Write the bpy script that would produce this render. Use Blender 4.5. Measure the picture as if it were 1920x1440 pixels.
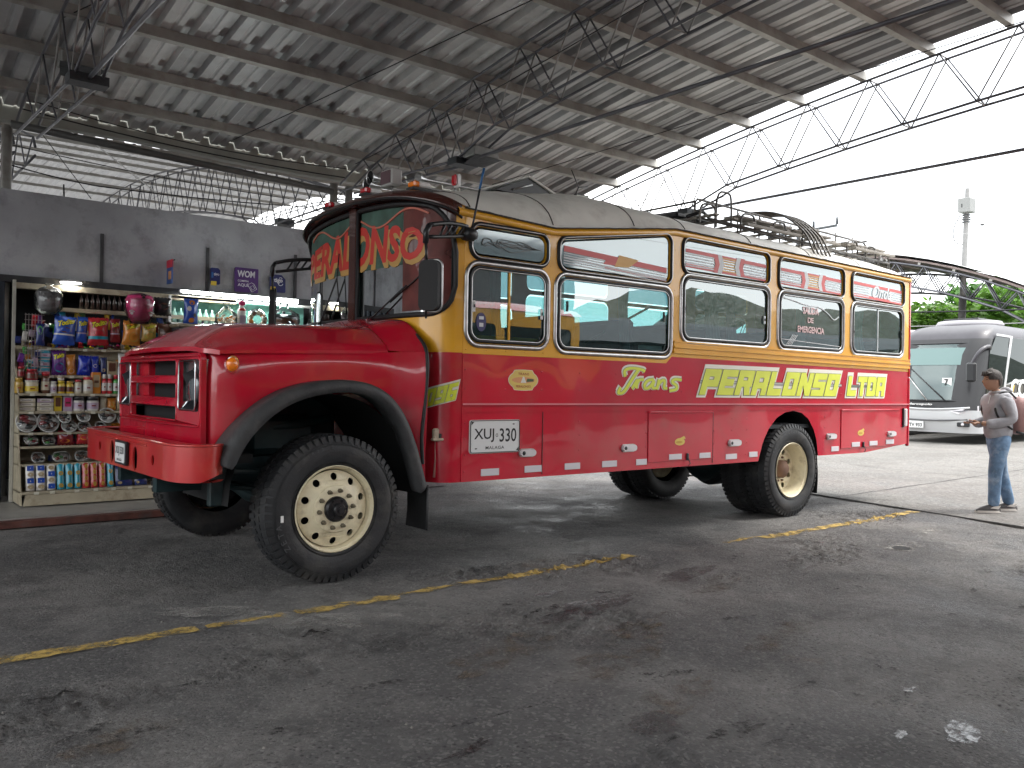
import bpy, bmesh, math, random
from math import sin, cos, pi, radians, sqrt, atan2, hypot
from mathutils import Vector, Matrix, noise
from mathutils.geometry import tessellate_polygon
random.seed(7)
for _o in list(bpy.data.objects): bpy.data.objects.remove(_o)
SC = bpy.context.scene
COL = SC.collection

# ------------------------------------------------------------------ camera, light, exposure
cd = bpy.data.cameras.new('camera'); cam = bpy.data.objects.new('camera', cd); COL.objects.link(cam)
cd.sensor_width = 36.0; cd.lens = 36.0*1604.7/1920.0; cd.clip_start = 0.05; cd.clip_end = 2000
_f = Vector((.63049, .77619, .00334)).normalized()
_r = Vector((.77605, -.63045, .01647)); _r = (_r-_f*_r.dot(_f)).normalized(); _u = _r.cross(_f)
_m = Matrix((_r, _u, -_f)).transposed().to_4x4(); _m.translation = Vector((-2.833, -5.422, 1.390))
cam.matrix_world = _m; SC.camera = cam

SUN_EL, SUN_ROT = radians(58), radians(125)
wd = bpy.data.worlds.new('World'); SC.world = wd; wd.use_nodes = True
nt = wd.node_tree; bg = nt.nodes['Background']
sky = nt.nodes.new('ShaderNodeTexSky'); sky.sky_type = 'NISHITA'; sky.sun_disc = False
sky.sun_elevation = SUN_EL; sky.sun_rotation = SUN_ROT; sky.air_density = 1.0; sky.dust_density = 4.0
hs = nt.nodes.new('ShaderNodeHueSaturation'); hs.inputs['Saturation'].default_value = .45
tc = nt.nodes.new('ShaderNodeTexCoord'); nz = nt.nodes.new('ShaderNodeTexNoise'); nz.inputs['Scale'].default_value = 1.6; nz.inputs['Detail'].default_value = 5
mp = nt.nodes.new('ShaderNodeMapping'); mp.inputs['Scale'].default_value = (1, 1, 3)
cr = nt.nodes.new('ShaderNodeValToRGB'); cr.color_ramp.elements[0].position = .28; cr.color_ramp.elements[1].position = .50
mx = nt.nodes.new('ShaderNodeMixRGB'); mx.inputs[2].default_value = (9.5, 9.7, 9.8, 1)
nt.links.new(tc.outputs['Generated'], mp.inputs[0]); nt.links.new(mp.outputs[0], nz.inputs['Vector'])
nt.links.new(nz.outputs[0], cr.inputs[0]); nt.links.new(cr.outputs[0], mx.inputs[0])
nt.links.new(sky.outputs[0], hs.inputs['Color']); nt.links.new(hs.outputs[0], mx.inputs[1]); nt.links.new(mx.outputs[0], bg.inputs[0])
bg.inputs[1].default_value = 0.105
sl = bpy.data.lights.new('sun', 'SUN'); sl.energy = .9; sl.angle = radians(14); sl.color = (1, .96, .9)
so = bpy.data.objects.new('sun', sl); COL.objects.link(so)
sd = Vector((sin(SUN_ROT)*cos(SUN_EL), cos(SUN_ROT)*cos(SUN_EL), sin(SUN_EL)))
so.rotation_euler = sd.to_track_quat('Z', 'Y').to_euler()
SC.view_settings.view_transform = 'Standard'; SC.view_settings.look = 'None'; SC.view_settings.gamma = 1
SC.view_settings.exposure = 2.0; SC.view_settings.use_curve_mapping = False
SC.render.resolution_x = 1024; SC.render.resolution_y = 768
try: SC.cycles.max_bounces = 8; SC.cycles.transparent_max_bounces = 16
except Exception: pass

# ------------------------------------------------------------------ materials
MATS = {}
def mat(name, col=(.5, .5, .5), rough=.5, metal=0, coat=0, var=0, vscale=6, bump=0, bscale=30, dirt=None, dscale=3, damt=.5, emit=None, estr=0, ior=1.45, wave=0, wscale=1.5):
    if name in MATS: return MATS[name]
    m = bpy.data.materials.new(name); m.use_nodes = True; n = m.node_tree.nodes; l = m.node_tree.links
    b = n['Principled BSDF']; b.inputs['Base Color'].default_value = (*col, 1); b.inputs['Roughness'].default_value = rough
    b.inputs['Metallic'].default_value = metal; b.inputs['Coat Weight'].default_value = coat; b.inputs['Coat Roughness'].default_value = .03
    b.inputs['IOR'].default_value = ior
    t = n.new('ShaderNodeTexCoord'); src = None
    if var:
        a = n.new('ShaderNodeTexNoise'); a.inputs['Scale'].default_value = vscale; a.inputs['Detail'].default_value = 6; l.new(t.outputs['Object'], a.inputs['Vector'])
        r = n.new('ShaderNodeMapRange'); r.inputs[1].default_value = .3; r.inputs[2].default_value = .7; r.inputs[3].default_value = 1-var; r.inputs[4].default_value = 1+var; l.new(a.outputs[0], r.inputs[0])
        x = n.new('ShaderNodeMixRGB'); x.blend_type = 'MULTIPLY'; x.inputs[0].default_value = 1; x.inputs[1].default_value = (*col, 1); l.new(r.outputs[0], x.inputs[2]); src = x.outputs[0]
    if dirt:
        a = n.new('ShaderNodeTexNoise'); a.inputs['Scale'].default_value = dscale; a.inputs['Detail'].default_value = 8; a.inputs['Roughness'].default_value = .65; l.new(t.outputs['Object'], a.inputs['Vector'])
        r = n.new('ShaderNodeMapRange'); r.inputs[1].default_value = .5; r.inputs[2].default_value = .75; r.inputs[3].default_value = 0; r.inputs[4].default_value = damt; l.new(a.outputs[0], r.inputs[0])
        x = n.new('ShaderNodeMixRGB'); x.inputs[2].default_value = (*dirt, 1); l.new(r.outputs[0], x.inputs[0])
        if src: l.new(src, x.inputs[1])
        else: x.inputs[1].default_value = (*col, 1)
        src = x.outputs[0]
    if src: l.new(src, b.inputs['Base Color'])
    last = None
    for amt, sc, dist in ((bump, bscale, .02), (wave, wscale, .05)):
        if amt:
            a = n.new('ShaderNodeTexNoise'); a.inputs['Scale'].default_value = sc; a.inputs['Detail'].default_value = 4 if amt == bump else 1; l.new(t.outputs['Object'], a.inputs['Vector'])
            k = n.new('ShaderNodeBump'); k.inputs['Strength'].default_value = amt; k.inputs['Distance'].default_value = dist; l.new(a.outputs[0], k.inputs['Height'])
            if last: l.new(last.outputs[0], k.inputs['Normal'])
            last = k
    if last: l.new(last.outputs[0], b.inputs['Normal'])
    if last and coat: l.new(last.outputs[0], b.inputs['Coat Normal'])
    if emit: b.inputs['Emission Color'].default_value = (*emit, 1); b.inputs['Emission Strength'].default_value = estr
    MATS[name] = m; return m
def glassmat(name, tint, trans_alpha, refl, rough=.0, bump=0, ior=1.5):
    if name in MATS: return MATS[name]
    m = bpy.data.materials.new(name); m.use_nodes = True; n = m.node_tree.nodes; l = m.node_tree.links
    n.remove(n['Principled BSDF']); out = n['Material Output']
    tr = n.new('ShaderNodeBsdfTransparent'); tr.inputs[0].default_value = (*[c for c in tint], 1)
    df = n.new('ShaderNodeBsdfDiffuse'); df.inputs[0].default_value = (*[c for c in tint], 1)
    m1 = n.new('ShaderNodeMixShader'); m1.inputs[0].default_value = 1-trans_alpha; l.new(tr.outputs[0], m1.inputs[1]); l.new(df.outputs[0], m1.inputs[2])
    gl = n.new('ShaderNodeBsdfGlossy'); gl.inputs['Roughness'].default_value = rough; gl.inputs[0].default_value = (.95, 1, 1, 1)
    fr = n.new('ShaderNodeFresnel'); fr.inputs[0].default_value = ior
    ad = n.new('ShaderNodeMath'); ad.operation = 'ADD'; ad.inputs[1].default_value = refl; ad.use_clamp = True; l.new(fr.outputs[0], ad.inputs[0])
    m2 = n.new('ShaderNodeMixShader'); l.new(ad.outputs[0], m2.inputs[0]); l.new(m1.outputs[0], m2.inputs[1]); l.new(gl.outputs[0], m2.inputs[2])
    if bump:
        t = n.new('ShaderNodeTexCoord'); a = n.new('ShaderNodeTexNoise'); a.inputs['Scale'].default_value = 1.3; a.inputs['Detail'].default_value = 1
        l.new(t.outputs['Object'], a.inputs['Vector']); k = n.new('ShaderNodeBump'); k.inputs['Strength'].default_value = bump; k.inputs['Distance'].default_value = .03
        l.new(a.outputs[0], k.inputs['Height']); l.new(k.outputs[0], gl.inputs['Normal'])
    l.new(m2.outputs[0], out.inputs[0]); MATS[name] = m; return m

RED = mat('bus_red_paint', (.49, .004, .024), .24, coat=.8, var=.1, vscale=2, dirt=(.34, .075, .06), dscale=1.7, damt=.5, wave=.40, wscale=1.5)
YEL = mat('bus_yellow_paint', (.72, .35, .012), .35, coat=.6, var=.1, vscale=3, dirt=(.5, .36, .15), dscale=3, damt=.4, wave=.1)
WHT = mat('bus_roof_paint', (.68, .67, .62), .5, var=.12, vscale=2.5, dirt=(.3, .28, .24), dscale=4, damt=.5, bump=.1, bscale=12)
BRN = mat('visor_brown', (.05, .012, .008), .25, coat=.7)
BLK = mat('black_rubber', (.012, .012, .013), .55, bump=.1, bscale=60)
BLKP = mat('black_plastic', (.015, .016, .018), .35)
RUB = mat('flare_rubber', (.035, .036, .038), .6, var=.25, vscale=8, bump=.25, bscale=40, dirt=(.1, .095, .09), dscale=5)
CHR = mat('aluminium_trim', (.46, .46, .46), .34, metal=1, var=.15, vscale=14, dirt=(.25, .24, .22), dscale=8)
CHROME = mat('chrome', (.75, .76, .78), .08, metal=1)
TYRE = mat('tyre_rubber', (.018, .019, .021), .58, var=.25, vscale=10, bump=.15, bscale=70, dirt=(.085, .08, .072), dscale=3.5, damt=.75)
TYRET = mat('tyre_lettering', (.06, .062, .066), .6)
RIM = mat('cream_wheel_paint', (.72, .65, .46), .42, var=.12, vscale=9, dirt=(.22, .16, .09), dscale=9, damt=.7, bump=.1)
STEEL = mat('dark_steel', (.05, .055, .06), .5, metal=.4, var=.3, bump=.2)
NUT = mat('nut_steel', (.16, .14, .10), .45, metal=.7, var=.3, vscale=40)
TEAL = mat('chassis_teal', (.008, .024, .027), .5, var=.4, vscale=6, dirt=(.06, .055, .05), damt=.7)
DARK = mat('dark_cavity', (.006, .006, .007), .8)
AMB = mat('amber_lens', (.9, .22, .01), .15, coat=1)
REDL = mat('red_lens', (.5, .01, .02), .15, coat=1)
LENS = mat('clear_lens', (.62, .60, .62), .12, coat=1)
LIME = mat('lime_vinyl', (.62, .68, .05), .4, var=.08)
CREAM = mat('cream_vinyl', (.72, .70, .62), .4)
SHADE = mat('lettering_grey', (.12, .13, .11), .4)
WHITE = mat('white_paint', (.75, .75, .74), .45)
PLATE = mat('plate_white', (.66, .67, .67), .4)
BLACKP = mat('black_print', (.012, .012, .014), .5)
REFL = mat('reflector_white', (.6, .58, .62), .25, coat=.6)
GL = glassmat('bus_glass', (.32, .52, .52), .94, .14, bump=.06)
GLU = glassmat('upper_film_glass', (.36, .52, .57), .50, .10, rough=.05)
GLW = glassmat('windscreen_glass', (.30, .45, .43), .96, .03, bump=.05)
GLD = glassmat('coach_glass', (.03, .04, .04), .6, .02, ior=1.18)
GLC = glassmat('coach_windscreen', (.16, .28, .27), .80, .06)
CEL = glassmat('cellophane', (.95, .96, .97), .985, .0, rough=.1, bump=1.0)
GALV = mat('galvanised_sheet', (.50, .505, .51), .48, metal=.2, var=.16, vscale=1.3, dirt=(.16, .155, .15), dscale=1.2, damt=.6)
GALVS = [GALV, mat('galvanised_sheet_dull', (.37, .37, .375), .5, metal=.2, var=.2, vscale=1.1, dirt=(.16, .155, .15), dscale=1.5, damt=.7), mat('galvanised_sheet_pale', (.60, .60, .595), .48, metal=.2, var=.15, vscale=1.6, dirt=(.24, .23, .22), dscale=1.8, damt=.6)]
GALV2 = mat('white_sheet', (.50, .50, .51), .6, var=.1, vscale=1.5, dirt=(.3, .29, .28), dscale=2)
PURL = mat('purlin_steel', (.36, .35, .325), .5, metal=.3, var=.2, vscale=3, dirt=(.16, .12, .09), dscale=4, damt=.6)
TRS = mat('truss_steel', (.13, .13, .145), .45, metal=.5, var=.2)
TRSL = mat('web_bar_steel', (.27, .26, .25), .45, metal=.5, var=.2)
CONC = mat('painted_concrete', (.32, .324, .345), .8, var=.14, vscale=2.2, bump=.35, bscale=14, dirt=(.10, .10, .105), dscale=3.5, damt=.7)

_n = GALV2.node_tree.nodes; _l = GALV2.node_tree.links; _tr = _n.new('ShaderNodeBsdfTranslucent'); _tr.inputs[0].default_value = (.8, .8, .8, 1); _mm = _n.new('ShaderNodeMixShader'); _mm.inputs[0].default_value = .07
_l.new(_n['Principled BSDF'].outputs[0], _mm.inputs[1]); _l.new(_tr.outputs[0], _mm.inputs[2]); _l.new(_mm.outputs[0], _n['Material Output'].inputs[0])
# ------------------------------------------------------------------ mesh helpers
def wloc(o):
    v = Vector((0, 0, 0))
    while o is not None: v = v+o.location; o = o.parent
    return v
class MB:
    def __init__(s): s.v = []; s.f = []; s.m = []; s.mats = []; s.sm = []
    def mi(s, m):
        if m not in s.mats: s.mats.append(m)
        return s.mats.index(m)
    def add(s, vs, fs, m, smooth=False):
        b = len(s.v); k = s.mi(m); s.v += [tuple(v) for v in vs]
        for f in fs: s.f.append(tuple(i+b for i in f)); s.m.append(k); s.sm.append(smooth)
        return s
    def box(s, x0, x1, y0, y1, z0, z1, m, bev=0):
        if bev:
            b = min(bev, abs(x1-x0)*.45, abs(y1-y0)*.45, abs(z1-z0)*.45)
            vs = []
            for (zz, i) in ((z0, b), (z0+b, 0), (z1-b, 0), (z1, b)):
                j = i
                for (px, py) in ((x0+b+j*.3, y0+j), (x1-b-j*.3, y0+j), (x1-j, y0+b+j*.3), (x1-j, y1-b-j*.3), (x1-b-j*.3, y1-j), (x0+b+j*.3, y1-j), (x0+j, y1-b-j*.3), (x0+j, y0+b+j*.3)): vs.append((px, py, zz))
            fs = [tuple(range(7, -1, -1)), tuple(range(24, 32))]
            for r in range(3):
                for i in range(8): fs.append((r*8+i, r*8+(i+1) % 8, (r+1)*8+(i+1) % 8, (r+1)*8+i))
            return s.add(vs, fs, m)
        vs = [(x, y, z) for z in (z0, z1) for y in (y0, y1) for x in (x0, x1)]
        return s.add(vs, [(0, 2, 3, 1), (4, 5, 7, 6), (0, 1, 5, 4), (2, 6, 7, 3), (0, 4, 6, 2), (1, 3, 7, 5)], m)
    def bar(s, a, b, r, m, n=6, cap=True):
        return s.tube([a, b], r, m, n, cap=cap)
    def tube(s, path, r, m, n=8, closed=False, cap=True):
        P = [Vector(p) for p in path]; N = len(P); vs = []; prev = None
        for i, p in enumerate(P):
            if closed: d = P[(i+1) % N]-P[i-1]
            else: d = P[min(i+1, N-1)]-P[max(i-1, 0)]
            if d.length < 1e-9: d = Vector((0, 0, 1))
            d.normalize()
            if prev is None:
                ref = Vector((0, 0, 1)) if abs(d.z) < .9 else Vector((1, 0, 0)); u = d.cross(ref).normalized()
            else: u = (prev-d*prev.dot(d)); u = u.normalized() if u.length > 1e-6 else d.orthogonal().normalized()
            prev = u; w = d.cross(u); rr = r[i] if isinstance(r, (list, tuple)) else r
            for k in range(n):
                a = 2*pi*k/n+pi/n; vs.append(p+(u*cos(a)+w*sin(a))*rr)
        fs = []
        for i in range(N if closed else N-1):
            j = (i+1) % N
            for k in range(n): fs.append((i*n+k, i*n+(k+1) % n, j*n+(k+1) % n, j*n+k))
        if cap and not closed: fs += [tuple(range(n-1, -1, -1)), tuple((N-1)*n+k for k in range(n))]
        return s.add(vs, fs, m, n > 4)
    def ring_sweep(s, path, prof, m, closed=True, axis=(0, 1, 0), smooth=True):
        # prof: list of (outward, along axis)
        P = [Vector(p) for p in path]; N = len(P); A = Vector(axis); n = len(prof); vs = []
        for i, p in enumerate(P):
            d = (P[(i+1) % N]-P[i-1]) if closed else (P[min(i+1, N-1)]-P[max(i-1, 0)])
            d.normalize(); o = d.cross(A).normalized()
            for (q, t) in prof: vs.append(p+o*q+A*t)
        fs = []
        for i in range(N if closed else N-1):
            j = (i+1) % N
            for k in range(n): fs.append((i*n+k, i*n+(k+1) % n, j*n+(k+1) % n, j*n+k))
        return s.add(vs, fs, m, smooth)
    def lathe(s, prof, m, c=(0, 0, 0), axis='z', n=24, smooth=True, cap=True):
        vs = []; fs = []
        for (r, h) in prof:
            for k in range(n):
                a = 2*pi*k/n
                if axis == 'z': vs.append((c[0]+r*cos(a), c[1]+r*sin(a), c[2]+h))
                elif axis == 'y': vs.append((c[0]+r*cos(a), c[1]+h, c[2]+r*sin(a)))
                else: vs.append((c[0]+h, c[1]+r*cos(a), c[2]+r*sin(a)))
        for i in range(len(prof)-1):
            for k in range(n): fs.append((i*n+k, i*n+(k+1) % n, (i+1)*n+(k+1) % n, (i+1)*n+k))
        if cap:
            if prof[0][0] > 1e-5: fs.append(tuple(range(n-1, -1, -1)))
            if prof[-1][0] > 1e-5: fs.append(tuple((len(prof)-1)*n+k for k in range(n)))
        return s.add(vs, fs, m, smooth)
    def grid(s, fn, nu, nv, m, smooth=True):
        vs = [fn(i/nu, j/nv) for j in range(nv+1) for i in range(nu+1)]
        fs = [(j*(nu+1)+i, j*(nu+1)+i+1, (j+1)*(nu+1)+i+1, (j+1)*(nu+1)+i) for j in range(nv) for i in range(nu)]
        return s.add(vs, fs, m, smooth)
    def sphere(s, c, r, m, n=12, sc=(1, 1, 1)):
        pr = [(max(r*sin(pi*i/(n//2+1)), 1e-6), -r*cos(pi*i/(n//2+1))) for i in range(n//2+2)]
        b = len(s.v); s.lathe(pr, m, (0, 0, 0), n=n, cap=False)
        for i in range(b, len(s.v)): v = s.v[i]; s.v[i] = (c[0]+v[0]*sc[0], c[1]+v[1]*sc[1], c[2]+v[2]*sc[2])
        return s
    def plate(s, loops, to3, m, thick=None):
        # loops: 2D outer + holes, to3(u,v)->Vector ; thick: Vector offset for a back face with edges
        L = [[Vector((u, v, 0)) for (u, v) in lp] for lp in loops]
        tri = tessellate_polygon(L); flat = [p for lp in L for p in lp]
        vs = [Vector(to3(p.x, p.y)) for p in flat]; s.add(vs, [tuple(t) for t in tri], m)
        if thick is not None:
            T = Vector(thick); n = len(vs); s.add([v+T for v in vs], [tuple(reversed(t)) for t in tri], m)
            off = 0
            for lp in L:
                k = len(lp); a = vs[off:off+k]; s.add(a+[q+T for q in a], [(i, (i+1) % k, k+(i+1) % k, k+i) for i in range(k)], m); off += k
        return s
    def build(s, name, parent=None, tagd=None, auto=None):
        me = bpy.data.meshes.new(name); off = wloc(parent) if parent is not None else Vector((0, 0, 0))
        me.from_pydata([(v[0]-off.x, v[1]-off.y, v[2]-off.z) for v in s.v], [], s.f)
        for m in s.mats: me.materials.append(m)
        me.polygons.foreach_set('material_index', s.m); me.polygons.foreach_set('use_smooth', s.sm)
        me.validate(); me.update()
        o = bpy.data.objects.new(name, me); COL.objects.link(o)
        if parent is not None: o.parent = parent
        if auto is not None:
            try: me.set_sharp_from_angle(angle=radians(auto))
            except Exception: pass
        return o
def tag(o, label=None, cat=None, group=None, kind=None):
    if label: o['label'] = label
    if cat: o['category'] = cat
    if group: o['group'] = group
    if kind: o['kind'] = kind
    return o
def thing(name, label, cat, loc=(0, 0, 0), group=None):
    o = bpy.data.objects.new(name, None); COL.objects.link(o); o.location = loc; o.empty_display_size = .1
    return tag(o, label, cat, group)
def recenter(o):
    me = o.data; c = Vector((0, 0, 0)); n = len(me.vertices)
    xs = [v.co.x for v in me.vertices]; ys = [v.co.y for v in me.vertices]; zs = [v.co.z for v in me.vertices]
    c = Vector(((min(xs)+max(xs))/2, (min(ys)+max(ys))/2, min(zs)))
    me.transform(Matrix.Translation(-c)); o.location = o.location+c; return o
def rrect(x0, x1, z0, z1, r, n=6, tl=None, tr=None):
    # counter-clockwise rounded quad; tl/tr allow other heights at the top corners
    ztl = z1 if tl is None else tl; ztr = z1 if tr is None else tr; out = []
    for (cx, cz, a0) in ((x0+r, z0+r, pi), (x1-r, z0+r, 1.5*pi), (x1-r, ztr-r, 0), (x0+r, ztl-r, .5*pi)):
        for i in range(n+1): a = a0+i/n*pi/2; out.append((cx+r*cos(a), cz+r*sin(a)))
    return out
def ell(cx, cz, rx, rz, n=20): return [(cx+rx*cos(2*pi*i/n), cz+rz*sin(2*pi*i/n)) for i in range(n)]
def interp(pts, x):
    if x <= pts[0][0]: return pts[0][1]
    for (a, b) in zip(pts, pts[1:]):
        if x <= b[0]: return a[1]+(b[1]-a[1])*(x-a[0])/(b[0]-a[0]+1e-12)
    return pts[-1][1]
def resample(P, step):
    P = [Vector(p) for p in P]; out = [P[0]]
    for a, b in zip(P, P[1:]):
        n = max(1, int((b-a).length/step)); out += [a+(b-a)*i/n for i in range(1, n+1)]
    return out
def smoothpath(P, it=2):
    P = [Vector(p) for p in P]
    for _ in range(it):
        Q = [P[0]]
        for a, b in zip(P, P[1:]): Q += [a*.75+b*.25, a*.25+b*.75]
        Q.append(P[-1]); P = Q
    return P
def text2(s, shear=0, off=0, space=1.0, res=3):
    cu = bpy.data.curves.new('t', 'FONT'); cu.body = s; cu.size = 1; cu.shear = shear; cu.offset = off; cu.space_character = space; cu.resolution_u = res; cu.fill_mode = 'FRONT'
    o = bpy.data.objects.new('t', cu); me = o.to_mesh()
    vs = [(v.co.x, v.co.y) for v in me.vertices]; fs = [tuple(p.vertices) for p in me.polygons]
    o.to_mesh_clear(); bpy.data.objects.remove(o); bpy.data.curves.remove(cu)
    par = list(range(len(vs)))
    def fd(i):
        while par[i] != i: par[i] = par[par[i]]; i = par[i]
        return i
    for f in fs:
        for i in f[1:]: par[fd(i)] = fd(f[0])
    ids = {}; COMP[0] = [ids.setdefault(fd(i), len(ids)) for i in range(len(vs))]
    return vs, fs
COMP = [None]
def lettering(mb, s, box, to3, m, shear=0, off=0, ref=None, space=1.0, nrm=(0, -1, 0)):
    """fits the text into box=(u0,u1,v0,v1); ref = (vs) of the plain letters so outlines line up"""
    vs, fs = text2(s, shear, off, space); rv = ref if ref else vs
    if not rv: return vs
    a0 = min(v[0] for v in rv); a1 = max(v[0] for v in rv); b0 = min(v[1] for v in rv); b1 = max(v[1] for v in rv)
    u0, u1, v0, v1 = box; su = (u1-u0)/(a1-a0); sv = (v1-v0)/(b1-b0)
    cp = COMP[0]; N_ = Vector(nrm)*7e-5
    mb.add([Vector(to3(u0+(x-a0)*su, v0+(y-b0)*sv))+N_*cp[i] for i, (x, y) in enumerate(vs)], fs, m); return rv
def evalmesh(o):
    dg = bpy.context.evaluated_depsgraph_get(); return bpy.data.meshes.new_from_object(o.evaluated_get(dg))
def struct(mb, name): o = mb.build(name); o['kind'] = 'structure'; return o

# ------------------------------------------------------------------ ground
def ground_mat(name, base, dark, light, wetpts=(), rough=.85, peb=70, dusty=.5):
    m = bpy.data.materials.new(name); m.use_nodes = True; n = m.node_tree.nodes; l = m.node_tree.links; b = n['Principled BSDF']
    t = n.new('ShaderNodeTexCoord')
    def N(sc, det=6, ro=.6):
        a = n.new('ShaderNodeTexNoise'); a.inputs['Scale'].default_value = sc; a.inputs['Detail'].default_value = det; a.inputs['Roughness'].default_value = ro; l.new(t.outputs['Object'], a.inputs['Vector']); return a.outputs[0]
    def MR(s, a, b_, c=0, d=1):
        r = n.new('ShaderNodeMapRange'); r.inputs[1].default_value = a; r.inputs[2].default_value = b_; r.inputs[3].default_value = c; r.inputs[4].default_value = d; l.new(s, r.inputs[0]); return r.outputs[0]
    def MIX(f, a, b_):
        x = n.new('ShaderNodeMixRGB'); l.new(f, x.inputs[0])
        for i, q in ((1, a), (2, b_)):
            if isinstance(q, tuple): x.inputs[i].default_value = (*q, 1)
            else: l.new(q, x.inputs[i])
        return x.outputs[0]
    c = MIX(MR(N(.7, 6, .62), .42, .58), base, light)
    c = MIX(MR(N(1.3, 9, .75), .50, .66, 0, .9), c, dark)
    c = MIX(MR(N(5, 6, .7), .55, .7, 0, .5), c, dark)
    v = n.new('ShaderNodeTexVoronoi'); v.inputs['Scale'].default_value = peb; l.new(t.outputs['Object'], v.inputs['Vector'])
    sp = MR(v.outputs['Color'], .6, 1.0, 0, .32)
    c = MIX(sp, c, tuple(min(1, x*2.3) for x in light))
    v2 = n.new('ShaderNodeTexVoronoi'); v2.inputs['Scale'].default_value = peb*.45; l.new(t.outputs['Object'], v2.inputs['Vector'])
    pit = n.new('ShaderNodeMath'); pit.operation = 'MULTIPLY'; l.new(MR(v2.outputs['Distance'], .10, .34, .9, 0), pit.inputs[0]); l.new(MR(N(2.3, 5, .7), .42, .60, .10, 1), pit.inputs[1])
    c = MIX(pit.outputs[0], c, tuple(x*.5 for x in dark))
    rust = MR(N(.9, 7, .75), .63, .74, 0, dusty); c = MIX(rust, c, (light[0]*1.15, light[1]*.85, light[2]*.65))
    l.new(c, b.inputs['Base Color'])
    w = MR(N(1.3, 9, .75), .42, .66, rough+.05, rough-.42); l.new(w, b.inputs['Roughness'])
    h = n.new('ShaderNodeMath'); h.operation = 'ADD'; l.new(MR(v.outputs['Distance'], 0, .6, 1, 0), h.inputs[0]); l.new(MR(N(9, 8, .75), .3, .7, 0, 3), h.inputs[1])
    k = n.new('ShaderNodeBump'); k.inputs["Strength"].default_value = .9; k.inputs["Distance"].default_value = .012; l.new(h.outputs[0], k.inputs['Height']); l.new(k.outputs[0], b.inputs['Normal'])
    return m
ASPH = ground_mat('asphalt', (.095, .093, .093), (.024, .023, .025), (.205, .198, .190))
CSLAB = ground_mat('concrete_slab', (.155, .146, .135), (.105, .100, .092), (.195, .185, .172), peb=25, dusty=.1, rough=.9)
def xjoint(y): return 7.42+.222*y
mb = MB(); mb.grid(lambda a, b: (-300+600*a, -300+600*b, -.012), 4, 4, ASPH); struct(mb, 'ground')
# broken asphalt yard under and in front of the bus, as real relief
def hgt(x, y):
    h = .014*noise.noise(Vector((x*.9, y*.9, 3)))
    q = noise.fractal(Vector((x*2.2, y*2.2, 7)), 1.0, 2.0, 5); w = max(0, noise.noise(Vector((x*.45+4, y*.45, 1)))+.15)
    h += .030*q*w
    k = noise.noise(Vector((x*.75+2, y*1.1, 21)))-.12
    if k > 0: h += min(1, k*5)*(.030*noise.fractal(Vector((x*13, y*13, 5)), .9, 2.0, 5)-.006)
    if y > -.15: h *= .4
    for (px, py, rx, ry, d) in ((-.05, -.75-.3, .20, .10, .02), (.35, -2.05, .5, .28, .014), (-.86, -2.77, .22, .12, .014), (1.35, -2.0, .16, .07, .02), (2.6, -2.2, .2, .1, .018), (1.0, -3.0, .3, .2, .012), (4.79, -1.65, .22, .16, .010)):
        e = ((x-px)/rx)**2+((y-py)/ry)**2
        if e < 4: h -= d*math.exp(-e)
    return h
mb = MB()
NX, NY = 600, 420
mb.grid(lambda a, b: ((lambda x, y: (x, y, hgt(x, y)-.004))(-4.0+12.6*a, -5.2+8.6*b)), NX, NY, ASPH)
struct(mb, 'asphalt_yard')
mb = MB(); pts = [(xjoint(-40), -40), (200, -40), (200, 60), (xjoint(6)+3.2, 60), (xjoint(6), 6)]
mb.plate([pts], lambda u, v: (u, v, .012), CSLAB, thick=(0, 0, -.03)); struct(mb, 'concrete_yard')
JNT = mat('joint_tar', (.02, .02, .02), .9)
mb = MB()
P = []
for i in range(120):
    y = -8+i*.12; x = xjoint(y)-.01+.012*noise.noise(Vector((y*3, 0, 0))); w = .012+.012*abs(noise.noise(Vector((y*5, 2, 0)))); P.append((x-w, x+w, y))
vs = []; fs = []
for i, (a, b, y) in enumerate(P):
    vs += [(a, y, .0165), (b, y, .0165)]
    if i: fs.append((2*i-2, 2*i-1, 2*i+1, 2*i))
mb.add(vs, fs, JNT)
for (xa, ya, xb, yb) in ((7.55, .6, 26, 1.4), (11, -9, 12.4, 3), (16.5, -12, 18.5, 3.8), (7.0, -3.4, 28, -3.0)):
    n = 60; vs = []; fs = []
    for i in range(n+1):
        t = i/n; x = xa+(xb-xa)*t; y = ya+(yb-ya)*t; w = .008+.008*noise.noise(Vector((x*2, y*2, 5))); d = Vector((yb-ya, xa-xb)).normalized()*w; j = .01*noise.noise(Vector((x, y, 9)))
        vs += [(x-d.x, y-d.y+j, .0166), (x+d.x, y+d.y+j, .0166)]
        if i: fs.append((2*i-2, 2*i-1, 2*i+1, 2*i))
    mb.add(vs, fs, JNT)
struct(mb, 'expansion_joint')
# worn yellow line
def worn(name, col, sc, lo, hi, rough=.8):
    m = mat(name, col, rough, var=.3, vscale=9, bump=.3, bscale=60); n = m.node_tree.nodes; l = m.node_tree.links; b = n['Principled BSDF']
    t = n.new('ShaderNodeTexCoord'); a = n.new('ShaderNodeTexNoise'); a.inputs['Scale'].default_value = sc; a.inputs['Detail'].default_value = 12; a.inputs['Roughness'].default_value = .8; l.new(t.outputs['Object'], a.inputs['Vector'])
    r = n.new('ShaderNodeMapRange'); r.inputs[1].default_value = lo; r.inputs[2].default_value = hi; l.new(a.outputs[0], r.inputs[0]); l.new(r.outputs[0], b.inputs['Alpha']); return m
YL = worn('worn_yellow_line', (.46, .32, .09), 7, .40, .56)
YL_ = mat('worn_yellow_old', (.42, .27, .03), .75, var=.3, vscale=9, dirt=(.06, .058, .055), dscale=14, damt=1.0, bump=.3, bscale=60)
mb = MB()
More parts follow.
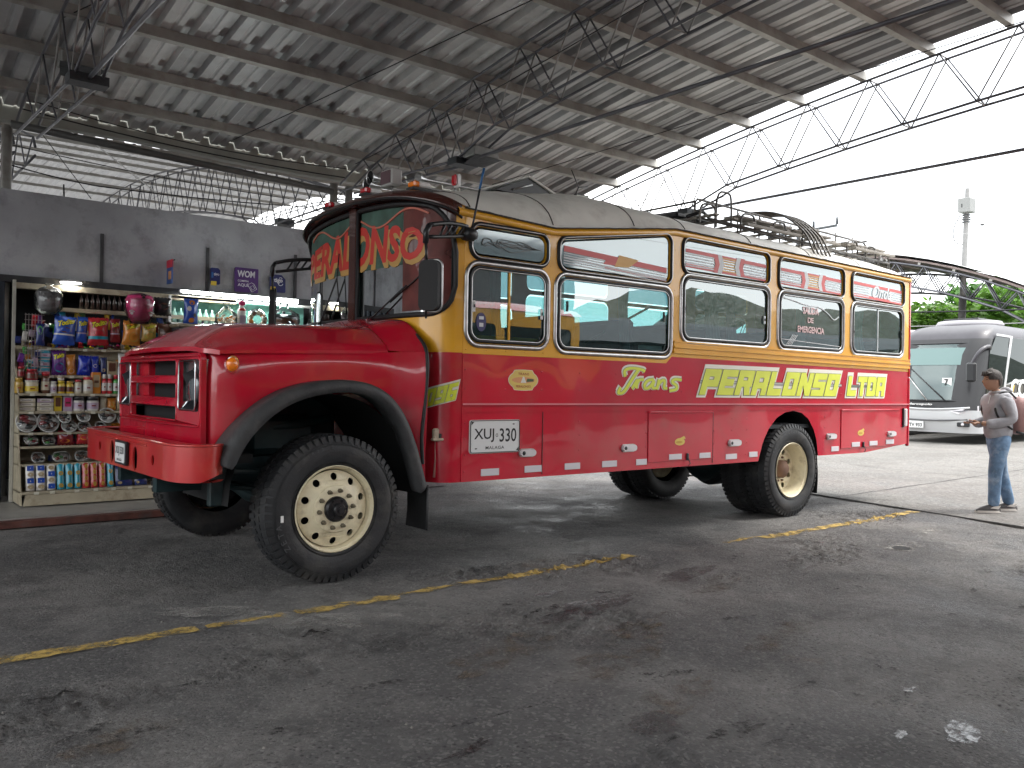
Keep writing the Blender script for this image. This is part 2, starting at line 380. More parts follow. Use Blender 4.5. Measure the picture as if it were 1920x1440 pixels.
def strip_seg(x0, x1, ragged, m=YL, w=.055, yc=None, zz=.004):
    n = int((x1-x0)/.03); vs = []; fs = []
    for i in range(n+1):
        x = x0+(x1-x0)*i/n; y = yc(x)
        a = w*(1+ragged*noise.fractal(Vector((x*6, 1, 0)), 1, 2, 4)); b = w*(1+ragged*noise.fractal(Vector((x*6, 9, 0)), 1, 2, 4))
        a = max(a, .004); b = max(b, .004)
        vs += [(x, y-a, hgt(x, y-a)+zz), (x, y, hgt(x, y)+zz+.001), (x, y+b, hgt(x, y+b)+zz)]
        if i: k = 3*i; fs += [(k-3, k-2, k+1, k), (k-2, k-1, k+2, k+1)]
    mb.add(vs, fs, m)
yl = lambda x: -.575+.045*math.exp(-((x-2)/1.6)**2)
strip_seg(-3.9, -1.15, .8, yc=yl); strip_seg(-1.1, -.62, 1.6, w=.035, yc=yl); strip_seg(-.55, .15, 1.2, yc=yl); strip_seg(.16, .62, 1.8, w=.03, yc=yl)
strip_seg(.65, 2.47, 1.0, w=.05, yc=yl); strip_seg(3.6, 4.1, 1.9, w=.025, yc=lambda x: -.6); strip_seg(4.12, 7.15, .6, w=.06, yc=lambda x: -.62-.004*(x-4))
o = mb.build('yellow_bay_line'); o['kind'] = 'structure'
# pale scuffs and ragged white patches
SC_ = worn('pale_stain', (.28, .27, .25), 9, .46, .66)
WPATCH = worn('white_patch', (.40, .42, .43), 20, .42, .60, .3)
OIL = worn('oil_stain', (.008, .008, .010), 9, .42, .58, .35)
def blob(cx, cy, rx, ry, m, seed, rot=0, z=.0035, rag=.5):
    mb = MB(); n = 40; vs = [(cx, cy, hgt(cx, cy)+z)]
    for rr in (.5, 1):
        for i in range(n):
            a = 2*pi*i/n; r = rr*(1+rag*noise.fractal(Vector((cos(a)*1.6, sin(a)*1.6, seed)), 1, 2, 4)); dx, dy = rx*r*cos(a), ry*r*sin(a)
            x = cx+dx*cos(rot)-dy*sin(rot); y = cy+dx*sin(rot)+dy*cos(rot); vs.append((x, y, hgt(x, y)+z))
    fs = [(0, 1+i, 1+(i+1) % n) for i in range(n)]+[(1+i, 1+n+i, 1+n+(i+1) % n, 1+(i+1) % n) for i in range(n)]
    mb.add(vs, fs, m, True); o = mb.build('ground_mark'); o['kind'] = 'structure'; return o
blob(-1.33, -2.06, .10, .035, SC_, 2, .5, rag=.9)
blob(.83, -3.87, .12, .06, WPATCH, 3, .4, rag=.35); blob(1.15, -3.5, .035, .03, WPATCH, 4, rag=.9); blob(.62, -3.72, .06, .02, WPATCH, 14, .3, rag=.9)
blob(-.62, -1.02, .10, .035, OIL, 6, .1, rag=.9); blob(-.86, -2.77, .10, .03, OIL, 7, .3, rag=1.0); blob(1.0, -1.12, .16, .035, OIL, 8, .2, rag=.9)
blob(4.79, -1.65, .24, .17, SC_, 9, rag=.4, z=.004); blob(4.79, -1.65, .10, .07, DARK, 10, rag=.2, z=.006)
blob(5.9, -1.35, .22, .12, SC_, 11, rag=.5)
blob(-.55, -.75, .60, .16, worn('dust_band', (.36, .35, .33), 3, .36, .80), 21, -.55, rag=.5); blob(-1.0, -.25, .35, .10, MATS['dust_band'], 22, -.6, rag=.6)
CRUMB = worn('crumbled_brown', (.13, .095, .065), 7, .48, .68, .95)
for (x, y, a, b, k) in ((-.05, -1.95, .45, .16, 31), (.45, -2.3, .5, .16, 32), (.9, -2.0, .3, .1, 33), (1.5, -2.6, .35, .12, 34), (.2, -2.9, .3, .1, 35), (2.2, -1.6, .4, .1, 36), (-1.9, -1.9, .25, .10, 37)): blob(x, y, a, b, CRUMB, k, .3, rag=.6)
PIT = worn('pit_dark', (.014, .013, .012), 12, .50, .60, .9)
for k in range(46):
    x = random.uniform(-2.4, 4.5); y = random.uniform(-3.6, -1.0); blob(x, y, random.uniform(.03, .16), random.uniform(.012, .05), PIT, 40+k, random.uniform(-.5, .5), rag=.8, z=.0045)
WET = worn('wet_patch', (.045, .045, .05), 8, .40, .70, .38); blob(-.12, -3.05, .14, .09, WET, 91, .2, rag=.6); blob(.95, -1.55, .5, .13, WET, 92, .2, rag=.5); blob(2.3, -1.25, .4, .10, WET, 93, .1, rag=.5)
# loose grit
mb = MB(); GRIT = mat('grit_stone', (.19, .18, .165), .85, var=.4, vscale=40)
for i in range(15000):
    x = random.uniform(-3.4, 7.2); y = random.uniform(-4.6, 2.6)
    if noise.noise(Vector((x*.8, y*.8, 11))) < .02 and random.random() < .85: continue
    r = random.uniform(.0018, .0054)*(1.7 if random.random() < .04 else 1); a = random.random()*6; z = hgt(x, y)-.004
    vs = [(x+r*cos(a+k*pi/2)*random.uniform(.7, 1.3), y+r*sin(a+k*pi/2)*random.uniform(.7, 1.3), z) for k in range(4)]+[(x, y, z+r*.9)]
    mb.add(vs, [(0, 1, 4), (1, 2, 4), (2, 3, 4), (3, 0, 4)], GRIT)
o = mb.build('loose_grit'); o['kind'] = 'stuff'

# ------------------------------------------------------------------ canopies
def zroof(y): return 5.328-.098*y-.0095*y*y
def canopy(name, label, ztop, x0, x1, y0, y1, trussx, nodes0, step, sheetmat, cols, depth=.68, foot=True, pur=.84, colr=.055, hi=True, bs=1.0, webmat=None, sides=(True, True), pw=.034, ph=.11):
    root = thing(name, label, 'canopy', ((x0+x1)/2, (y0+y1)/2, 0))
    n = max(8, int(abs(y1-y0)/.9)); ribs = 3
    w = 1.0; x = x0; prof = []
    while x < x1-.05:
        xe = min(x+w, x1); mb = MB(); pr = []
        dz = random.uniform(-.004, .004)
        for k in range(ribs):
            a = x+k*w/ribs
            for (dx, h) in ((.0, 0), (.085, 0), (.10, .012), (.12, .012), (.135, 0), (.19, 0), (.205, .075), (.305, .075), (.325, 0)):
                if a+dx <= xe+.001: pr.append((a+dx, h+dz))
        pr.append((xe+.02, .003+dz)); m_ = len(pr); vs = []; fs = []
        for j in range(n+1):
            y = y0+(y1-y0)*j/n
            for (a, h) in pr: vs.append((a, y, ztop(y)+.03+h))
        for j in range(n):
            for i in range(m_-1): fs.append((j*m_+i, j*m_+i+1, (j+1)*m_+i+1, (j+1)*m_+i))
        mb.add(vs, fs, random.choice(sheetmat) if isinstance(sheetmat, list) else sheetmat); mb.build('roof_sheet', root); x += w
    k = 0; yy = nodes0
    ys = []
    lo, hi_ = min(y0, y1), max(y0, y1); yp = lo+.2
    while yp < hi_: ys.append(yp); yp += pur
    for yp in ys:
        z = ztop(yp); s = (ztop(yp+.05)-ztop(yp-.05))/.1; mb = MB()
        vs = []
        for xx in (x0+.05, x1+.05):
            for (dy, dz) in ((-pw, -ph), (pw, -ph), (pw, .0), (-pw, .0)): vs.append((xx, yp+dy-dz*s, z+dz+.022+dy*s))
        mb.add(vs, [(3, 2, 1, 0), (4, 5, 6, 7), (0, 1, 5, 4), (1, 2, 6, 5), (2, 3, 7, 6), (3, 0, 4, 7)], PURL); mb.build('purlin', root)
    half = (lo+hi_)/2
    for tx in trussx:
        tr = bpy.data.objects.new('truss', None); COL.objects.link(tr); tr.parent = root; tr.location = Vector((tx, half, 0))-root.location; tr.empty_display_size = .1
        def zb(y):
            e = min(abs(y-lo), abs(y-hi_)); t = ztop(y)-.115
            yk = hi_-2.9 if y > half else lo+2.9
            if e > 3.45: return t-depth
            if e > 2.9: return (t-depth)*((e-2.9)/.55)+(ztop(yk)-.16-depth-.10)*(1-(e-2.9)/.55)
            return (ztop(hi_)-.30)*(1-e/2.9)+(ztop(yk)-.16-depth-.10)*(e/2.9)
        tn = []; y = nodes0
        while y < hi_-.1: y += step
        y -= step
        while y > lo+.1: tn.append(y); y -= step
        for dx in (0, .22):
            mb = MB(); pt = [(tx+dx, hi_-.05, ztop(hi_)-.20)]+[(tx+dx, q, ztop(q)-.115) for q in tn]+[(tx+dx, lo+.05, ztop(lo)-.20)]
            mb.tube(pt, .016*bs, TRS, 6); mb.build('chord', tr)
            mb = MB(); q = [hi_-.05]+[t-step*.5 for t in tn[:-1]]+[lo+.05]; q = sorted(set(q+[hi_-2.9, lo+2.9]))
            mb.tube([(tx+dx, a, zb(a)) for a in q], .016*bs, TRS, 6); mb.build('chord', tr)
            for i, a in enumerate(tn):
                if not hi and i % 1: continue
                T = (tx+dx, a, ztop(a)-.115)
                for b in (a-step*.5, a+step*.5):
                    if lo < b < hi_ and (i > 0 or b < a) and (i < len(tn)-1 or b > a):
                        mb = MB(); mb.bar(T, (tx+dx, b, zb(b)), .0095*bs, webmat if (webmat and b > a) else TRS, 5); mb.build('web_bar', tr)
        for a in tn:
            mb = MB(); mb.bar((tx, a, ztop(a)-.115), (tx+.22, a, ztop(a)-.115), .009, TRSL, 5); mb.build('cross_bar', tr)
            b = a-step*.5
            if b > lo: mb = MB(); mb.bar((tx, b, zb(b)), (tx+.22, b, zb(b)), .009, TRSL, 5); mb.build('cross_bar', tr)
        if foot:
            mb = MB(); za = zb(hi_-2.9); mb.bar((tx+.11, hi_-2.95, za), (tx+.11, lo+2.95, za), .020, TRS, 6); mb.build('tie_rod', tr)
            for yk in (hi_-2.9, lo+2.9): mb = MB(); mb.box(tx-.05, tx+.27, yk-.09, yk+.09, za-.05, za+.03, STEEL); mb.build('bracket', tr)
    for (cx, cy) in cols:
        mb = MB(); mb.lathe([(colr, 0), (colr, ztop(min(max(cy, lo), hi_))-.25)], PURL, (cx, cy, 0), n=14); mb.box(cx-.14, cx+.14, cy-.14, cy+.14, 0, .02, STEEL); mb.build('column', root)
    return root
C1 = canopy('bay_canopy', 'big curved galvanised sheet canopy on trusses over the red and yellow bus', zroof, -7.9, 7.1, 5.72, -10.2, (-5.23, -1.13, 2.95, 7.1), 2.5, .84, GALVS,
            [(2.82, 5.62), (3.06, 5.62), (-1.22, 5.62), (-5.2, 5.62), (7.2, 5.62), (2.95, -10.1), (7.2, -10.1), (-1.2, -10.1)], webmat=TRSL)
def zroof2(y): return 6.27-.0145*(y-17.5)**2
C2 = canopy('rear_canopy', 'pale sheet canopy on curved lattice trusses beyond the grey wall', zroof2, -12.9, 7.1, 5.9, 29.1, (-9.3, -5.2, -1.1, 3.0, 7.1), 8, .95, GALV2,
            [(-5.2, 29), (-1.1, 29), (3, 29), (7.2, 29), (7.2, 24), (7.2, 20)], depth=.9, foot=False, pur=1.05, pw=.02, ph=.06)
FC = mat('far_sheet', (.46, .38, .36), .6, var=.25, vscale=3, dirt=(.12, .09, .09))
def zroof3(y): return 6.95-.030*(y-14.5)**2
C3 = canopy('far_canopy', 'arched canopy with white top beyond the grey coaches', zroof3, 30.0, 36, 3.6, 25.4, (30, 35.5), 9, 1.1, FC, [(30.2, 3.8), (30.2, 25), (35.8, 3.8), (35.8, 25)], depth=.85, foot=False, bs=2.6, pur=1.3, colr=.12, pw=.05)
mb = MB(); mb.grid(lambda a, b: (29.9+6.2*a, 3.4+22.2*b, zroof3(3.4+22.2*b)+.20), 2, 24, WHITE); mb.build('roof_skin', C3)
# gutter and pipe along the back eave
mb = MB(); GUT = mat('gutter_metal', (.36, .37, .33), .6, var=.2, vscale=3, dirt=(.2, .18, .15))
vs = []
for i in range(27):
    x = -8+15.2*i/26; t = (x % 4.1)/4.1; sag = .05*sin(pi*t)
    for (y, z) in ((5.725, 4.66), (5.725, 4.50), (5.735, 4.36-sag), (5.86, 4.36-sag), (5.88, 4.66)): vs.append((x, y, z))
mb.add(vs, [(i*5+k, i*5+k+1, i*5+k+6, i*5+k+5) for i in range(26) for k in range(4)], GUT); mb.build('gutter', C1)
mb = MB(); mb.tube([(-1.2, 5.52, 4.23), (2.75, 5.52, 4.09)], .042, mat('pipe_grey', (.10, .10, .095), .5, var=.2), 12)
tag(mb.build('overhead_pipe'), 'long grey pipe sloping between the canopy columns above the wall', 'pipe'); recenter(bpy.data.objects['overhead_pipe'])

# ------------------------------------------------------------------ wall and shop shell
wall = thing('shop_wall', 'grey painted concrete wall above the snack shop front', 'wall', (-1, 5.3, 0))
mb = MB(); mb.grid(lambda a, b: (-8+13.5*a, 5.2-(.012*noise.noise(Vector((a*30, b*4, 0)))), 2.50+.94*b), 60, 6, CONC); mb.box(-8, 5.5, 5.215, 5.36, 2.50, 3.44, CONC); mb.build('upper_wall', wall)
mb = MB(); mb.box(2.35, 5.5, 5.2, 5.36, 0, 2.5, CONC); mb.box(-8, -2.6, 5.2, 5.36, 0, 2.5, CONC); mb.build('lower_wall', wall)
mb = MB(); mb.box(-2.6, 2.35, 5.12, 5.24, 2.43, 2.505, mat('lintel_dark', (.03, .03, .034), .7, var=.4)); mb.build('lintel', wall)
for (x, z) in ((-.314, 3.07), (.899, 3.05), (2.06, 3.09), (-2.0, 3.07)):
    mb = MB(); mb.box(x-.018, x+.018, 5.178, 5.20, 2.51, z, mat('seam_dark', (.045, .045, .05), .8, var=.4)); mb.build('cable_strip', wall)
shop = thing('snack_shop', 'open snack shop room with dark interior behind the display rack', 'shop', (.4, 6, 0))
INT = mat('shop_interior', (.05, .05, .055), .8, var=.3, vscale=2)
INTG = mat('shop_green', (.10, .26, .22), .4, var=.3, vscale=8)
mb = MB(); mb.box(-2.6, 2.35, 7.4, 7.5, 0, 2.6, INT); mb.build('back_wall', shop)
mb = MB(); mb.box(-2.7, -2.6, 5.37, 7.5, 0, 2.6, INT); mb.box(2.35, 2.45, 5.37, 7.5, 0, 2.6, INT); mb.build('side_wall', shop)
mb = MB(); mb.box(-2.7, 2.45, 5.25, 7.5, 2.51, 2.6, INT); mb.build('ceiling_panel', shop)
TILE = mat('shop_floor', (.30, .29, .27), .45, var=.15, dirt=(.12, .1, .09))
mb = MB(); mb.box(-2.6, 2.35, 3.78, 7.4, 0.02, .075, TILE); mb.build('floor_slab', shop)
mb = MB(); mb.box(-8, 1.6, 3.66, 3.775, 0, .06, mat('red_kerb_paint', (.12, .045, .035), .7, var=.4, vscale=8, dirt=(.08, .075, .07), dscale=5, damt=.9)); o = mb.build('kerb'); o['kind'] = 'structure'
mb = MB(); mb.box(-8, -2.605, 3.78, 5.2, 0, .07, CONC); mb.box(2.355, 4, 4.4, 5.2, 0, .07, CONC); o = mb.build('pavement'); o['kind'] = 'structure'
# folded steel gate
gate = thing('folding_gate', 'dark blue steel gate folded open at the left edge of the shop front', 'gate', (-1.5, 5.1, 0))
GB = mat('gate_paint', (.025, .035, .05), .5, var=.4, vscale=5)
for i in range(14):
    x = -2.55+i*.094; mb = MB(); zz = 5.02+(.05 if i % 2 else 0); mb.box(x-.035, x+.035, zz-.02, zz+.02, .09, 2.42, GB, .008); mb.build('gate_slat', gate)
mb = MB(); mb.box(-1.235, -1.205, 4.95, 4.99, .08, 2.44, mat('white_post', (.42, .41, .36), .5, dirt=(.2, .15, .1), dscale=9)); mb.build('gate_post', gate)

# ------------------------------------------------------------------ display rack
RK = mat('rack_cream', (.42, .37, .27), .5, var=.12, dirt=(.17, .12, .07), dscale=7, damt=.9)
rack = thing('display_rack', 'cream metal display rack stepped with shelves of sweets and jars', 'shelf rack', (-.5, 4.8, .075))
mb = MB()
vs = [(-1.16, 4.50, .20), (.17, 4.50, .20), (.20, 4.46, .09), (-1.19, 4.46, .09), (-1.16, 4.56, .225), (.17, 4.56, .225)]
mb.add(vs, [(3, 2, 1, 0), (0, 1, 5, 4)], RK); mb.build('base_panel', rack)
for (z, ya, yb) in ((.225, 4.5, 5.0), (.50, 4.64, 5.0), (.68, 4.70, 5.0), (.825, 4.72, 5.0), (1.045, 4.74, 5.02), (1.235, 4.76, 5.05), (1.43, 4.88, 5.08), (1.73, 4.95, 5.08)):
    mb = MB(); mb.box(-1.2, 1.2, ya, yb, z-.012, z, RK); mb.box(-1.2, 1.2, ya-.006, ya, z-.02, z+.004, RK); mb.build('shelf', rack)
mb = MB(); mb.box(-1.2, 1.2, 5.085, 5.10, .1, 1.75, RK); mb.build('back_panel', rack)
for x in (-1.2, 1.2): mb = MB(); mb.plate([[(4.5, .09), (5.1, .09), (5.1, 1.75), (4.78, 1.24), (4.70, .7)]], lambda u, v, x=x: (x, u, v), RK, thick=(.012, 0, 0)); mb.build('side_panel', rack)
mb = MB(); mb.box(-.80, 1.2, 5.0, 5.14, 2.136, 2.18, RK); mb.box(-1.2, 1.2, 5.0, 5.12, 2.36, 2.42, RK); mb.build('upper_shelf', rack)
mb = MB()
for i in range(6): mb.bar((-1.12+i*.03, 4.9, 1.45), (-1.12+i*.03, 4.9, 2.09), .003, CHR, 4)
for i in range(12): mb.bar((-1.13, 4.9, 1.47+i*.055), (-.94, 4.9, 1.47+i*.055), .003, CHR, 4)
mb.build('wire_grid', rack)
ctr = thing('shop_counter', 'shop counter with lit glass cabinet behind the bus hood', 'counter', (1.1, 4.8, .075))
mb = MB(); mb.box(.36, 2.2, 4.55, 5.1, 2.02, 2.055, RK, .005); mb.build('counter_top', ctr)
mb = MB(); mb.box(.40, 2.15, 5.11, 5.115, 2.07, 2.40, INTG); mb.build('cabinet_back', ctr)
mb = MB(); mb.box(.38, 2.2, 5.0, 5.03, 2.38, 2.41, WHITE); mb.box(.38, .41, 4.98, 5.1, 2.06, 2.41, WHITE); mb.box(.38, 2.2, 4.98, 5.1, 2.06, 2.09, WHITE); mb.build('cabinet_frame', ctr)
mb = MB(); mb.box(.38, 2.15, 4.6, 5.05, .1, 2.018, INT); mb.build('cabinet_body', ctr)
for i in range(7):
    mb = MB(); mb.lathe([(.03, 0), (.03, .11), (.012, .15), (.012, .18)], mat('pale_green_bottle', (.35, .55, .48), .2), (.47+i*.075, 5.06, 2.09), n=10); mb.build('display_bottle', ctr)
mb = MB(); mb.lathe([(.108, 0), (.11, .02), (.0001, .021)], WHITE, (-.665, 5.02, 2.462), n=24, cap=False); mb.lathe([(.0001, 0), (.105, 0.0)], mat('lamp_disc', (1, 1, 1), .5, emit=(1, .98, .9), estr=9), (-.665, 5.02, 2.458), n=24)
tag(mb.build('ceiling_lamp'), 'round white lamp glowing under the lintel at the left of the shop', 'lamp'); recenter(bpy.data.objects['ceiling_lamp'])
tl = thing('tube_light', 'long white fluorescent tube glowing over the shop counter', 'lamp', (1.25, 4.95, 2.45))
mb = MB(); mb.bar((.52, 4.93, 2.455), (1.98, 4.93, 2.43), .012, mat('tube_glow', (1, 1, 1), .5, emit=(.93, 1, .98), estr=22), 8); mb.build('tube', tl)
mb = MB(); mb.box(.5, 2.0, 4.94, 5.0, 2.452, 2.48, WHITE); mb.build('fitting', tl)

# ================================================================== THE BUS
W = 2.4
bus = thing('passenger_bus', 'red and yellow long-nosed country bus with cream roof and roof rack, standing under the canopy', 'bus', (3.6, 1.2, 0))
def part(mb, name, parent=bus, auto=None, label=None):
    o = mb.build(name, parent, auto=auto)
    if label: o['label'] = label
    return o
side = lambda u, v: (u, 0, v)
# --- plan outline of the cab front (near side corner to far side corner)
CF = [(1.07, 0), (1.0, .006), (.95, .025), (.90, .065), (.86, .13), (.825, .23), (.80, .36), (.785, .55), (.775, .8), (.77, 1.0), (.77, 1.2)]
CF = [Vector((a, b, 0)) for a, b in CF]; CF = CF+[Vector((p.x, W-p.y, 0)) for p in reversed(CF[:-1])]
CF = smoothpath(CF, 2)
CFL = [0]
for a, b in zip(CF, CF[1:]): CFL.append(CFL[-1]+(b-a).length)
STOT = CFL[-1]
def cf(s):
    s = min(max(s, 0), STOT)
    for i in range(len(CF)-1):
        if s <= CFL[i+1]: t = (s-CFL[i])/(CFL[i+1]-CFL[i]+1e-12); return CF[i].lerp(CF[i+1], t)
    return CF[-1]
def cfn(s): d = cf(s+.01)-cf(s-.01); return Vector((-d.y, d.x, 0)).normalized()   # points out of the bus?
_t = cfn(STOT/2)
NS = -1 if _t.x > 0 else 1
def cfo(s, off): return cf(s)+cfn(s)*NS*off
# --- roof edge, belt
E_PTS = [(.77, 2.80), (1.0, 2.775), (2.0, 2.735), (3.55, 2.93), (8.25, 2.895)]
def edge(x): return interp(E_PTS, x)
BELT = [(.7, 1.645), (3.46, 1.640), (3.54, 1.705), (8.3, 1.672)]
def belt(x): return interp(BELT, x)
RAH = [(4.97, .64), (5.0, .72), (5.06, .86), (5.16, .99), (5.30, 1.10), (5.46, 1.16), (5.62, 1.175), (5.78, 1.15), (5.92, 1.08), (6.03, .96), (6.09, .84), (6.12, .70), (6.13, .652)]
def skirt(x):
    if x <= 4.97: return .64
    if x < 6.13: return interp(RAH, x)
    if x < 7.15: return .655
    return .655+(x-7.15)/(8.25-7.15)*.08
# red lower side
xs = sorted(set(round(q, 3) for q in [1.07+i*.12 for i in range(60)]+[4.97+i*.02 for i in range(59)]+[8.25, 3.46, 3.54])); xs = [x for x in xs if x <= 8.25]
for (yy, nm) in ((0, 'near'), (W, 'far')):
    mb = MB(); vs = []; fs = []; R = 6
    for x in xs:
        for j in range(R+1): vs.append((x, yy, skirt(x)+(belt(x)-skirt(x))*j/R))
    for i in range(len(xs)-1):
        for j in range(R): a = i*(R+1)+j; fs.append((a, a+R+1, a+R+2, a+1) if yy == 0 else (a, a+1, a+R+2, a+R+1))
    mb.add(vs, fs, RED, True); mb.add([(x, y+(.03 if yy == 0 else -.03), z) for x, y, z in vs], fs, DARK); part(mb, 'side_panel')
# red lower front corner + cowl front
def front_wall(z0, z1, s0, s1, m, name, rows=6, off=0, step=.025):
    n = int((s1-s0)/step); mb = MB()
    def P(a, b):
        s = s0+(s1-s0)*a; p = cfo(s, off); A = z0(s) if callable(z0) else z0; B = z1(s) if callable(z1) else z1; return (p.x, p.y, A+(B-A)*b)
    mb.grid(P, n, rows, m); return part(mb, name)
front_wall(.64, 1.65, 0, STOT, RED, 'cab_front_panel')
# windscreen opening in (s,z)
SC0 = STOT/2
def ws_top(s):
    d = abs(s-SC0)/(SC0); e = 2.93-.10*d**2-.10*d**5
    return e
S_IN = .075     # where the glass starts from the side joint
def ws_round(s):
    d = min(s-S_IN, STOT-S_IN-s); r = .22
    if d >= r: return 0
    return r-sqrt(max(0, r*r-(r-d)**2))
def ws_b(s): return 1.945+ws_round(s)*1.0
def ws_t(s): return min(ws_top(s)-.055, 2.90)-ws_round(s)*1.3
front_wall(1.65, ws_b, S_IN, STOT-S_IN, YEL, 'cab_yellow_panel', 6)
for (a, b) in ((0, S_IN), (STOT-S_IN, STOT)): front_wall(1.65, 2.80, a, b, YEL, 'corner_post', 6)
front_wall(ws_t, lambda s: ws_top(s)+.0, S_IN, STOT-S_IN, BRN, 'windscreen_header', 3)
PH = .055
for (a, b) in ((S_IN, SC0-PH), (SC0+PH, STOT-S_IN)):
    n = 70; mb = MB()
    def P(u, v, a=a, b=b):
        s = a+(b-a)*u; p = cfo(s, -.02); lo, hi_ = ws_b(s), ws_t(s); return (p.x, p.y, lo+(hi_-lo)*v)
    mb.grid(P, n, 14, GLW); part(mb, 'windscreen')
    loop = [(lambda p: (p.x, p.y, ws_b(s)))(cfo(s, .004)) for s in [a+(b-a)*i/40 for i in range(41)]]+[(lambda p: (p.x, p.y, ws_t(s)))(cfo(s, .004)) for s in [b-(b-a)*i/40 for i in range(41)]]
    lp = [Vector(loop[0])]
    for q in loop[1:]:
        if (Vector(q)-lp[-1]).length > .012: lp.append(Vector(q))
    mb = MB(); mb.tube(lp, .021, BLK, 8, closed=True); part(mb, 'windscreen_seal')
mb = MB()
vs = []
for z in (1.94, 2.90):
    for s_, o_ in ((-PH, .0), (-PH, .03), (PH, .03), (PH, .0)): p = cfo(SC0+s_, o_); vs.append((p.x, p.y, z))
mb.add(vs, [(0, 1, 5, 4), (1, 2, 6, 5), (2, 3, 7, 6)], BRN); part(mb, 'windscreen_pillar')
# visor: a brown overhanging arch
mb = MB()
def vis(u, v):
    s = .03+(STOT-.06)*u; k = 1-abs(2*u-1)**4
    p0 = cfo(s, .005); p1 = cfo(s, .005+.10*k); z1 = ws_top(s)-.015-.03*abs(2*u-1)**3; z0 = ws_top(s)+.055
    if v < .5: t = v/.5; p = p0.lerp(p1, sin(t*pi/2)); z = z0+(z1-z0)*(1-cos(t*pi/2))
    else: t = (v-.5)/.5; p = p1.lerp(p0, t); z = z1-.012*t
    return (p.x, p.y, z)
mb.grid(vis, 80, 10, BRN); part(mb, 'sun_visor')
mb = MB(); mb.tube([vis(i/60, .5) for i in range(61)], .011, BLK, 6); part(mb, 'visor_trim')

# --- yellow window walls with openings
WIN = {'1U': (1.135, 1.93, 2.41, 2.665, 2.665), '1L': (1.10, 1.94, 1.72, 2.36, 2.36), '2U': (2.065, 3.505, 2.40, 2.675, 2.865), '2L': (2.035, 3.52, 1.70, 2.36, 2.36),
       '3U': (3.685, 5.105, 2.535, 2.87, 2.865), '3L': (3.67, 5.125, 1.86, 2.51, 2.51), '4U': (5.29, 6.615, 2.51, 2.85, 2.845), '4L': (5.29, 6.625, 1.855, 2.49, 2.49),
       '5U': (6.805, 8.075, 2.51, 2.835, 2.825), '5L': (6.805, 8.08, 1.855, 2.48, 2.48)}
def wloop(k, ins=0):
    x0, x1, z0, za, zb_ = WIN[k]; r = (.085 if 'U' in k else .11)
    return rrect(x0+ins, x1-ins, z0+ins, za, max(.02, r-ins*.6), 6, za-ins, zb_-ins)
EG = [(x, edge(x)-.012) for x in (8.25, 3.55, 2.0, 1.07)]
for yy, th in ((-.003, .035), (W+.003, -.035)):
    mb = MB(); outer = [(1.07, 1.645), (3.46, 1.640), (3.54, 1.705), (8.25, 1.672)]+EG
    mb.plate([outer]+[list(reversed(wloop(k, .012))) for k in WIN], lambda u, v, yy=yy: (u, yy, v), YEL, thick=(0, th, 0)); part(mb, 'window_wall')
for yy in (0, W):
    sg = -1 if yy == 0 else 1
    for k in WIN:
        lp = wloop(k); cx = sum(p[0] for p in lp)/len(lp)
        mb = MB(); mb.ring_sweep([(u, yy, v) for u, v in lp], [(.010, -.008*-sg*-1), (-.024, -.008*-sg*-1), (-.027, sg*.010), (-.009, sg*.020), (.008, sg*.014)], BLK if 'U' in k else CHR)
        w_ = part(mb, 'window')
        if 'L' in k and yy == 0:
            mb = MB(); mb.ring_sweep([(u, yy, v) for u, v in wloop(k, .028)], [(.006, sg*.004), (-.010, sg*.004), (-.012, sg*.016), (.004, sg*.020)], BLK); mb.build('gasket', w_)
            mb = MB(); mb.tube([(u, yy-.014, v) for u, v in wloop(k, .040)], .006, CHR, 5, closed=True); mb.build('inner_trim', w_)
        elif yy == 0:
            mb = MB(); mb.tube([(u, yy-.024, v) for u, v in wloop(k, -.004)], .0055, CHR, 5, closed=True); mb.build('inner_trim', w_)
        mb = MB(); mb.plate([wloop(k, .03)], lambda u, v, yy=yy, sg=sg: (u, yy-sg*.004, v), GLU if 'U' in k else GL); mb.build('pane', w_)
# sliding pane bars, latches
for (x, z0, z1, m) in ((1.53, 1.77, 2.32, YEL), (7.44, 1.90, 2.44, CHR)):
    mb = MB(); mb.box(x-.009, x+.009, -.004, .02, z0, z1, m); part(mb, 'sliding_bar')
for (x, z, m) in ((1.165, 2.02, WHITE), (1.87, 2.0, WHITE), (2.16, 2.09, BLK), (3.41, 2.08, BLK), (3.72, 2.18, BLK), (5.03, 2.15, CHR), (6.85, 2.12, BLK), (8.02, 2.15, BLK)):
    mb = MB(); mb.box(x-.014, x+.014, -.016, -.004, z-.045, z+.045, m, .005); mb.box(x-.006, x+.006, -.022, -.016, z-.01, z+.015, BLK); part(mb, 'window_latch')
# rear wall
mb = MB(); mb.grid(lambda a, b: (8.25+.05*sin(pi*b)*0+.02*sin(pi*a), W*a, .735+(1.672-.735)*b), 10, 4, RED); part(mb, 'rear_panel')
mb = MB(); mb.grid(lambda a, b: (8.25+.02*sin(pi*a), W*a, 1.672+(2.90-1.672)*b), 10, 4, mat('bus_rear_red', (.46, .02, .02), .35, coat=.7)); part(mb, 'rear_window_panel')
mb = MB(); mb.box(8.235, 8.275, -.012, .03, .70, 1.60, RED, .01); part(mb, 'rear_corner_bead'); mb = MB(); mb.box(8.235, 8.275, -.012, .03, 1.60, 2.86, REDL, .01); part(mb, 'rear_corner_bead')
mb = MB(); mb.box(8.12, 8.19, -.03, 0, .96, 1.19, mat('lamp_white', (.6, .55, .55), .3), .01); mb.box(8.10, 8.12, -.018, 0, .95, 1.20, BLK); part(mb, 'marker_plate')
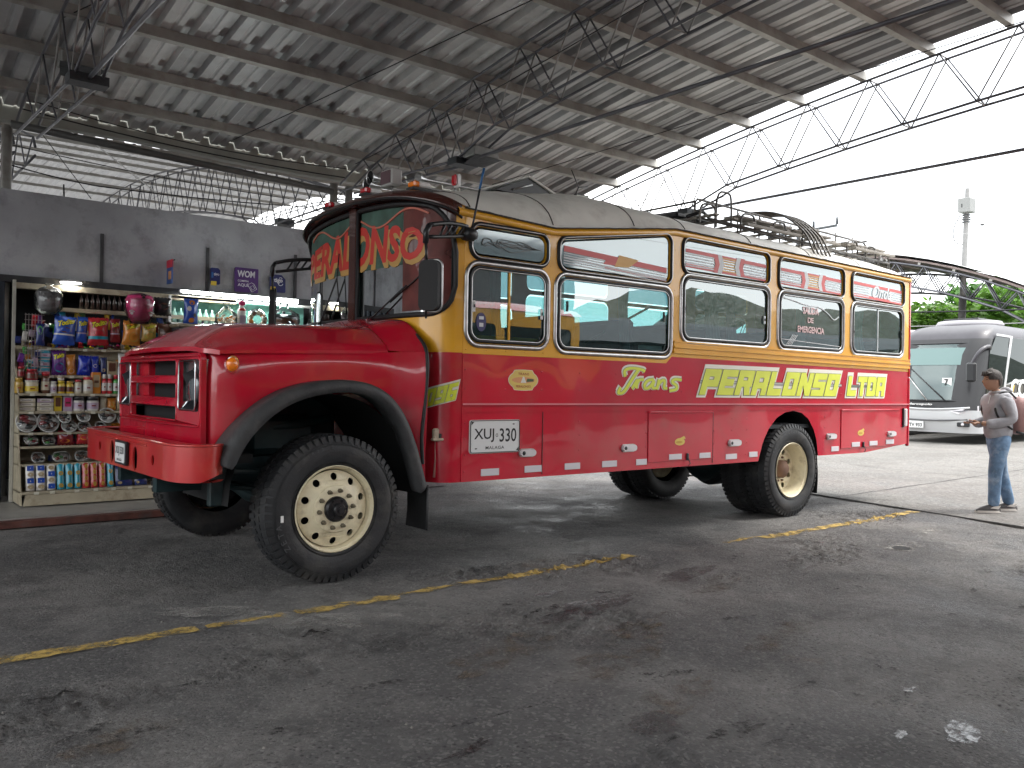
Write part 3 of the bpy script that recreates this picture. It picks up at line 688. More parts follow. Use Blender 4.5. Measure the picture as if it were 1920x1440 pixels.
# mouldings
mb = MB(); mb.box(1.07, 8.25, -.014, -.001, 1.236, 1.254, RED); mb.box(1.07, 8.25, -.020, -.014, 1.243, 1.256, mat('moulding_pink', (.62, .20, .23), .35, coat=.4)); mb.box(1.07, 8.25, -.008, -.001, 1.185, 1.193, RED); part(mb, 'side_moulding')
mb = MB()
for (za, zb_, o_) in ((1.722, 1.742, .018), (1.742, 1.775, .010), (1.775, 1.795, .024), (1.795, 1.828, .010), (1.828, 1.842, .018)):
    mb.add([(3.56, -.003-o_, za+.018), (8.25, -.003-o_, za-.012), (8.25, -.003-o_, zb_-.012), (3.56, -.003-o_, zb_+.018), (3.56, -.003, za+.018), (8.25, -.003, za-.012), (8.25, -.003, zb_-.012), (3.56, -.003, zb_+.018)], [(0, 1, 2, 3), (0, 4, 5, 1), (3, 2, 6, 7), (0, 3, 7, 4)], YEL)
part(mb, 'belt_moulding')
# roof edge cornice
mb = MB()
pp = resample([(1.0, 0, 0), (2.0, 0, 0), (3.55, 0, 0), (8.25, 0, 0)], .15); vs = []
for p in pp:
    e = edge(p.x)
    for (dy, dz) in ((-.004, -.060), (-.022, -.056), (-.030, -.03), (-.018, -.006), (-.004, .004)): vs.append((p.x, dy, e+dz))
mb.add(vs, [(i*5+k, i*5+k+5, i*5+k+6, i*5+k+1) for i in range(len(pp)-1) for k in range(4)], YEL, True); part(mb, 'roof_cornice')
# roof
def crown(x, y):
    d = min(y, W-y); xx = x
    c = interp([(.77, .14), (1.2, .30), (1.9, .45), (2.7, .47), (3.6, .29), (5, .28), (7.5, .26), (8.0, .2), (8.27, .06)], xx)
    f = interp([(0, 0), (.02, .12), (.07, .30), (.14, .46), (.25, .62), (.4, .76), (.6, .88), (.85, .96), (1.2, 1)], d)
    return edge(xx)+c*f
ROOFX = [.72+.06*i for i in range(5)]+[1.0+.1*i for i in range(73)]
ROOFX = [x for x in ROOFX if x < 8.27]+[8.27]
YS = [0, .01, .03, .07, .11, .16, .22, .3, .4, .52, .66, .82, 1.0, 1.2]; YS = YS+[W-y for y in reversed(YS[:-1])]
mb = MB(); vs = []
for i, x in enumerate(ROOFX):
    for y in YS:
        xx = x
        if x < 1.1:       # follow the bowed front
            t = (1.1-x)/(1.1-.72); s = interp([(p.y, CFL[k]) for k, p in enumerate(CF)], y); fx = cf(s).x+.0; xx = 1.1-(1.1-fx)*t
        lip = -.026 if y == 0 else (.026 if y == W else 0)
        z = crown(x, y)
        if x < 1.1: t = (1.1-x)/(1.1-.72); z = z*(1-t)+t*(ws_top(interp([(p.y, CFL[k]) for k, p in enumerate(CF)], y))+.05)
        vs.append((xx, y+lip, z+.006))
n = len(YS); mb.add(vs, [(i*n+k, (i+1)*n+k, (i+1)*n+k+1, i*n+k+1) for i in range(len(ROOFX)-1) for k in range(n-1)], WHT, True); part(mb, 'roof')
SEAM = mat('roof_seam', (.05, .045, .04), .8)
mb = MB()
for x in (1.12, 2.0, 3.0, 3.72, 4.8, 5.9, 7.0):
    pts = [(x+.02*noise.noise(Vector((y*3, x, 0))), y-.002 if y < .5 else y, crown(x, y)+.008) for y in YS if .008 < y < 2.3]
    mb.tube(pts, .0045, SEAM, 4)
pts = []
for i in range(180): x = 1.08+i*.04; pts.append((x, -.028, edge(x)+.004+.006*noise.noise(Vector((x*9, 0, 2)))))
mb.tube(pts, .006, SEAM, 4); part(mb, 'roof_seam')
mb = MB(); mb.plate([[(8.25, 0), (8.25, W), (1.0, W), (1.0, 0)]], lambda u, v: (u, v, edge(u)-.03), mat('headliner', (.12, .11, .10), .8)); part(mb, 'headliner')

# --- rivets
mb = MB()
def rivet(x, z, y=-.0, m=RED, r=.007): mb.lathe([(r, 0), (r*.7, -r*.55), (.0001, -r*.7)], m, (x, y, z), 'y', 6)
for x in (1.10, 1.50, 1.89, 2.33, 2.78, 3.25, 3.7, 4.2, 4.8, 5.4, 6.0, 6.6, 7.2, 7.8, 8.2):
    for z in (1.37, 1.52): rivet(x, z)
for x in [1.10+.2*i for i in range(36)]: rivet(x, belt(x)+.035, -.003, YEL, .006)
for x in (1.10, 1.91, 2.33, 3.19, 3.24, 4.2, 4.5, 4.75, 6.25, 6.6, 7.6):
    for z in (.72, .85, .98, 1.10):
        if skirt(x) < z-.03: rivet(x+.01*random.random(), z)
for k in (2.0, 3.6, 5.2, 6.71): 
    for i in range(8): rivet(k-.03, belt(k)+.12+i*.13, -.003, YEL, .005)
o = part(mb, 'rivets'); o['kind'] = 'stuff'
# panel joints, hatches
mb = MB()
for (x0, x1, z0, z1) in ((1.905, 1.913, .66, 1.19), (4.185, 4.195, .66, 1.19), (5.005, 5.0, .9, .9)):
    if x1 > x0: mb.box(x0, x1, -.005, .0, z0, z1, mat('joint_red_dark', (.12, .004, .008), .6))
mb.box(1.068, 1.078, -.009, -.0, .645, 1.64, RED); part(mb, 'panel_joint')
for (x0, x1, z0, z1) in ((3.22, 4.18, .70, 1.175), (6.605, 8.0, .72, 1.18)):
    mb = MB(); mb.box(x0, x1, -.010, -.001, z0, z1, RED, .004); h = part(mb, 'luggage_hatch')
    mb = MB(); mb.box(x0, x1, -.019, -.0102, z1-.012, z1+.006, RED, .003); mb.build('hinge_strip', h)
    cx = 3.78 if x0 < 5 else 7.1
    mb = MB(); mb.box(cx-.012, cx+.012, -.03, -.0104, z0-.0, z0+.07, STEEL, .004); mb.tube([(cx, -.03, z0+.02), (cx+.02, -.04, z0-.03), (cx-.01, -.035, z0-.05)], .005, STEEL, 5); mb.build('padlock', h)
# reflectors
for (a, b, c, d) in ((1.265, 1.448, .677, .733), (1.717, 1.904, .682, .738), (2.166, 2.349, .684, .740), (2.618, 2.809, .684, .740), (3.063, 3.21, .683, .738), (3.511, 3.699, .715, .768), (3.967, 4.143, .712, .765), (4.403, 4.591, .682, .737), (4.80, 4.95, .690, .745),
                     (6.402, 6.566, .695, .752), (6.841, 7.026, .735, .790), (7.254, 7.448, .738, .793), (7.660, 7.864, .745, .80)):
    yb = -.0125 if (3.22 < a < 4.18 or a > 6.605) else -.002
    mb = MB(); mb.box(a, b, yb-.004, yb, c, d, REFL, .002); part(mb, 'reflector')
for (a, b, c, d) in ((1.657, 1.819, .820, .873), (2.868, 3.045, .82, .875), (4.444, 4.633, .822, .877), (6.295, 6.479, .845, .90), (7.70, 7.875, .845, .90)):
    yb = -.011 if a > 6.605 else -.001
    mb = MB(); mb.plate([rrect(a, b, c, d, .026)], lambda u, v: (u, yb-.03, v), LENS, thick=(0, .03, 0)); L = part(mb, 'marker_lamp')
    mb = MB(); mb.plate([rrect(a-.008, b+.008, c-.008, d+.008, .034)], lambda u, v: (u, yb-.010, v), CHR, thick=(0, .0095, 0)); mb.build('lamp_base', L)
    mb = MB(); mb.lathe([(.018, 0), (.012, -.006)], BLACKP, (a+.03, yb-.0301, (c+d)/2), 'y', 10); mb.build('bulb', L)
# number plate
mb = MB(); mb.plate([rrect(1.144, 1.654, .859, 1.124, .02)], lambda u, v: (u, -.012, v), PLATE, thick=(0, .011, 0)); pl = part(mb, 'number_plate')
mb = MB(); mb.tube([(u, -.013, v) for u, v in rrect(1.150, 1.648, .865, 1.118, .018)], .004, BLACKP, 4, closed=True)
T = lambda u, v: (u, -.0135, v)
lettering(mb, 'XUJ', (1.185, 1.385, .945, 1.055), T, BLACKP, off=.012); lettering(mb, '330', (1.44, 1.615, .945, 1.055), T, BLACKP, off=.012)
lettering(mb, 'MALAGA', (1.30, 1.49, .889, .914), T, BLACKP, off=.01, space=1.1)
mb.tube([(x, -.0135, z) for x, z in ell(1.413, 1.0, .010, .013, 12)], .0018, BLACKP, 4, closed=True)
for (x, z) in ((1.585, 1.088), (1.205, .897)): mb.add([T(x-.016, z), T(x, z-.006), T(x+.016, z), T(x, z+.006)], [(0, 1, 2, 3)], BLACKP)
for (x, z, s) in ((1.158, 1.11, 1), (1.64, .873, -1)): mb.add([T(x, z), T(x+.028*s, z), T(x, z-.028*s)], [(0, 1, 2), (2, 1, 0)], BLACKP)
mb.build('plate_print', pl)

# --- painted lettering
def layered(s, box, shear, y0, parent, name='lettering', outl=.075, fill=LIME, third=True, to3=None):
    mb = MB(); ref, _ = text2(s, shear, .02)
    f = (lambda u, v, k: (u, y0-.0015*k, v)) if to3 is None else to3
    lettering(mb, s, box, lambda u, v: f(u, v+.012, 1), CREAM, shear, outl*1.9, ref)
    lettering(mb, s, (box[0]+.012, box[1]+.012, box[2], box[3]), lambda u, v: f(u, v, 1.6), CREAM, shear, outl*1.7, ref)
    lettering(mb, s, box, lambda u, v: f(u, v, 2.4), SHADE, shear, outl*.95, ref)
    lettering(mb, s, box, lambda u, v: f(u, v, 3.4), fill, shear, outl*.70, ref)
    o = mb.build(name, parent); return o
G = {'P': [(0, .32, 0, 1), (0, 1, .76, 1), (.68, 1, .36, 1), (0, 1, .34, .56)], 'E': [(0, .32, 0, 1), (0, 1, .77, 1), (0, .85, .39, .61), (0, 1, 0, .23)], 'R': [(0, .32, 0, 1), (0, 1, .77, 1), (.68, 1, .45, 1), (0, 1, .36, .57), [(.50, .45), (.82, .45), (1.02, 0), (.68, 0)]],
     'A': [(0, .32, 0, 1), (.68, 1, 0, 1), (0, 1, .77, 1), (0, 1, .30, .50)], 'L': [(0, .32, 0, 1), (0, .95, 0, .24)], 'O': [(0, .32, 0, 1), (.68, 1, 0, 1), (0, 1, .77, 1), (0, 1, 0, .23)], 'N': [(0, .30, 0, 1), (.70, 1, 0, 1), [(0, 1), (.38, 1), (1, 0), (.62, 0)]],
     'S': [(0, 1, .77, 1), (0, 1, .39, .61), (0, 1, 0, .23), (0, .32, .39, 1), (.68, 1, 0, .61)], 'T': [(0, 1, .76, 1), (.34, .66, 0, 1)], 'D': [(0, .32, 0, 1), (.68, 1, .08, .92), (0, .9, .77, 1), (0, .9, 0, .23)],
     '0': [(0, .34, 0, 1), (.66, 1, 0, 1), (0, 1, .8, 1), (0, 1, 0, .2)], '9': [(0, .34, .4, 1), (.66, 1, 0, 1), (0, 1, .8, 1), (0, 1, .38, .56), (0, 1, 0, .2)], '6': [(0, .34, 0, 1), (.66, 1, 0, .56), (0, 1, .8, 1), (0, 1, .38, .56), (0, 1, 0, .2)]}
def blocks(s_, box, shear, grow, m, to3, mb, y0, gap=.14, up=0, rt=0, sub=1):
    u0, u1, v0, v1 = box; n = len(s_); H_ = v1-v0; cw = (u1-u0-shear*H_)/(n+gap*(n-1)); k = 0
    for i, ch in enumerate(s_):
        for q in G[ch]:
            if isinstance(q, tuple): q = [(q[0], q[2]), (q[1], q[2]), (q[1], q[3]), (q[0], q[3])]; q = q if sub == 1 else [(q[0][0]+(q[1][0]-q[0][0])*t/4, q[0][1]) for t in range(5)]+[(q[1][0]+(q[0][0]-q[1][0])*t/4, q[2][1]) for t in range(5)]
            cxu = sum(p[0] for p in q)/len(q); cxv = sum(p[1] for p in q)/len(q); P_ = []
            for (a, b) in q:
                U = u0+cw*(1+gap)*i+cw*a+(grow if a > cxu else -grow); V = v0+H_*b+(grow if b > cxv else -grow); P_.append((U+shear*(V-v0)+rt, V+up))
            k += 1; mb.add([to3(U, V, y0+k*5e-5) for U, V in P_], [tuple(range(len(P_)))], m)
def blocktext(s_, box, shear, parent, name='lettering', to3=None, sc=1, gap=.14, sub=1):
    mb = MB(); f = to3 or (lambda u, v, d: (u, -.0012-d, v))
    blocks(s_, box, shear, .036*sc, CREAM, f, mb, 0, gap, .018*sc, .012*sc, sub); blocks(s_, box, shear, .034*sc, CREAM, f, mb, .003, gap, 0, 0, sub)
    blocks(s_, box, shear, .013*sc, SHADE, f, mb, .006, gap, 0, 0, sub); blocks(s_, box, shear, .008*sc, LIME, f, mb, .009, gap, 0, 0, sub); return mb.build(name, parent)
sidep = [c for c in bus.children if c.name.startswith('side_panel')][0]
blocktext('PERALONSO', (3.96, 6.57, 1.350, 1.595), .42, sidep)
blocktext('LTDA', (6.72, 7.64, 1.355, 1.578), .22, sidep)
mb = MB()
for s0 in (4.1, 4.35): pass
mb.box(3.97, 6.60, -.0068, -.0062, 1.455, 1.487, SHADE); mb.box(3.97, 6.60, -.0072, -.0069, 1.463, 1.479, mat('band_grey', (.45, .45, .42), .4)); mb.box(6.74, 7.62, -.0068, -.0062, 1.452, 1.482, SHADE)
mb.build('lettering_band', sidep)
# script 'Trans' drawn as brush strokes
def stroke(pts, w, m, y): 
    P = smoothpath([Vector((a, b, 0)) for a, b in pts], 3); vs = []; fs = []
    for i, p in enumerate(P):
        d = (P[min(i+1, len(P)-1)]-P[max(i-1, 0)]).normalized(); nn = Vector((-d.y, d.x, 0))*w*(.75+.35*abs(d.y))
        yy_ = y-8e-6*i; vs += [(p.x+nn.x, yy_, p.y+nn.y), (p.x-nn.x, yy_, p.y-nn.y)]
        if i: k = 2*i; fs += [(k-2, k-1, k+1, k)]
    mb.add(vs, fs, m)
TR = [[(2.90, 1.50), (2.88, 1.56), (2.98, 1.585), (3.14, 1.57), (3.16, 1.55)], [(3.08, 1.575), (2.98, 1.47), (2.88, 1.35), (2.80, 1.345), (2.84, 1.40)],
      [(2.99, 1.39), (3.03, 1.44), (3.07, 1.485), (3.045, 1.395)], [(3.05, 1.44), (3.09, 1.478), (3.15, 1.478)],
      [(3.29, 1.482), (3.20, 1.475), (3.15, 1.42), (3.18, 1.388), (3.25, 1.42), (3.30, 1.485), (3.26, 1.40), (3.32, 1.40)],
      [(3.36, 1.485), (3.345, 1.43), (3.33, 1.388)], [(3.345, 1.43), (3.41, 1.482), (3.45, 1.47), (3.425, 1.40), (3.48, 1.40)],
      [(3.69, 1.485), (3.58, 1.492), (3.54, 1.46), (3.62, 1.43), (3.62, 1.39), (3.51, 1.378)]]
mb = MB()
for (w, m, y, dz) in ((.034, CREAM, -.0025, .008), (.021, SHADE, -.004, 0), (.0165, LIME, -.0055, 0)):
    for s_ in TR: stroke([(a, b+dz) for a, b in s_], w, m, y-.0001*TR.index(s_))
mb.build('script_lettering', sidep)
# 096 on the rounded front corner
cabp = [c for c in bus.children if c.name.startswith('cab_front_panel')][0]
mb = MB()
f096 = lambda k: (lambda u, v: (lambda p: (p.x, p.y, v))(cfo(u, .0015*k)))
def sl(u, v): return v+(-(u-.20))*.28
blocktext('096', (0, .27, 0, .125), .25, cabp, 'fleet_number', to3=lambda u, v, d: (lambda p: (p.x, p.y, 1.222+v+u*.27))(cfo(.305-u, .0015+d)), sc=.36, gap=.16, sub=4)

# oval badge
mb = MB(); BY = mat('badge_yellow', (.68, .50, .12), .4)
def badge(sc): 
    out = []
    for i in range(48):
        a = 2*pi*i/48; x = cos(a)*.155*sc; z = sin(a)*.078*sc
        if abs(cos(a)) < .62: z = math.copysign(.083*sc, z)*(.93+.07*cos(a*2+pi))
        out.append((1.69+x, 1.447+z))
    return out
mb.plate([badge(1.04)], lambda u, v: (u, -.002, v), CREAM); mb.plate([badge(1.0)], lambda u, v: (u, -.0028, v), BY)
mb.plate([ell(1.69, 1.447, .125, .026)], lambda u, v: (u, -.0035, v), mat('badge_peach', (.65, .30, .12), .4))
mb.plate([[(1.66, 1.425), (1.72, 1.425), (1.70, 1.47), (1.685, 1.478)]], lambda u, v: (u, -.004, v), CREAM); mb.plate([[(1.72, 1.432), (1.80, 1.437), (1.80, 1.457), (1.73, 1.46)]], lambda u, v: (u, -.0041, v), mat('badge_green', (.05, .09, .03), .5))
lettering(mb, 'TRANS', (1.63, 1.75, 1.487, 1.508), lambda u, v: (u, -.0042, v), mat('badge_red', (.35, .05, .02), .5), off=.01)
lettering(mb, 'PERALONSO', (1.61, 1.77, 1.385, 1.405), lambda u, v: (u, -.0042, v), MATS['badge_red'], off=.01)
mb.build('oval_badge', sidep)
for (cx, cz) in ((3.67, .885), (7.05, .90)):
    mb = MB(); mb.plate([ell(cx, cz, .075, .036, 16)], lambda u, v: (u, -.0125, v), BY); mb.plate([[(cx-.04, cz+.02), (cx+.06, cz+.055), (cx+.085, cz+.03), (cx, cz+.01)]], lambda u, v: (u, -.0128, v), BY)
    mb.plate([ell(cx-.01, cz-.004, .05, .012, 12)], lambda u, v: (u, -.0133, v), mat('badge_ochre', (.5, .28, .03), .5)); part(mb, 'small_badge')
# hook on corner
mb = MB(); p = cfo(.22, .0); mb.box(p.x-.03, p.x+.03, p.y-.035, p.y, .965, 1.06, mat('hook_cream', (.5, .42, .32), .5, dirt=(.2, .1, .05), dscale=20), .012); mb.box(p.x-.05, p.x+.05, p.y-.06, p.y-.02, .965, .985, MATS['hook_cream'], .006); part(mb, 'corner_hook')
mb = MB(); mb.tube([(p.x+.005, p.y-.004, .96), (p.x+.01, p.y-.006, .82), (p.x, p.y-.004, .68)], [.004, .008, .010], mat('scrape_pink', (.5, .25, .22), .5), 5); part(mb, 'scrape_mark')

# --- windscreen lettering
LR = mat('sign_red', (.50, .035, .025), .5); LG = mat('sign_gold', (.45, .27, .08), .5)
mb = MB()
smap = lambda k: (lambda u, v: (lambda p: (p.x, p.y, v+.0*u))(cfo(u, -.0145+.0012*k)))
S0, S1 = SC0*2-.26, .36   # far end .. near end in s (text reads far -> near)
def wtxt(u, v):           # u 0..1 across, v 0..1 up
    s = S0+(S1-S0)*u; base = 2.36+.03*sin(pi*u)-.0*u+.02*u; h = .22+.12*sin(pi*(u*.9+.05)); return s, base+v*h
ref, _ = text2('PERALONSO', .12, .03)
lettering(mb, 'PERALONSO', (.0, 1, 0, 1), lambda u, v: (lambda q: smap(1)(q[0], q[1]))(wtxt(u+.014, v-.13)), LG, .12, .05, ref)
lettering(mb, 'PERALONSO', (0, 1, 0, 1), lambda u, v: (lambda q: smap(2.5)(q[0], q[1]))(wtxt(u, v)), LR, .12, .035, ref)
for ph in (0, 1):
    pts = []
    for i in range(40):
        u = i/39; s = (SC0-.08-u*.95) if ph else (SC0+.08+u*.85); z = 2.76+.055*sin(u*2*pi*1.1+2.6)-.02*u; pts.append(smap(1)(s, z))
    mb.tube(pts, .010, mat('sign_coral', (.5, .14, .09), .5), 4)
part(mb, 'windscreen_lettering')
FILM = mat('sign_film', (.055, .11, .085), .8, var=.5, vscale=5); FILM.node_tree.nodes['Principled BSDF'].inputs['Alpha'].default_value = .86
MAR = mat('maroon_blind', (.11, .022, .018), .7, var=.5, vscale=4, dirt=(.2, .07, .05), dscale=3); MAR.node_tree.nodes['Principled BSDF'].inputs['Alpha'].default_value = .85
def filmstrip(a, b, z0f, m, nm):
    mb = MB(); mb.grid(lambda u, v: (lambda s: (lambda p: (p.x, p.y, max(z0f, ws_b(s)+.02)+(ws_t(s)-.02-max(z0f, ws_b(s)+.02))*v))(cfo(s, -.0165)))(a+(b-a)*u), 24, 4, m); part(mb, nm)
filmstrip(.62, SC0-PH-.02, 2.36, FILM, 'windscreen_film'); filmstrip(SC0+PH+.02, STOT-S_IN-.03, 2.36, FILM, 'windscreen_film'); filmstrip(S_IN+.03, .615, 1.98, MAR, 'windscreen_blind')
mb = MB(); mb.box(1.12, 2.0, W-.12, W-.10, 2.3, 2.72, IN_BL := mat('window_block_dark', (.03, .035, .035), .8)); part(mb, 'far_window_block')  # dark panel added inside the far window to darken the cabin
# --- side window decals
RD = mat('decal_red', (.60, .12, .12), .5); OR = mat('decal_orange', (.65, .38, .12), .5); WD = mat('decal_white', (.62, .64, .66), .5); LB = mat('decal_line', (.25, .28, .3), .5)
def quadstrip(mb, x0, x1, za, zb_, h, m, y=-.0005): mb.add([(x0, y, za), (x1, y, zb_), (x1, y, zb_+h), (x0, y, za+h)], [(0, 1, 2, 3)], m)
for (k, x0, x1, z) in (('3U', 3.73, 5.06, 2.665), ('4U', 5.34, 6.57, 2.64), ('5U', 6.85, 8.03, 2.63), ('2U', 2.12, 3.45, 2.50)):
    mb = MB(); w = x1-x0; c = (x0+x1)/2; dz = .07 if k != '2U' else -.06
    z_ = lambda x: z+dz*(1-(x-x0)/w)*(1 if k == '2U' else .35)
    if k == '2U':
        quadstrip(mb, x0, x1, 2.56, 2.50, .05, RD); quadstrip(mb, x0, x1, 2.50, 2.43, .015, WD, -.0008)
        for i in range(5): quadstrip(mb, x0+.0, x1, 2.545-.022*i, 2.49-.022*i, .008, WD, -.001)
        quadstrip(mb, x0+.5, x1, 2.46, 2.42, .03, RD, -.0007); mb.add([(2.6, -.0012, 2.50), (2.78, -.0012, 2.50), (2.86, -.0012, 2.57), (2.66, -.0012, 2.575)], [(0, 1, 2, 3)], RD)
        mb.add([(2.74, -.0013, 2.49), (2.93, -.0013, 2.50), (3.06, -.0013, 2.58), (2.80, -.0013, 2.60)], [(0, 1, 2, 3)], OR)
    else:
        quadstrip(mb, x0, x1, z+.07, z+.045, .035, RD); quadstrip(mb, x0, x1, z-.075, z-.10, .035, RD)
        for i in range(5): quadstrip(mb, x0, c-.22, z+.05-.028*i, z+.045-.028*i, .012, WD, -.0008); quadstrip(mb, c+.28, x1, z+.04-.028*i, z+.03-.028*i, .012, WD, -.0008)
        if k != '5U':
            for i in range(6): quadstrip(mb, c-.10, c+.17, z+.065-.026*i, z+.06-.026*i, .012, OR, -.0008)
            for (dx, m) in ((-.24, RD), (-.17, WD), (.15, WD), (.22, RD)):
                s_ = 1 if dx < 0 else -1
                mb.add([(c+dx, -.0014, z+.10), (c+dx+.07, -.0014, z+.095), (c+dx+.07+.035*s_, -.0014, z), (c+dx+.07, -.0014, z-.09), (c+dx, -.0014, z-.085), (c+dx+.035*s_, -.0014, z)], [(0, 1, 2, 3, 4, 5)], m)
        else:
            lettering(mb, 'Onda', (c-.15, c+.33, z-.06, z+.09), lambda u, v: (u, -.0016, v), WD, .4, .02)
    part(mb, 'window_decal')
# flame bird on the first upper pane
mb = MB(); LG2 = mat('flame_grey', (.16, .18, .18), .5)
for i in range(7):
    z = 2.54+.012*(i-3); pts = [(1.27+.03*i, -.002, z+.03*sin(i)), (1.40, -.002, z+.035*cos(i*1.7)), (1.52+.02*i, -.002, z-.03*cos(i*2.1)), (1.66, -.002, z+.018*sin(i*3)), (1.86-.025*abs(i-3), -.002, 2.535)]
    mb.tube(smoothpath(pts, 3), [.0035]*len(smoothpath(pts, 3)), LG2, 4)
mb.tube(smoothpath([(1.34, -.002, 2.56), (1.27, -.002, 2.575), (1.235, -.002, 2.53), (1.255, -.002, 2.505), (1.29, -.002, 2.53)], 3), .004, LG2, 4); part(mb, 'window_decal')
# emergency exit words
mb = MB(); SW = mat('exit_pink', (.60, .40, .40), .5)
for (s_, b_) in (('SALIDA', (5.770, 6.097, 2.268, 2.350)), ('DE', (5.869, 5.990, 2.171, 2.232)), ('EMERGENCIA', (5.67, 6.215, 2.055, 2.130))): lettering(mb, s_, b_, lambda u, v: (u, -.003, v), SW, 0, .03)
mb.tube([(5.36, -.003, 1.965), (6.55, -.003, 1.93)], .004, WD, 4)
for i in range(4): mb.tube([(5.46+.03*i, -.003, 1.91), (5.58+.03*i, -.003, 2.02)], .004, WD, 4)
mb.tube(smoothpath([(5.37, -.003, 2.42), (5.6, -.003, 2.40), (5.85, -.003, 2.36), (6.1, -.003, 2.37), (6.3, -.003, 2.30), (6.42, -.003, 2.22), (6.52, -.003, 2.28)], 2), .006, WD, 4); part(mb, 'window_decal')
mb = MB(); mb.plate([ell(1.245, 1.90, .05, .075, 20)], lambda u, v: (u, -.003, v), mat('sticker_navy', (.03, .03, .12), .4)); mb.box(1.225, 1.265, -.0045, -.0035, 1.862, 1.893, WD); mb.box(1.222, 1.268, -.0045, -.0035, 1.92, 1.945, WD); part(mb, 'window_sticker')
mb = MB(); lettering(mb, 'DELUXE', (3.42, 3.12, 1.755, 1.795), lambda u, v: (u, .01, v), WD, 0, .03) if False else mb.box(3.1, 3.42, .02, .03, 1.76, 1.80, WD); part(mb, 'window_sticker')

# --- interior: floor, seats, curtains, dash
IN1 = mat('interior_dark', (.03, .035, .04), .8, var=.3); SEAT = mat('seat_blue', (.02, .035, .07), .7, var=.3, vscale=9); INY = mat('interior_yellow', (.42, .30, .03), .5)
mb = MB(); mb.box(.9, 8.2, .05, W-.05, .98, 1.02, IN1); part(mb, 'cabin_floor')
mb = MB(); mb.box(1.1, 8.2, W-.06, W-.045, 1.02, 1.84, INY); mb.box(1.1, 1.9, .06, .07, 1.02, 1.80, INY); part(mb, 'inner_lining')
def seat(x, y):
    mb = MB(); mb.box(x, x+.42, y, y+.9, 1.38, 1.50, SEAT, .04); mb.box(x+.36, x+.46, y, y+.9, 1.45, 2.05, SEAT, .04); s_ = part(mb, 'passenger_seat')
for i in range(8):
    for y in (.12, W-1.04): seat(1.95+i*.76, y)
mb = MB(); mb.box(1.15, 1.55, .25, .8, 1.35, 1.48, SEAT, .04); mb.box(1.5, 1.6, .25, .8, 1.45, 2.15, SEAT, .04); part(mb, 'driver_seat')
mb = MB(); mb.tube([(.98+.05*sin(a), .52+.20*cos(a), 1.92+.19*sin(a)) for a in [2*pi*i/24 for i in range(24)]], .014, BLKP, 6, closed=True); part(mb, 'steering_wheel')
mb = MB(); mb.box(.84, 1.05, .2, W-.2, 1.5, 1.90, IN1, .04); part(mb, 'dashboard')
mb = MB(); mb.box(2.0, 2.03, .75, 2.3, 1.02, 2.9, IN1); part(mb, 'cab_light_block')  # added panel that blocks the light seen through the cabin
CURT = mat('curtain_cloth', (.42, .50, .56), .85, var=.2, vscale=10); CURT2 = mat('curtain_blue', (.12, .30, .38), .8, var=.2)
def curtain(x0, x1, z0, z1, m, y=.09):
    mb = MB(); mb.grid(lambda a, b: (x0+(x1-x0)*a*(1-.25*sin(pi*b))+.04*(1-b), y+.025*sin(a*28+b), z0+(z1-z0)*b), 40, 6, m); part(mb, 'curtain')
curtain(4.15, 4.40, 1.87, 2.52, CURT); curtain(4.50, 4.66, 1.87, 2.52, CURT2); curtain(2.90, 3.02, 1.72, 2.38, CURT2); curtain(6.95, 7.28, 1.87, 2.50, CURT); curtain(1.40, 1.50, 1.75, 2.38, CURT2); curtain(5.8, 5.95, 1.87, 2.5, CURT)
mb = MB(); mb.bar((2.86, .5, 1.82), (3.55, .3, 2.20), .012, CHR, 6); part(mb, 'grab_rail')

# --- engine hood and fenders
YA, YB = .17, W-.17
def fdist(y): return min(y-YA, YB-y)
def hoodz(x, y):
    d = max(0, fdist(y)); e = max(0, x+.845)
    f = interp([(0, .0), (.03, .22), (.08, .36), (.16, .58), (.24, .80), (.32, .94), (.42, 1.0), (1.2, 1.12)], d)
    g = interp([(0, .16), (.03, .30), (.08, .45), (.16, .68), (.24, .88), (.32, .97), (.42, 1.0), (3, 1.0)], e)
    return 1.60+.035*(x+.83)+.20*f*g+(.012 if abs(y-1.2) < .33 else 0)*g
HX = [-.845, -.84, -.82, -.79, -.75, -.70, -.65, -.6, -.55, -.5, -.42, -.3, -.15, 0, .15, .3, .42, .50]
HY = [0, .008, .03, .06, .10, .14, .18, .22, .26, .30, .35, .42, .5, .6, .7, .78, .86, .9, .95, 1.03]
HY = [YA+h for h in HY]; HY = HY+[W-y for y in reversed(HY[:-1])]
mb = MB(); vs = []
for x in HX:
    for y in HY: bow = -.045*(1-((y-1.2)/1.03)**2) if x < -.5 else 0; cor = .07*(max(0, 1-fdist(y)/.12)**2)*max(0, 1-(x+.845)/.2); vs.append((x+bow*max(0, 1-(x+.845)/.4)+cor, y, hoodz(x, y)))
n = len(HY); mb.add(vs, [(i*n+k, (i+1)*n+k, (i+1)*n+k+1, i*n+k+1) for i in range(len(HX)-1) for k in range(n-1)], RED, True)
vs2 = [vs[k] for k in range(n)]; mb.add(vs2+[(a, b, c-.03) for a, b, c in vs2], [(k, k+1, n+k+1, n+k) for k in range(n-1)], RED, True)
for k in (0, n-1):
    q = [vs[i*n+k] for i in range(len(HX))]; m_ = len(q); mb.add(q+[(a, b, c-.022) for a, b, c in q], [(i, i+1, m_+i+1, m_+i) for i in range(m_-1)], RED, True)
part(mb, 'engine_hood', auto=40)
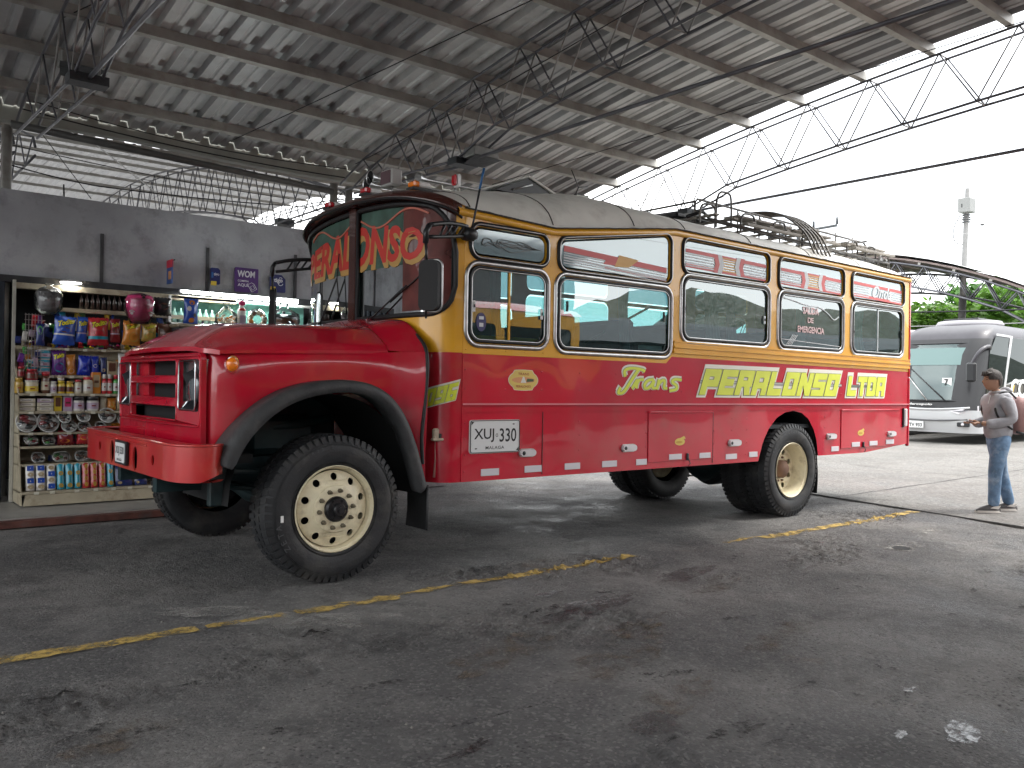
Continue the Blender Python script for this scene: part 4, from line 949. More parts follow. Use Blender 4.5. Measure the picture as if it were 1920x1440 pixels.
# cowl between hood and cab
mb = MB()
def cowl(u, v):
    x = .505+.26*u; t = u**1.5; y0 = YA-.145*t; y = y0+(W-2*y0)*v; yy = YA+(YB-YA)*v
    z = hoodz(.5, yy)+.012*u+.06*sin(u*pi/2)*(1-abs(2*v-1)**8); return (x, y, z-.05*t*(abs(2*v-1)**10))
mb.grid(cowl, 8, 48, RED); part(mb, 'cowl')
# fender skin in plan
FP = [(.738, -.004), (.70, .012), (.65, .050), (.58, .095), (.48, .135), (.36, .152), (.2, .16), (0, .165), (-.2, .168), (-.4, .17), (-.58, .175), (-.69, .19), (-.76, .215), (-.805, .25), (-.83, .30)]
ARC = [(-.85, .83), (-.79, .84), (-.735, .96), (-.65, 1.08), (-.52, 1.20), (-.38, 1.285), (-.2, 1.34), (0, 1.365), (.18, 1.355), (.33, 1.30), (.44, 1.20), (.52, 1.07), (.59, .90), (.64, .74), (.675, .62), (.69, .60), (.90, .60)]
def archz(x): return interp(ARC, x)
for sgn in (0, 1):
    P = resample(smoothpath([Vector((a, b, 0)) for a, b in FP], 2), .02); mb = MB(); vs = []; R = 10
    for p in P:
        lo = archz(p.x) if p.x > -.80 else .83; hi_ = 1.60+.035*(p.x+.83)-.012
        for j in range(R+1):
            t = j/R; z = lo+(hi_-lo)*t; sh = .03*max(0, (t-.75)/.25)**2; cr_ = .018*sin(pi*min(1, max(0, (z-.9)/.8)))
            y = p.y+sh-cr_; vs.append((p.x, y if not sgn else W-y, z))
    n = R+1; fs = [(i*n+k, i*n+k+1, (i+1)*n+k+1, (i+1)*n+k) for i in range(len(P)-1) for k in range(R)]
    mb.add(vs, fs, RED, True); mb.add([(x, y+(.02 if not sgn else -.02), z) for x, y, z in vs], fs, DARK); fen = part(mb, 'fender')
    # flare
    A = smoothpath([Vector((a, 0, b)) for a, b in ARC[1:-1]], 3); mb = MB()
    pr = [(0, -.02), (.055, -.02), (.085, .0), (.090, .05), (.085, .19), (.01, .19)]
    m_ = len(pr); vs = []
    for i, p in enumerate(A):
        d = (A[min(i+1, len(A)-1)]-A[max(i-1, 0)]).normalized(); o_ = Vector((-d.z, 0, d.x))
        fy = interp([(a, b) for a, b in reversed(FP)], p.x) if p.x > -.80 else .25
        q = min(1, i/6, (len(A)-1-i)/6)*.4+.6
        for (a, b) in pr:
            yv = -.045+b*(fy+.045)/.19 if p.x < .5 else -.045+b*.6
            v = p+o_*((a-.03)*q); vs.append((v.x, yv if not sgn else W-yv, v.z))
    mb.add(vs, [(i*m_+k, (i+1)*m_+k, (i+1)*m_+(k+1) % m_, i*m_+(k+1) % m_) for i in range(len(A)-1) for k in range(m_)]+[tuple(range(m_)), tuple((len(A)-1)*m_+k for k in range(m_))], RUB, True)
    mb.build('wheel_flare', fen)
    # black rubber joint to the cab
    Y = lambda y: y if not sgn else W-y
    mb = MB(); mb.tube(smoothpath([(.66, Y(.62), 1.87), (.76, Y(.40), 1.85), (.765, Y(.22), 1.80), (.755, Y(.05), 1.70), (.745, Y(-.006), 1.58), (.735, Y(-.01), 1.40), (.722, Y(-.01), 1.24), (.705, Y(-.012), 1.10), (.695, Y(-.012), .98), (.71, Y(-.012), .80)], 3), .014, BLK, 8); part(mb, 'cab_seal')
# amber indicator
mb = MB(); mb.plate([ell(-.70, 1.508, .045, .058, 24)], lambda u, v: (u, .135, v), CHROME, thick=(0, .03, 0)); ind = part(mb, 'indicator_lamp')
mb = MB(); b0 = len(mb.v); mb.lathe([(.046, 0), (.044, -.018), (.035, -.032), (.018, -.04), (.0001, -.042)], AMB, (0, 0, 0), 'y', 20); mb.v = [(v[0]*.86-.708, v[1]+.134, v[2]*1.08+1.508) for v in mb.v]; mb.build('lens', ind)
# grille panel
GX = -.872
SL = [(1.43, 1.535), (1.275, 1.375), (1.125, 1.215)]
holes = [rrect(.66, 1.74, a, b, .02, 3) for a, b in SL]+[rrect(.27, .625, 1.19, 1.54, .025, 3), rrect(W-.625, W-.27, 1.19, 1.54, .025, 3)]
gf = lambda u, v: (GX-.035*(1-((u-1.2)/.95)**2)+.02*(v-1.3)*-.4, u, v)
def dens(lp, st=.06):
    out = []
    for i in range(len(lp)):
        a = Vector((*lp[i], 0)); b = Vector((*lp[(i+1) % len(lp)], 0)); n = max(1, int((b-a).length/st)); out += [(a.lerp(b, k/n).x, a.lerp(b, k/n).y) for k in range(n)]
    return out
mb = MB(); mb.plate([dens(rrect(.235, W-.235, .86, 1.585, .05, 5))]+[list(reversed(dens(h))) for h in holes], gf, RED, thick=(.035, 0, 0)); gr = part(mb, 'grille_panel')
mb = MB()
for a, b in SL: mb.tube([gf(*q) for q in dens(rrect(.655, 1.745, a-.004, b+.004, .022, 3))], .006, RED, 5, closed=True)
mb.tube([gf(*q) for q in dens(rrect(.25, W-.25, 1.09, 1.565, .05, 4))], .007, RED, 5, closed=True); mb.build('grille_bead', gr)
mb = MB(); mb.box(-.79, -.40, .64, 1.76, 1.0, 1.56, DARK); mb.build('radiator', gr)
mb = MB(); mb.box(-.835, -.79, 1.50, 1.95, 1.24, 1.56, RED); mb.build('inner_panel', gr)
for ya in (.27, W-.625):
    mb = MB(); mb.box(-.84, -.80, ya, ya+.355, 1.19, 1.54, mat('lamp_housing', (.32, .33, .34), .25, metal=.8, var=.3)); hl = mb.build('headlight', gr)
    mb = MB(); mb.tube([(-.895, u, v) for u, v in dens(rrect(ya+.01, ya+.345, 1.20, 1.53, .03, 3))], .005, CHROME, 6, closed=True); mb.lathe([(.13, 0), (.10, -.02), (.0001, -.03)], mat('lamp_glass', (.10, .11, .12), .1, coat=1), (-.842, ya+.18, 1.36), 'x', 20); mb.build('bezel', hl)
    mb = MB(); mb.add([(-.86, ya+.06, 1.42), (-.86, ya+.25, 1.34), (-.885, ya+.29, 1.44), (-.885, ya+.09, 1.47)], [(0, 1, 2, 3)], BLKP); mb.add([(-.89, ya+.03, 1.195), (-.89, ya+.33, 1.195), (-.87, ya+.33, 1.25), (-.87, ya+.03, 1.27)], [(0, 1, 2, 3)], CHROME); mb.build('broken_trim', hl)
mb = MB(); mb.box(-.86, -.5, .26, W-.26, .84, .9, DARK); part(mb, 'front_crossmember')
# bumper
BP = [(-.80, .02), (-.84, -.03), (-.90, -.055), (-.97, -.05), (-1.03, -.01), (-1.075, .06), (-1.095, .16), (-1.10, .26)]
for s_ in (0,): pass
BP = resample(smoothpath([Vector((a, b, 0)) for a, b in BP], 2), .015); B2 = [Vector((p.x, W-p.y, 0)) for p in reversed(BP)]
BR = mat('bumper_red', (.46, .02, .02), .32, coat=.7, var=.15, vscale=3, dirt=(.55, .12, .07), dscale=1.6, damt=.8, wave=.15)
bm = MB(); hl_ = [list(reversed(ell(1.83, .875, .035, .035, 16))), list(reversed(ell(1.475, .855, .055, .085, 20))), list(reversed(ell(.875, .845, .055, .085, 20))), list(reversed(ell(.47, .865, .030, .035, 16)))]
bm.plate([[(BP[-1].y, .755), (B2[0].y, .755), (B2[0].y, .985), (BP[-1].y, .985)]]+hl_, lambda u, v: (-1.10, u, v), BR, thick=(.012, 0, 0))
for Q in (BP, B2):
    vs = []
    for p in Q:
        for (dz, k) in ((.755, 0), (.80, 0), (.9, 0), (.985, 0)): vs.append((p.x, p.y, dz+(.06*max(0, (p.x+.97)/.17) if dz < .76 and p.x > -.97 else 0)))
    bm.add(vs, [(i*4+k, (i+1)*4+k, (i+1)*4+k+1, i*4+k+1) for i in range(len(Q)-1) for k in range(3)], BR, True)
allp = list(BP)+list(B2); vs = [(p.x, p.y, .985) for p in allp]+[(min(p.x+.13, -.80) if p.x < -.9 else p.x+.02, min(max(p.y, .05), W-.05), .992) for p in allp]; n = len(allp)
bm.add(vs, [(i, i+1, n+i+1, n+i) for i in range(n-1)], BR, True); vs = [(x, y, z-.23) for x, y, z in vs]; bm.add(vs, [(i, i+1, n+i+1, n+i) for i in range(n-1)], BR, True)
bump = part(bm, 'bumper')
mb = MB(); mb.tube([(p.x-.002, p.y, .988) for p in allp], .009, BR, 6)
mb.tube([(-1.104, .60+i*.04, .955) for i in range(15)], .007, BR, 5); mb.tube([(-1.105, 1.3+i*.05, .96) for i in range(14)], .007, BR, 5); mb.build('bumper_rail', bump)
mb = MB(); mb.box(-1.07, -1.05, .2, W-.2, .77, .97, DARK); mb.build('bumper_back', bump)
mb = MB(); mb.plate([rrect(1.01, 1.30, .785, .955, .015, 3)], lambda u, v: (-1.125, u, v), BLKP, thick=(.018, 0, 0)); mb.plate([rrect(1.035, 1.275, .80, .94, .012, 3)], lambda u, v: (-1.129, u, v), PLATE, thick=(.003, 0, 0))
lettering(mb, 'XUJ 330', (1.26, 1.05, .845, .915), lambda u, v: (-1.1305, u, v), BLACKP, 0, .02); lettering(mb, 'MALAGA', (1.22, 1.10, .81, .828), lambda u, v: (-1.1305, u, v), BLACKP, 0, .01); mb.build('number_plate', bump)
# chassis and axles
mb = MB(); [mb.box(-1.0, 8.0, y-.04, y+.04, .62, .84, TEAL) for y in (.75, W-.75)]; part(mb, 'chassis_rail')
mb = MB(); mb.tube([(0, .30, .52), (0, .55, .50), (.02, .8, .44), (.02, 1.6, .44), (0, 1.85, .50), (0, 2.1, .52)], .055, TEAL, 8); part(mb, 'front_axle')
for y in (.62, W-.62):
    mb = MB()
    for i in range(6): L = .62-.08*i; mb.tube([(-L, y, .68-.03*i*.7+.02), (0, y, .56-.016*i), (L, y, .68-.03*i*.7+.02)], .013, TEAL, 5)
    part(mb, 'leaf_spring')
mb = MB(); mb.box(-.55, .5, .95, 1.45, .62, 1.35, TEAL, .06); mb.box(-.35, .2, .72, .95, .85, 1.15, TEAL, .05); mb.bar((-.5, .8, 1.0), (.3, .7, 1.12), .04, TEAL, 8); part(mb, 'engine_block')
mb = MB(); mb.bar((-.62, .5, .66), (-.10, .45, .60), .02, TEAL, 8); mb.box(-.78, -.66, .30, .36, .55, .84, TEAL, .01); mb.bar((-.6, .35, .78), (.1, .6, .72), .018, TEAL, 6); part(mb, 'steering_link')
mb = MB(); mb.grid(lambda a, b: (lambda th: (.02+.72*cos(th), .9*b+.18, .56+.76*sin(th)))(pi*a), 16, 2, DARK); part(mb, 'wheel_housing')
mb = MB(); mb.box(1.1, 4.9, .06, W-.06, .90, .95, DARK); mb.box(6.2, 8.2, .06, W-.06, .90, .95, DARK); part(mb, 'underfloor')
mb = MB(); mb.lathe([(.0001, 0), (.27, 0), (.29, .04), (.29, .26), (.27, .30), (.0001, .30)], TYRE, (5.64, 1.2, .52), 'x', 24); part(mb, 'spare_tank')
mb = MB(); mb.lathe([(.10, -1.0), (.10, -.25), (.20, -.12), (.24, 0), (.20, .12), (.10, .25), (.10, 1.0)], TEAL, (5.612, 1.2, .515), 'y', 16); part(mb, 'rear_axle')
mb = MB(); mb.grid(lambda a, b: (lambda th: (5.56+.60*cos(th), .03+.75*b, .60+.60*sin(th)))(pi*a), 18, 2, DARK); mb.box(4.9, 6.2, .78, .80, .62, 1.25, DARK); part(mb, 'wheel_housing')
# mud flaps
mb = MB(); mb.grid(lambda a, b: (.745+.012*sin(b*3)+.03*b*0, -.03+.30*a, .30+.34*b), 4, 6, BLK); mb.tube([(.745, -.03, .30), (.745, -.03, .64)], .009, RUB, 5); part(mb, 'mud_flap')
mb = MB(); mb.grid(lambda a, b: (6.15+.015*sin(b*4), .02+.55*a, .22+.45*b), 4, 6, BLK); part(mb, 'mud_flap')

# --- wheels
def tyre_mb(y0, R=.517, w=.27, rr=.298, inner=False):
    mb = MB()
    prof = [(rr, .030), (rr+.010, .012), (rr+.03, .004), (rr+.06, -.006), (rr+.10, -.012), (rr+.135, -.010), (rr+.150, -.004), (R-.045, .002), (R-.034, .012), (R-.02, .020), (R-.006, .040), (R-.006, w-.03), (R-.02, w-.01), (R-.06, w+.01), (rr+.06, w+.01), (rr, w-.03)]
    mb.lathe(prof, TYRE, (0, y0, 0), 'y', 72, cap=False)
    for r_, h in ((rr+.026, .001), (rr+.032, .001), (R-.070, -.004), (R-.062, -.003)): mb.lathe([(r_-.002, h+.002), (r_, h-.003), (r_+.002, h+.002)], TYRE, (0, y0, 0), 'y', 72, cap=False)
    return mb
def lugs(y0, R=.517, w=.27, n=58):
    mb = MB()
    for i in range(n):
        a = 2*pi*i/n; da = 2*pi/n*.66
        for (ya, yb, sh, r0, dz) in ((.010, .085, 0, .0, .0), (.100, .165, .4, 0, 0), (.180, w-.012, .1, 0, 0)):
            aa = a+sh*2*pi/n; vs = []
            for r_ in (R-.022, R+.004):
                for yy in (ya, yb):
                    for t in (0, da): rr_ = r_-(.012 if (yy == .010 and r_ > R) else 0); vs.append((rr_*cos(aa+t+(yy-ya)*.4), y0+yy, rr_*sin(aa+t+(yy-ya)*.4)))
            mb.add(vs, [(0, 1, 3, 2), (4, 6, 7, 5), (0, 4, 5, 1), (2, 3, 7, 6), (0, 2, 6, 4), (1, 5, 7, 3)], TYRE)
        # shoulder notch blocks
        vs = []
        for r_ in (R-.050, R-.002):
            for yy in (-.004 if r_ < R-.02 else .014, .03):
                for t in (0, da): vs.append((r_*cos(a+t), y0+yy, r_*sin(a+t)))
        mb.add(vs, [(0, 1, 3, 2), (4, 6, 7, 5), (0, 4, 5, 1), (2, 3, 7, 6), (0, 2, 6, 4), (1, 5, 7, 3)], TYRE)
    return mb
def arctext(mb, s, r, a0, da, h, y, m):
    for i, ch in enumerate(s):
        if ch == ' ': continue
        a = a0-da*i; vs, fs = text2(ch, 0, .01); cx = sum(v[0] for v in vs)/len(vs); k = h/.7
        ux, uz = sin(a), -cos(a); vx, vz = cos(a), sin(a)
        mb.add([(r*cos(a)+(x-cx)*k*ux+(yy)*k*vx, y, r*sin(a)+(x-cx)*k*uz+(yy)*k*vz) for x, yy in vs], fs, m)
def wheel(x, y, z, front=True, mirror=False, words=None, rot=0):
    root = bpy.data.objects.new('wheel', None); COL.objects.link(root); root.parent = bus; root.location = Vector((x, y, z))-bus.location; root.empty_display_size = .1
    if mirror: root.rotation_euler = (0, 0, pi)
    def sub(mb, name, auto=None):
        me_o = mb.build(name, None, auto=auto); me_o.parent = root; me_o.location = (0, 0, 0); return me_o
    mb = tyre_mb(0); mb2 = lugs(0); mb.add(mb2.v, mb2.f, TYRE); sub(mb, 'tyre', 35)
    if words:
        mb = MB(); [arctext(mb, *w_) for w_ in words]; sub(mb, 'tyre_lettering')
    mb = MB()
    if front:
        mb.lathe([(.300, -.002), (.306, .004), (.300, .014), (.286, .022), (.278, .05), (.270, .09), (.262, .12)], RIM, (0, 0, 0), 'y', 64, cap=False)
        hs_ = [list(reversed(ell(.225*cos(2*pi*(i+.5)/10), .225*sin(2*pi*(i+.5)/10), .026, .026, 18))) for i in range(10)]
        hs_ = [[(c[0], c[1]) for c in h] for h in hs_]
        def cone(u, v): r = hypot(u, v); return (u, interp([(0, .0), (.160, .004), (.172, .012), (.265, .052), (.28, .055)], r), v)
        mb.plate([ell(0, 0, .268, .268, 96)]+hs_+[list(reversed(ell(0, 0, .165, .165, 60)))], cone, RIM, thick=(0, .012, 0))
        mb.lathe([(.167, .014), (.163, .002), (.155, -.002), (.09, -.002)], RIM, (0, 0, 0), 'y', 60, cap=False)
        mb.lathe([(.27, .14), (.05, .14)], DARK, (0, 0, 0), 'y', 32, cap=False)
        sub(mb, 'rim', 40)
        for i in range(10):
            a = 2*pi*i/10+.1; c = (.130*cos(a), -.002, .130*sin(a)); mb = MB(); mb.lathe([(.017, 0), (.017, -.006), (.013, -.008), (.013, -.028), (.009, -.032), (.007, -.032), (.007, -.042)], NUT, c, 'y', 6, smooth=False); sub(mb, 'wheel_nut')
        mb = MB(); mb.lathe([(.088, .0), (.088, -.02), (.074, -.034), (.045, -.036), (.045, -.062), (.038, -.070), (.018, -.071), (.018, -.08), (.0001, -.08)], mat('hub_black', (.02, .02, .022), .35, metal=.3, var=.4), (0, 0, 0), 'y', 32)
        for i in range(6): a = i*pi/3; mb.lathe([(.008, 0), (.008, -.010)], MATS['hub_black'], (.066*cos(a), -.034, .066*sin(a)), 'y', 6)
        sub(mb, 'hub', 40)
    else:
        mb.lathe([(.300, -.002), (.306, .004), (.300, .014), (.284, .022), (.270, .06), (.262, .13), (.250, .165)], RIM, (0, 0, 0), 'y', 64, cap=False)
        hs_ = [list(reversed(ell(.20*cos(2*pi*(i+.5)/8), .20*sin(2*pi*(i+.5)/8), .03, .03, 16))) for i in range(8)]
        mb.plate([ell(0, 0, .255, .255, 80)]+hs_+[list(reversed(ell(0, 0, .10, .10, 40)))], lambda u, v: (u, .165+.02*(1-hypot(u, v)/.25), v), RIM, thick=(0, .012, 0)); sub(mb, 'rim', 40)
        mb = MB(); mb.lathe([(.10, .20), (.10, .12), (.085, .10), (.06, .08), (.0001, .08)], mat('hub_rust', (.16, .09, .06), .7, var=.4), (0, 0, 0), 'y', 24)
        for i in range(10): a = 2*pi*i/10; mb.lathe([(.014, 0), (.012, -.03)], MATS['hub_rust'], (.135*cos(a), .172, .135*sin(a)), 'y', 6)
        sub(mb, 'hub', 40)
        mb = tyre_mb(.33); mb2 = lugs(.33); mb.add(mb2.v, mb2.f, TYRE); mb.lathe([(.262, .2), (.26, .5)], RIM, (0, 0, 0), 'y', 32, cap=False); sub(mb, 'inner_tyre', 35)
    return root
PZ = .515
wf = wheel(0, 0, PZ, True, words=[('ZETA', .415, radians(214), radians(7), .04, -.0135, TYRET), ('11R22.5', .425, radians(125), radians(5), .022, -.0135, TYRET)])
mb = MB(); mb.box(-.412, -.392, -.0145, -.0125, PZ-.06, PZ-.015, WHITE); wp = mb.build('tyre_label', bus)
wheel(5.612, 0, PZ, False, words=[('CP290', .415, radians(102), radians(6), .035, -.0135, TYRET), ('ELITE', .415, radians(290), radians(6), .035, -.0135, TYRET), ('RADIAL', .42, radians(150), radians(6), .025, -.0135, TYRET)])
wheel(0, W+.12, PZ, True, mirror=True); wheel(5.612, W, PZ, False, mirror=True)

# --- mirrors
def mirror(sgn):
    Y = lambda y: y if sgn < 0 else W-y
    mb = MB(); base = Vector((1.05, Y(-.06), 2.57)); tip = Vector((.64, Y(-.16), 2.53))
    up = []; lo = []
    for i in range(13):
        t = i/12; p = base.lerp(tip, t); up.append(p+Vector((0, 0, .045*sin(pi*(.25+t*.62))+.02))); lo.append(p+Vector((0, 0, -.02-.03*t)))
    mb.tube(up, .018, BLKP, 6); mb.tube(lo, .015, BLKP, 6)
    for t in (2, 4, 6, 8): mb.bar(lo[t+1], up[max(0, t-1)], .011, BLKP, 5)
    mb.tube([up[-1], tip+Vector((-.03, 0, -.01)), tip+Vector((-.035, 0, -.10))], .022, BLKP, 8)
    mb.lathe([(.05, -.06), (.055, -.02), (.055, .02), (.035, .05)], BLKP, tuple(base+Vector((.03, 0, -.005))), 'x', 16); arm = part(mb, 'mirror_arm')
    mb = MB(); mb.bar(tip+Vector((-.035, 0, -.08)), tip+Vector((-.02, 0, -.26)), .011, BLKP, 6); mb.bar((tip.x-.03, tip.y, 2.44), (tip.x-.02, tip.y, 1.88), .009, BLKP, 6); mb.build('stem', arm)
    mb = MB(); c = Vector((.655, Y(-.18), 2.12)); a = radians(18)*(-sgn)*-1
    hw, hh = .085, .19
    lp = rrect(-hw, hw, -hh, hh, .05, 5); ax = Vector((-sin(radians(25)), cos(radians(25))*(1 if sgn < 0 else -1), 0)); nn = Vector((ax.y, -ax.x, 0)); nn = nn if nn.x > 0 else -nn
    mb.plate([lp], lambda u, v: c+ax*u+Vector((0, 0, v)), CHROME); mb.tube([c+ax*u+Vector((0, 0, v)) for u, v in lp], .009, CHR if sgn < 0 else BLKP, 6, closed=True)
    mb.plate([lp], lambda u, v: c+ax*u*.96+Vector((0, 0, v*.97))-nn*.012, mat('mirror_back', (.012, .012, .013), .7), thick=tuple(-nn*.045)); mb.build('mirror_head', arm)
mirror(-1); mirror(1)
# wipers
for (s0, s1, zb_, zt) in ((1.02, .52, 1.93, 2.18), (STOT-.72, STOT-1.05, 1.93, 2.33)):
    p0 = cfo(s0, .03); p1 = cfo(s1, .02); p2 = cfo(s1+(.22 if s0 < 1.2 else -.02), .012); p3 = cfo(s1-(.24 if s0 < 1.2 else .06), .012); mb = MB()
    mb.bar((p0.x, p0.y, zb_), (p1.x, p1.y, zt), .008, BLKP, 6); mb.lathe([(.02, -.02), (.02, .02)], BLKP, (p0.x, p0.y, zb_), 'x', 10)
    if s0 < 1.2: mb.bar((p2.x, p2.y, zt-.12), (p3.x, p3.y, zt+.13), .006, BLK, 5)
    else: mb.tube([(p2.x, p2.y, zt+.22), (p1.x, p1.y, zt+.0), (p3.x, p3.y, zt-.32)], .006, BLK, 5)
    part(mb, 'wiper')
# roof lamps, horns, hatch, antenna
def lampbox(x, y, z, m, w=.10):
    mb = MB(); mb.box(x-.02, x+.10, y-w/2, y+w/2, z, z+.055, WHITE, .015); mb.box(x-.07, x-.01, y-w/2-.002, y+w/2+.002, z+.001, z+.052, m, .012); mb.box(x-.08, x+.11, y-w/2-.006, y+w/2+.006, z-.02, z, BLKP); part(mb, 'roof_marker_lamp')
lampbox(.93, .46, 2.985, AMB); lampbox(.88, 1.16, 3.045, REDL); lampbox(.84, 1.75, 3.005, REDL); 
mb = MB(); mb.box(1.18, 1.21, .30, .36, 3.03, 3.12, REDL, .012); mb.box(1.21, 1.24, .29, .37, 3.02, 3.125, WHITE, .008); part(mb, 'roof_marker_lamp')
mb = MB(); mb.box(1.02, 1.13, 1.03, 1.22, 3.14, 3.28, mat('spot_housing', (.42, .41, .40), .4, dirt=(.2, .15, .12)), .01); mb.box(1.012, 1.02, 1.045, 1.205, 3.155, 3.265, mat('spot_face', (.10, .05, .06), .3)); mb.bar((1.08, 1.12, 3.05), (1.08, 1.12, 3.15), .012, CHR, 6); part(mb, 'spot_lamp')
for (y, z, L) in ((1.36, 3.25, .85), (1.42, 3.20, .55)):
    mb = MB(); mb.lathe([(.066, 0), (.060, .004), (.040, .03), (.024, .08), (.015, .16), (.011, L)], CHR, (.99, y, z), 'x', 18, cap=False); mb.lathe([(.058, .006), (.0001, .05)], DARK, (.99, y, z), 'x', 16, cap=False); mb.bar((1.5, y, z), (1.5, y, 3.10), .012, CHR, 6); part(mb, 'air_horn')
mb = MB(); mb.lathe([(.055, 0), (.036, .03), (.018, .09), (.012, .8)], CHR, (1.22, .92, 3.20), 'x', 16, cap=False); mb.bar((1.62, .92, 3.2), (1.62, .92, 3.10), .012, CHR, 6); part(mb, 'air_horn')
mb = MB(); mb.add([(1.95, .75, 3.19), (2.75, .75, 3.20), (2.35, .75, 3.36), (1.95, 1.55, 3.19), (2.75, 1.55, 3.20), (2.35, 1.55, 3.36)], [(0, 1, 2), (5, 4, 3), (0, 2, 5, 3)], BLKP)
mb.add([(2.33, .73, 3.365), (2.33, 1.57, 3.365), (2.82, 1.57, 3.19), (2.82, .73, 3.19), (2.33, .73, 3.380), (2.33, 1.57, 3.380), (2.84, 1.57, 3.205), (2.84, .73, 3.205)], [(0, 1, 2, 3), (7, 6, 5, 4), (0, 3, 7, 4), (1, 0, 4, 5), (3, 2, 6, 7)], WHT); mb.tube([(2.15, .74, 3.22), (2.38, .74, 3.30)], .01, CHR, 5); part(mb, 'roof_hatch')
mb = MB(); mb.tube([(1.09, -.06, 2.58), (1.13, -.06, 2.76), (1.165, -.06, 2.93)], .009, BLKP, 6); mb.tube([(1.165, -.06, 2.93), (1.19, -.06, 3.04), (1.205, -.06, 3.10)], .010, mat('antenna_blue', (.02, .12, .3), .4), 6); part(mb, 'antenna')
# roof rack
rk = bpy.data.objects.new('roof_rack', None); COL.objects.link(rk); rk.parent = bus; rk.location = Vector((6.4, 1.2, 3.1))-bus.location; rk.empty_display_size = .1
RM = mat('rack_tube', (.13, .125, .12), .45, metal=.5, var=.3, vscale=8, dirt=(.2, .15, .1)); PLK = mat('rack_plank', (.30, .28, .25), .7, var=.3, vscale=5)
def rp(mb, n): return mb.build(n, rk)
for y, z0 in ((.62, 3.49), (1.85, 3.50)):
    xa, xb = 4.62, 8.28
    mb = MB(); mb.tube([(xa, y, 3.22), (xa, y, z0-.04), (xa+.04, y, z0), (xb-.08, y, z0-.06), (xb, y, z0-.12), (xb, y, 3.18)], .013, RM, 7); rp(mb, 'side_rail')
    x = xa+.35
    while x < xb-.1: mb = MB(); mb.bar((x, y, 3.18), (x, y, z0-.02*(x-xa)/3), .009, RM, 6); mb.tube([(x, y, 3.40), (x+.02, y, 3.44), (x+.035, y, 3.42)], .005, RM, 4); rp(mb, 'rail_post'); x += .42
for x in (4.62, 8.28):
    mb = MB(); mb.tube([(x, .62, 3.46), (x, 1.85, 3.46)], .013, RM, 7); rp(mb, 'end_rail')
for y in (.26, .45, .85, 1.2, 1.55, 1.9, 2.15):
    mb = MB(); mb.bar((4.45, y, crown(4.5, y)+.09), (8.2, y, crown(7.8, y)+.07), .013, RM, 6); rp(mb, 'platform_bar')
for i in range(12):
    x = 4.5+i*.33; mb = MB(); mb.box(x, x+.07, .25, 2.15, 3.245-.002*i, 3.262-.002*i, PLK); rp(mb, 'platform_slat')
for (x0, x1) in ((5.0, 6.05), (6.1, 6.9), (7.25, 8.25)):
    mb = MB(); mb.box(x0, x1, .33, .52, 3.30-.012*(x0-5), 3.325-.012*(x0-5), PLK, .004); rp(mb, 'plank')
    mb = MB(); mb.box(x0, x1, .20, .24, 3.19, 3.22, PLK, .004); rp(mb, 'plank')
for x in (4.45, 4.72, 5.15, 5.75, 6.35, 7.35, 7.8, 8.15):
    h = .30 if x == 4.72 else .13; z = crown(x, .3)+.10
    mb = MB(); mb.tube(smoothpath([(x-.14, .3, z-.08), (x-.14, .3, z+h), (x+.08, .3, z+h+.02), (x+.12, .3, z+h-.05), (x+.12, .3, z-.06)], 2), .012, RM, 7); rp(mb, 'hoop')
for i in range(5):
    x = 6.05+i*.085; mb = MB()
    mb.tube(smoothpath([(x-.25, .80, 3.52), (x-.05, .60, 3.54), (x+.05, .42, 3.46), (x+.10, .22, 3.26), (x+.02, .10, 3.10), (x-.03, .02, 2.98)], 3), .012, RM, 7); rp(mb, 'ladder_tube')
for k in range(4):
    mb = MB(); z = 3.05+.12*k; y = .06+.10*k; mb.bar((6.02+.05*k*.3, y, z), (6.42+.05*k*.3, y, z), .006, RM, 5); rp(mb, 'ladder_rung')
mb = MB(); mb.box(4.42, 5.0, .7, 1.7, 3.27, 3.33, BLKP, .02); mb.tube([(4.4, .55, 3.25), (4.6, .5, 3.33), (4.9, .6, 3.28)], .02, BLKP, 6); rp(mb, 'folded_tarpaulin')
mb = MB()
for i in range(6): mb.bar((8.0+.05*i, .2+.03*i, 3.12), (8.18+.05*i, .35+.03*i, 3.2), .008, RM, 5)
rp(mb, 'rear_step_bars')

